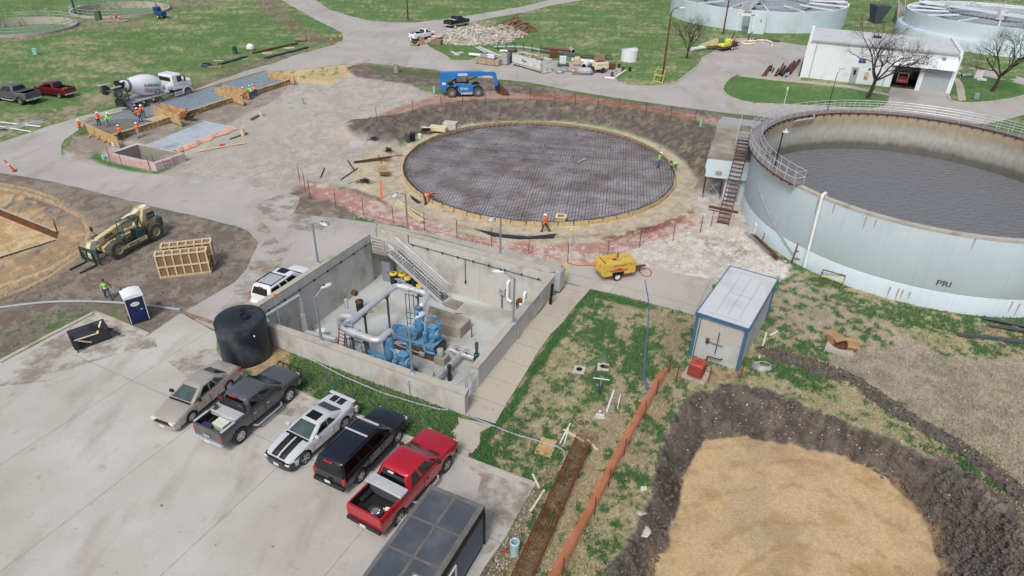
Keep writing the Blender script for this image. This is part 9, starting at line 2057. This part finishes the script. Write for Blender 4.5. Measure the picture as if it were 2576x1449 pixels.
plank_pile('loose bundle of rusty rods on the concrete by the big tank',(1893,592),(1958,652),16,.25,'rust',name='rod_bundle',cat='rods',r=.025,seed=12)
plank_pile('loose bundle of grey conduit on the concrete by the big tank',(1880,585),(1936,640),8,.2,'galv',name='rod_bundle',cat='rods',r=.025,seed=13)
p=GT(1900,585); tag(MB().lathe([(0,0),(.15,0),(.15,.7),(.2,.72),(.2,.9),(0,.9)],14,tuple(p)).build('pipe_stub','white'),'white capped pipe stub at the foot of the big tank','pipe')
def w7(x,y): return (1698+.1953*x,.1953*y)
for k,(a,b,r_,mt) in enumerate((((1130,975),(1220,850),.14,'rust'),((1165,975),(1225,870),.14,'rust'),((1225,905),(1245,850),.2,'rust'),((1250,930),(1275,880),.12,'steel_dark'),((1285,975),(1335,885),.13,'rustrebar'),((1310,975),(1400,815),.14,'brownpipe'),((1345,955),(1420,855),.2,'steel_dark'),((1375,970),(1500,830),.22,'steel_dark'),((1430,985),(1475,930),.2,'greypipe'),((1465,920),(1535,800),.28,'rust'),((1480,940),(1600,780),.26,'rust'))):
 pipe2('rusty stored pipe %s of eleven from the left beside the workshop'%('first','second','third','fourth','fifth','sixth','seventh','eighth','ninth','tenth','eleventh')[k],w7(*a),w7(*b),r_,mt,name='stored_pipe',group='stored pipes beside the workshop')
blob('wheelie_bin','green bin against the end wall of the workshop','bin',w7(1615,985),.6,.6,2.3,'green',-22)
p=G(2461,196,0); simple('electric_kiosk','white electric kiosk with a red top on the right island','kiosk',(2458,198),lambda t:(MB().bbox(-.6,.6,-.4,.4,0,1.6,.04).build('cabinet','white',t),MB().bbox(-.65,.65,-.45,.45,1.6,1.75,.03).build('lid','redpaint',t)),-20)
pipe2('grey pipe with an elbow lying on the right island',(2418,190),(2440,188),.28,'greypipe'); blob('drain_grate','white slotted block on the right island','block',(2468,202),1.4,.8,.3,'white',-15)
blob('small_kiosk','small grey kiosk at the kerb of the right island','kiosk',(2453,249),.7,.6,.9,'lampgrey',-15)
q=MB(); a=G(1740,124,.4);b=G(1778,118,.4); q.tube([a,b],.35,10); tag(q.build('stored_pipe','whitepipe'),'white duct lying behind the small bare tree','pipe');
p=G(1785,124,0); q=MB(); q.hull([(-2.2,-.6,.6),(-2.2,.6,.6),(1.2,-.7,2.0),(1.2,.7,2.0),(1.2,-.7,.9),(1.2,.7,.9),(.4,0,.1)]); o=q.build('steel_hopper','cream'); o.location=p; tag(o,'cream steel hopper beside the sprayer trailer','hopper')
pipe2('aqua capped pipe end beyond the steel hopper',(1793,112),(1801,113),.4,'paleaqua')
p=GT(1035,357);
def bin_(label,px,mt): p=GT(*px); t=thing('rubbish_bin',label,'bin',p); MB().lathe([(0,0),(.27,0),(.33,.95),(.36,.97),(.33,.99),(.3,.9),(0,.2)],16).build('shell',mt,t); return t
bin_('grey open bin left of the round form',(1027,358),'darkgrey'); bin_('black open bin left of the round form',(1039,355),'black')
p=GT(1056,347); tag(MB().lathe([(0,0),(.2,0),(.24,.5),(0,.5)],14,tuple(p)).build('bucket','white'),'white bucket by the black open bin','bucket')
blob('block_crate','pale crate with boards upright, on the far left edge of the round form','crate',(1133,330),1.7,1.2,.9,'palestone',-8); blob('board_pile','pile of pale boards beside the crate at the round form','boards',(1103,333),2.2,1.2,.5,'wood_new',-12)
t=thing('wheelbarrow','black wheelbarrow loaded with pale offcuts','wheelbarrow',GT(1073,338),R(160)); MB().hull([(-.5,-.35,.7),(.5,-.35,.75),(.5,.35,.75),(-.5,.35,.7),(-.25,-.2,.35),(.3,-.2,.35),(.3,.2,.35),(-.25,.2,.35)]).build('tray','black',t); MB().cyl((.65,-.05,.2),(.65,.05,.2),.2,n=14).build('wheel','rubber',t)
q=MB(); q.tube([(.65,0,.2),(-.3,-.3,.45),(-1.1,-.3,.6)],.02,5); q.tube([(.65,0,.2),(-.3,.3,.45),(-1.1,.3,.6)],.02,5); q.tube([(-.3,-.25,.4),(-.35,-.25,0)],.02,5); q.tube([(-.3,.25,.4),(-.35,.25,0)],.02,5); q.build('handle','wood',t)
q=MB(); rnd=random.Random(4)
for k in range(12): q.beam((-.6+rnd.random()*.2,-.3+.05*k,.75+.02*k),(.6,-.3+.05*k+rnd.uniform(-.1,.1),.8+rnd.random()*.15),.1,.04)
q.build('offcuts','wood_new',t)
t=thing('wheelbarrow','orange wheelbarrow by the worker at the white pickup','wheelbarrow',(G(1044,116).x,G(1044,116).y,0),R(0)); MB().hull([(-.6,-.45,.8),(.6,-.45,.85),(.6,.45,.85),(-.6,.45,.8),(-.3,-.25,.4),(.3,-.25,.4),(.3,.25,.4),(-.3,.25,.4)]).build('tray','rust',t); MB().cyl((.7,-.05,.22),(.7,.05,.22),.22,n=12).build('wheel','rubber',t)
t=thing('wheelbarrow','rusty wheelbarrow with a dark load beside the second bulkhead','wheelbarrow',G(480,304,0),R(170)); MB().hull([(-.6,-.45,.8),(.6,-.45,.85),(.6,.45,.85),(-.6,.45,.8),(-.3,-.25,.4),(.3,-.25,.4),(.3,.25,.4),(-.3,.25,.4)]).build('tray','rust',t); MB().cyl((.7,-.05,.22),(.7,.05,.22),.22,n=12).build('wheel','rubber',t)
MB().rock((0,0,.9),.5,3,.5).build('load','steel_dark',t)
blob('box','tall brown carton beside the white pickup','box',(1061,112),.9,.9,1.3,'cardbox',15,b=.02); blob('timber_crate','dark crate topped with a pale board near the white rubble','crate',(1099,112),1.9,1.5,.9,'wood_old',-10,b=.03); board('pale board lying on the dark crate near the white rubble',(1099,104),2.0,1.3,-10,'wood_new',.06,z=.93)
for k,(a,b) in enumerate((((1145,138),(1165,133)),((1140,131),(1156,140)),((1200,120),(1232,137)),((1205,119),(1250,138)))): plank_pile('white lath bundle %s on the grass west of the lumber stack'%('lying flat','crossing the flat one','near the white pipe','longest of four')[k],a,b,5,.35,'white',name='lath_bundle',cat='laths',r=.05,seed=30+k)
for k,(x,y) in enumerate(((287,372),(302,371))): p=G(x,y-5,0); tag(MB().lathe([(0,0),(.17,0),(.2,.42),(.21,.42),(.18,.4),(0,.38)],14,tuple(p)).build('bucket','white'),('blue labelled white bucket before the end form','white bucket right of the blue labelled one')[k],'bucket')
p=G(262,400,0); tag(MB().lathe([(0,0),(.18,0),(.21,.4),(0,.4)],14,tuple(p)).build('bucket','paleaqua'),'pale blue bucket at the left corner of the pink vault','bucket')
plank_pile('long pale board with a red tool on the gravel',(497,381),(618,361),2,.06,'wood_new',name='long_board',cat='board',r=.07,seed=41)
t=blob('power_tool','red saw on the long pale board','saw',(560,370),.6,.4,.3,'redpaint',20);
def stub(label,px,h,r,mt): p=GT(*px); o=MB().lathe([(r,0),(r,h),(r*.85,h),(r*.85,h*.5),(0,h*.5)],14,(p.x,p.y,max(0,p.z))).build('pipe_stub',mt); return tag(o,label,'pipe')
stub('yellow pipe stub standing by the green strip on the gravel',(612,342),.9,.22,'wood_new'); stub('yellow pipe stub standing by the grey channel',(658,292),.75,.22,'wood_new'); stub('pale green pipe stub alone on the gravel',(762,262),.8,.2,'palegreen'); stub('pale green stub behind the blue telehandler',(1093,236),1.0,.22,'palegreen'); stub('grey concrete stub on the bank behind the sand',(998,182),1.2,.45,'conc_old')
stub('pale green stub on the bank near the broken chamber',(1762,318),1.1,.2,'palegreen')
ly('channel','grey steel channel on the gravel beside a yellow stub','channel',(632,301),(652,290),.3,.2,'galv_dark',.1); ly('green_strip','green strip of lumber on the gravel beside a yellow stub','strip',(578,350),(622,334),.15,.1,'green',.06)
for k,(a,b,r_,l) in enumerate((((858,453),(900,424),.06,'rusty bar lying left of the cardboard box'),((807,448),(816,424),.08,'rusty channel upright on the gravel'),((875,405),(892,430),.08,'rusty channel lying toward the round form'),((952,391),(960,412),.05,'brown batten near the tangled wire'),((945,400),(1012,391),.04,'thin rebar length near the round form'))):
 A=GT(*a);B=GT(*b); tag(MB().tube([A+Vector((0,0,.06)),B+Vector((0,0,.06))],r_,5).build('steel_bar','rust'),l,'bar')
plank_pile('spray of thin rebar lengths left of the round form',(895,410),(980,398),14,.35,'rust',name='rebar_spray',cat='rebar',r=.03,seed=50)
for k,(px,s,l) in enumerate((((940,352),.7,'wire tangle nearest the black bins'),((978,381),.6,'wire tangle beside the round form'),((918,459),.75,'wire tangle above the red mesh'))):
 p=GT(*px); rnd=random.Random(60+k); q=MB()
 for j in range(26): a=rnd.uniform(0,2*PI); q.tube([p+Vector((rnd.gauss(0,s*.3),rnd.gauss(0,s*.3),.05)),p+Vector((rnd.gauss(0,s*.3),rnd.gauss(0,s*.3),.25+rnd.random()*.25)),p+Vector((rnd.gauss(0,s*.6),rnd.gauss(0,s*.6),.05))],.025,4)
 tag(q.build('wire_tangle','steel_dark'),'dark '+l,'wire')
q=MB(); rnd=random.Random(77)
for k in range(16): a=GT(1000+rnd.uniform(-8,8),517+rnd.uniform(-5,3)); b=GT(1068+rnd.uniform(-12,6),562+rnd.uniform(-6,4)); q.beam(a+Vector((0,0,.08+.02*k)),b+Vector((0,0,.08+.02*k)),.09,.04)
tag(q.build('lath_pile','wood_new'),'fan of pale laths on the red soil left of the round form','laths')
q=MB('palestone'); rnd=random.Random(91)
def scatter(name,label,mt,poly,n,s0,s1,seed,kind='stuff',sq=.7):
 rnd=random.Random(seed); q=MB(); xs_=[p[0] for p in poly]; ys_=[p[1] for p in poly]; k=0; tries=0
 while k<n and tries<n*12:
  tries+=1; x=rnd.uniform(min(xs_),max(xs_)); y=rnd.uniform(min(ys_),max(ys_)); ins=False; j=len(poly)-1
  for i in range(len(poly)):
   if (poly[i][1]>y)!=(poly[j][1]>y) and x<(poly[j][0]-poly[i][0])*(y-poly[i][1])/(poly[j][1]-poly[i][1])+poly[i][0]: ins=not ins
   j=i
  if not ins: continue
  p=GT(x,y); s=s0+(s1-s0)*rnd.random()**2.5; q.rock((p.x,p.y,p.z+s*.1),s,rnd.randint(0,99999),sq); k+=1
 return tag(q.build(name,mt,smooth=0),label,'stones',kind=kind)
SLOPE=[(1690,1020),(1740,990),(1850,970),(1960,992),(2080,1040),(2300,1140),(2420,1200),(2540,1300),(2600,1400),(2600,1449),(2380,1449),(2340,1320),(2280,1240),(2120,1140),(2000,1110),(1850,1098),(1770,1100),(1740,1140),(1700,1240),(1660,1400),(1640,1449),(1490,1449),(1570,1390),(1620,1290),(1640,1200),(1665,1100)]
scatter('gravel','pale stones in the dark slope of the clay excavation','palestone',[(1740,1000),(1850,985),(1960,1005),(2080,1060),(2260,1160),(2230,1200),(2120,1135),(1980,1110),(1800,1095),(1750,1060)],170,.02,.09,5)
scatter('rubble','pale stones scattered along the rest of the dark slope','palestone',SLOPE,90,.02,.08,6)
scatter('rubble','dark clods over the excavation slopes','clod',SLOPE,2300,.04,.2,7)
scatter('rubble','dark clods along the spoil ridge','clod',[(1925,875),(2010,895),(2150,950),(2290,1040),(2430,1120),(2576,1230),(2576,1265),(2420,1145),(2280,1065),(2140,972),(2000,920),(1915,892)],1100,.06,.24,8)
scatter('rubble','brown clods in the heap at the bottom right corner','clod',[(2400,1230),(2470,1260),(2560,1300),(2576,1449),(2400,1449),(2380,1330)],900,.05,.2,9)
scatter('gravel','broken white stones between the shed and the rusty stairs','palestone',[(1560,640),(1640,608),(1780,575),(1870,575),(1910,610),(1985,665),(1960,690),(1900,705),(1790,690),(1690,680)],900,.04,.24,10)
scatter('gravel','pinkish stones in the red soil band','pinkwall',[(850,505),(900,520),(1060,560),(1180,595),(1350,620),(1500,625),(1640,595),(1780,545),(1790,575),(1640,620),(1480,655),(1380,650),(1100,590),(900,545)],900,.03,.16,11)
scatter('rubble','clods on the bank behind the round form','clod',[(900,318),(1010,300),(1090,278),(1200,264),(1350,262),(1500,275),(1650,297),(1780,328),(1790,420),(1760,450),(1700,390),(1590,335),(1450,308),(1280,304),(1100,332),(990,355)],1500,.04,.17,12)
scatter('gravel','small stones on the light site gravel','palestone',[(600,300),(760,215),(880,200),(1000,210),(1100,250),(1000,300),(880,320),(1000,400),(1000,490),(860,460),(640,460),(480,440)],500,.02,.09,13)
scatter('rubble','crumbs of dark soil over the left dirt field','clod',[(100,460),(400,530),(560,570),(640,615),(630,660),(500,760),(380,800),(240,780),(0,890),(0,760),(240,620),(200,540)],900,.03,.11,14)
scatter('gravel','light grit along the trailer edge of the lot','palestone',[(1345,1225),(1300,1310),(1272,1360),(1217,1449),(1250,1449),(1290,1400),(1320,1340),(1360,1250)],300,.02,.07,15)
for k,(px,s,l) in enumerate((((1690,1345),.42,'big pale boulder lying on the slope of the clay pit'),((1683,1297),.3,'split pale rock above the boulder on the slope'),((1620,1232),.22,'pale rock at the crest of the clay pit slope'))):
 p=GT(px[0]-70 if k<2 else px[0],px[1]); tag(MB().rock((p.x,p.y,p.z+s*.3),s,100+k,.7).build('boulder','palestone'),l,'boulder')
for k,(P_,l) in enumerate(((((1190,575),(1260,590),(1330,596),(1400,588),(1390,600),(1310,603),(1240,596)),'black geotextile strip before the lone walker'),(((1030,490),(1046,500),(1062,512),(1050,513),(1036,502)),'black geotextile scrap at the near left of the round form'))):
 W_=[GT(*p) for p in P_]; q=MB(); z=max(w.z for w in W_)+.03; q.add([(w.x,w.y,w.z+.04) for w in W_],[tuple(range(len(W_)))]);
 bm=bmesh.new();
 tag(q.build('geotextile','geotext',smooth=0),l,'geotextile')
q=MB(); rnd=random.Random(33)
for (x,y,s) in ((826,952,.45),(858,950,.25),(884,990,.5),(880,1012,.4),(1045,1062,.4),(1068,1080,.35),(1120,1065,.2),(1288,960,.22),(1290,975,.2),(1350,1010,.3),(1370,985,.2),(1262,1083,.35),(1320,1077,.25),(1420,1095,.2),(1466,1060,.5),(1390,985,.2),(1440,960,.2),(1500,900,.2),(1335,880,.2),(1300,930,.2),(1430,1160,.2),(1350,1150,.2),(740,1000,.5),(775,1008,.4),(1186,1148,.3)):
 p=GT(x,y); q.rock((p.x,p.y,p.z+.015),s,rnd.randint(0,9999),.09)
tag(q.build('dried_mud','clod',smooth=0),'flat grey plates of dried mud on the grass','mud',kind='stuff')
gmask=(1-dryw)*1.0; road_ok=road_sd<-.05
def grassmesh():
 rnd=np.random.RandomState(4); H_,W_=X.shape; V=[];F=[];MI=[]
 cand=np.argwhere((PY>700)&(PY<1460)&(PX>690)&(PX<2600)&road_ok&(dk<-.2)&(sdist(X,Y,pxp(PIT,.8))<-.15))
 g=COL[cand[:,0],cand[:,1]]; gr=(g[:,1]>g[:,0]*1.12)
 dryc=(g[:,1]<=g[:,0]*1.12)&(g[:,0]>.12)
 A=cand[gr]; B=cand[dryc]
 A=A[rnd.choice(len(A),min(len(A),64000),replace=False)]; B=B[rnd.choice(len(B),min(len(B),40000),replace=False)]
 for S,mi,hh in ((A,0,.10),(B,1,.07)):
  x=X[S[:,0],S[:,1]]+rnd.uniform(-.06,.06,len(S)); y=Y[S[:,0],S[:,1]]+rnd.uniform(-.06,.06,len(S)); z=Z[S[:,0],S[:,1]]
  a=rnd.uniform(0,2*PI,len(S)); h=hh*rnd.uniform(.5,1.5,len(S)); w=rnd.uniform(.02,.05,len(S)); lx=rnd.uniform(-.08,.08,len(S)); ly_=rnd.uniform(-.08,.08,len(S))
  c,s=np.cos(a)*w,np.sin(a)*w; o=len(V)*0
  P=np.stack([np.stack([x-c,y-s,z-.02],1),np.stack([x+c,y+s,z-.02],1),np.stack([x+c*.7+lx,y+s*.7+ly_,z+h],1),np.stack([x-c*.7+lx,y-s*.7+ly_,z+h*.9],1)],1).reshape(-1,3)
  n0=sum(len(v) for v in V); V.append(P); F.append(np.arange(len(P)).reshape(-1,4)+n0); MI.append(np.full(len(P)//4,mi))
 V=np.concatenate(V);F=np.concatenate(F);MI=np.concatenate(MI)
 me=bpy.data.meshes.new('grass'); me.vertices.add(len(V)); me.vertices.foreach_set('co',V.ravel()); me.loops.add(F.size); me.loops.foreach_set('vertex_index',F.ravel().astype(np.int32)); me.polygons.add(len(F)); me.polygons.foreach_set('loop_start',np.arange(0,F.size,4,dtype=np.int32)); me.materials.append(mat('leafgreen',lin((76,106,62)),.7,ns=.9,na=.35)); me.materials.append(mat('leafdry',lin((164,152,118)),.8,ns=.9,na=.3)); me.update(); me.polygons.foreach_set('material_index',MI.astype(np.int32)); me.validate(); me.update()
 o=bpy.data.objects.new('grass',me); col.objects.link(o); tag(o,'clover and dry grass blades over the near ground','grass',kind='stuff')
grassmesh()
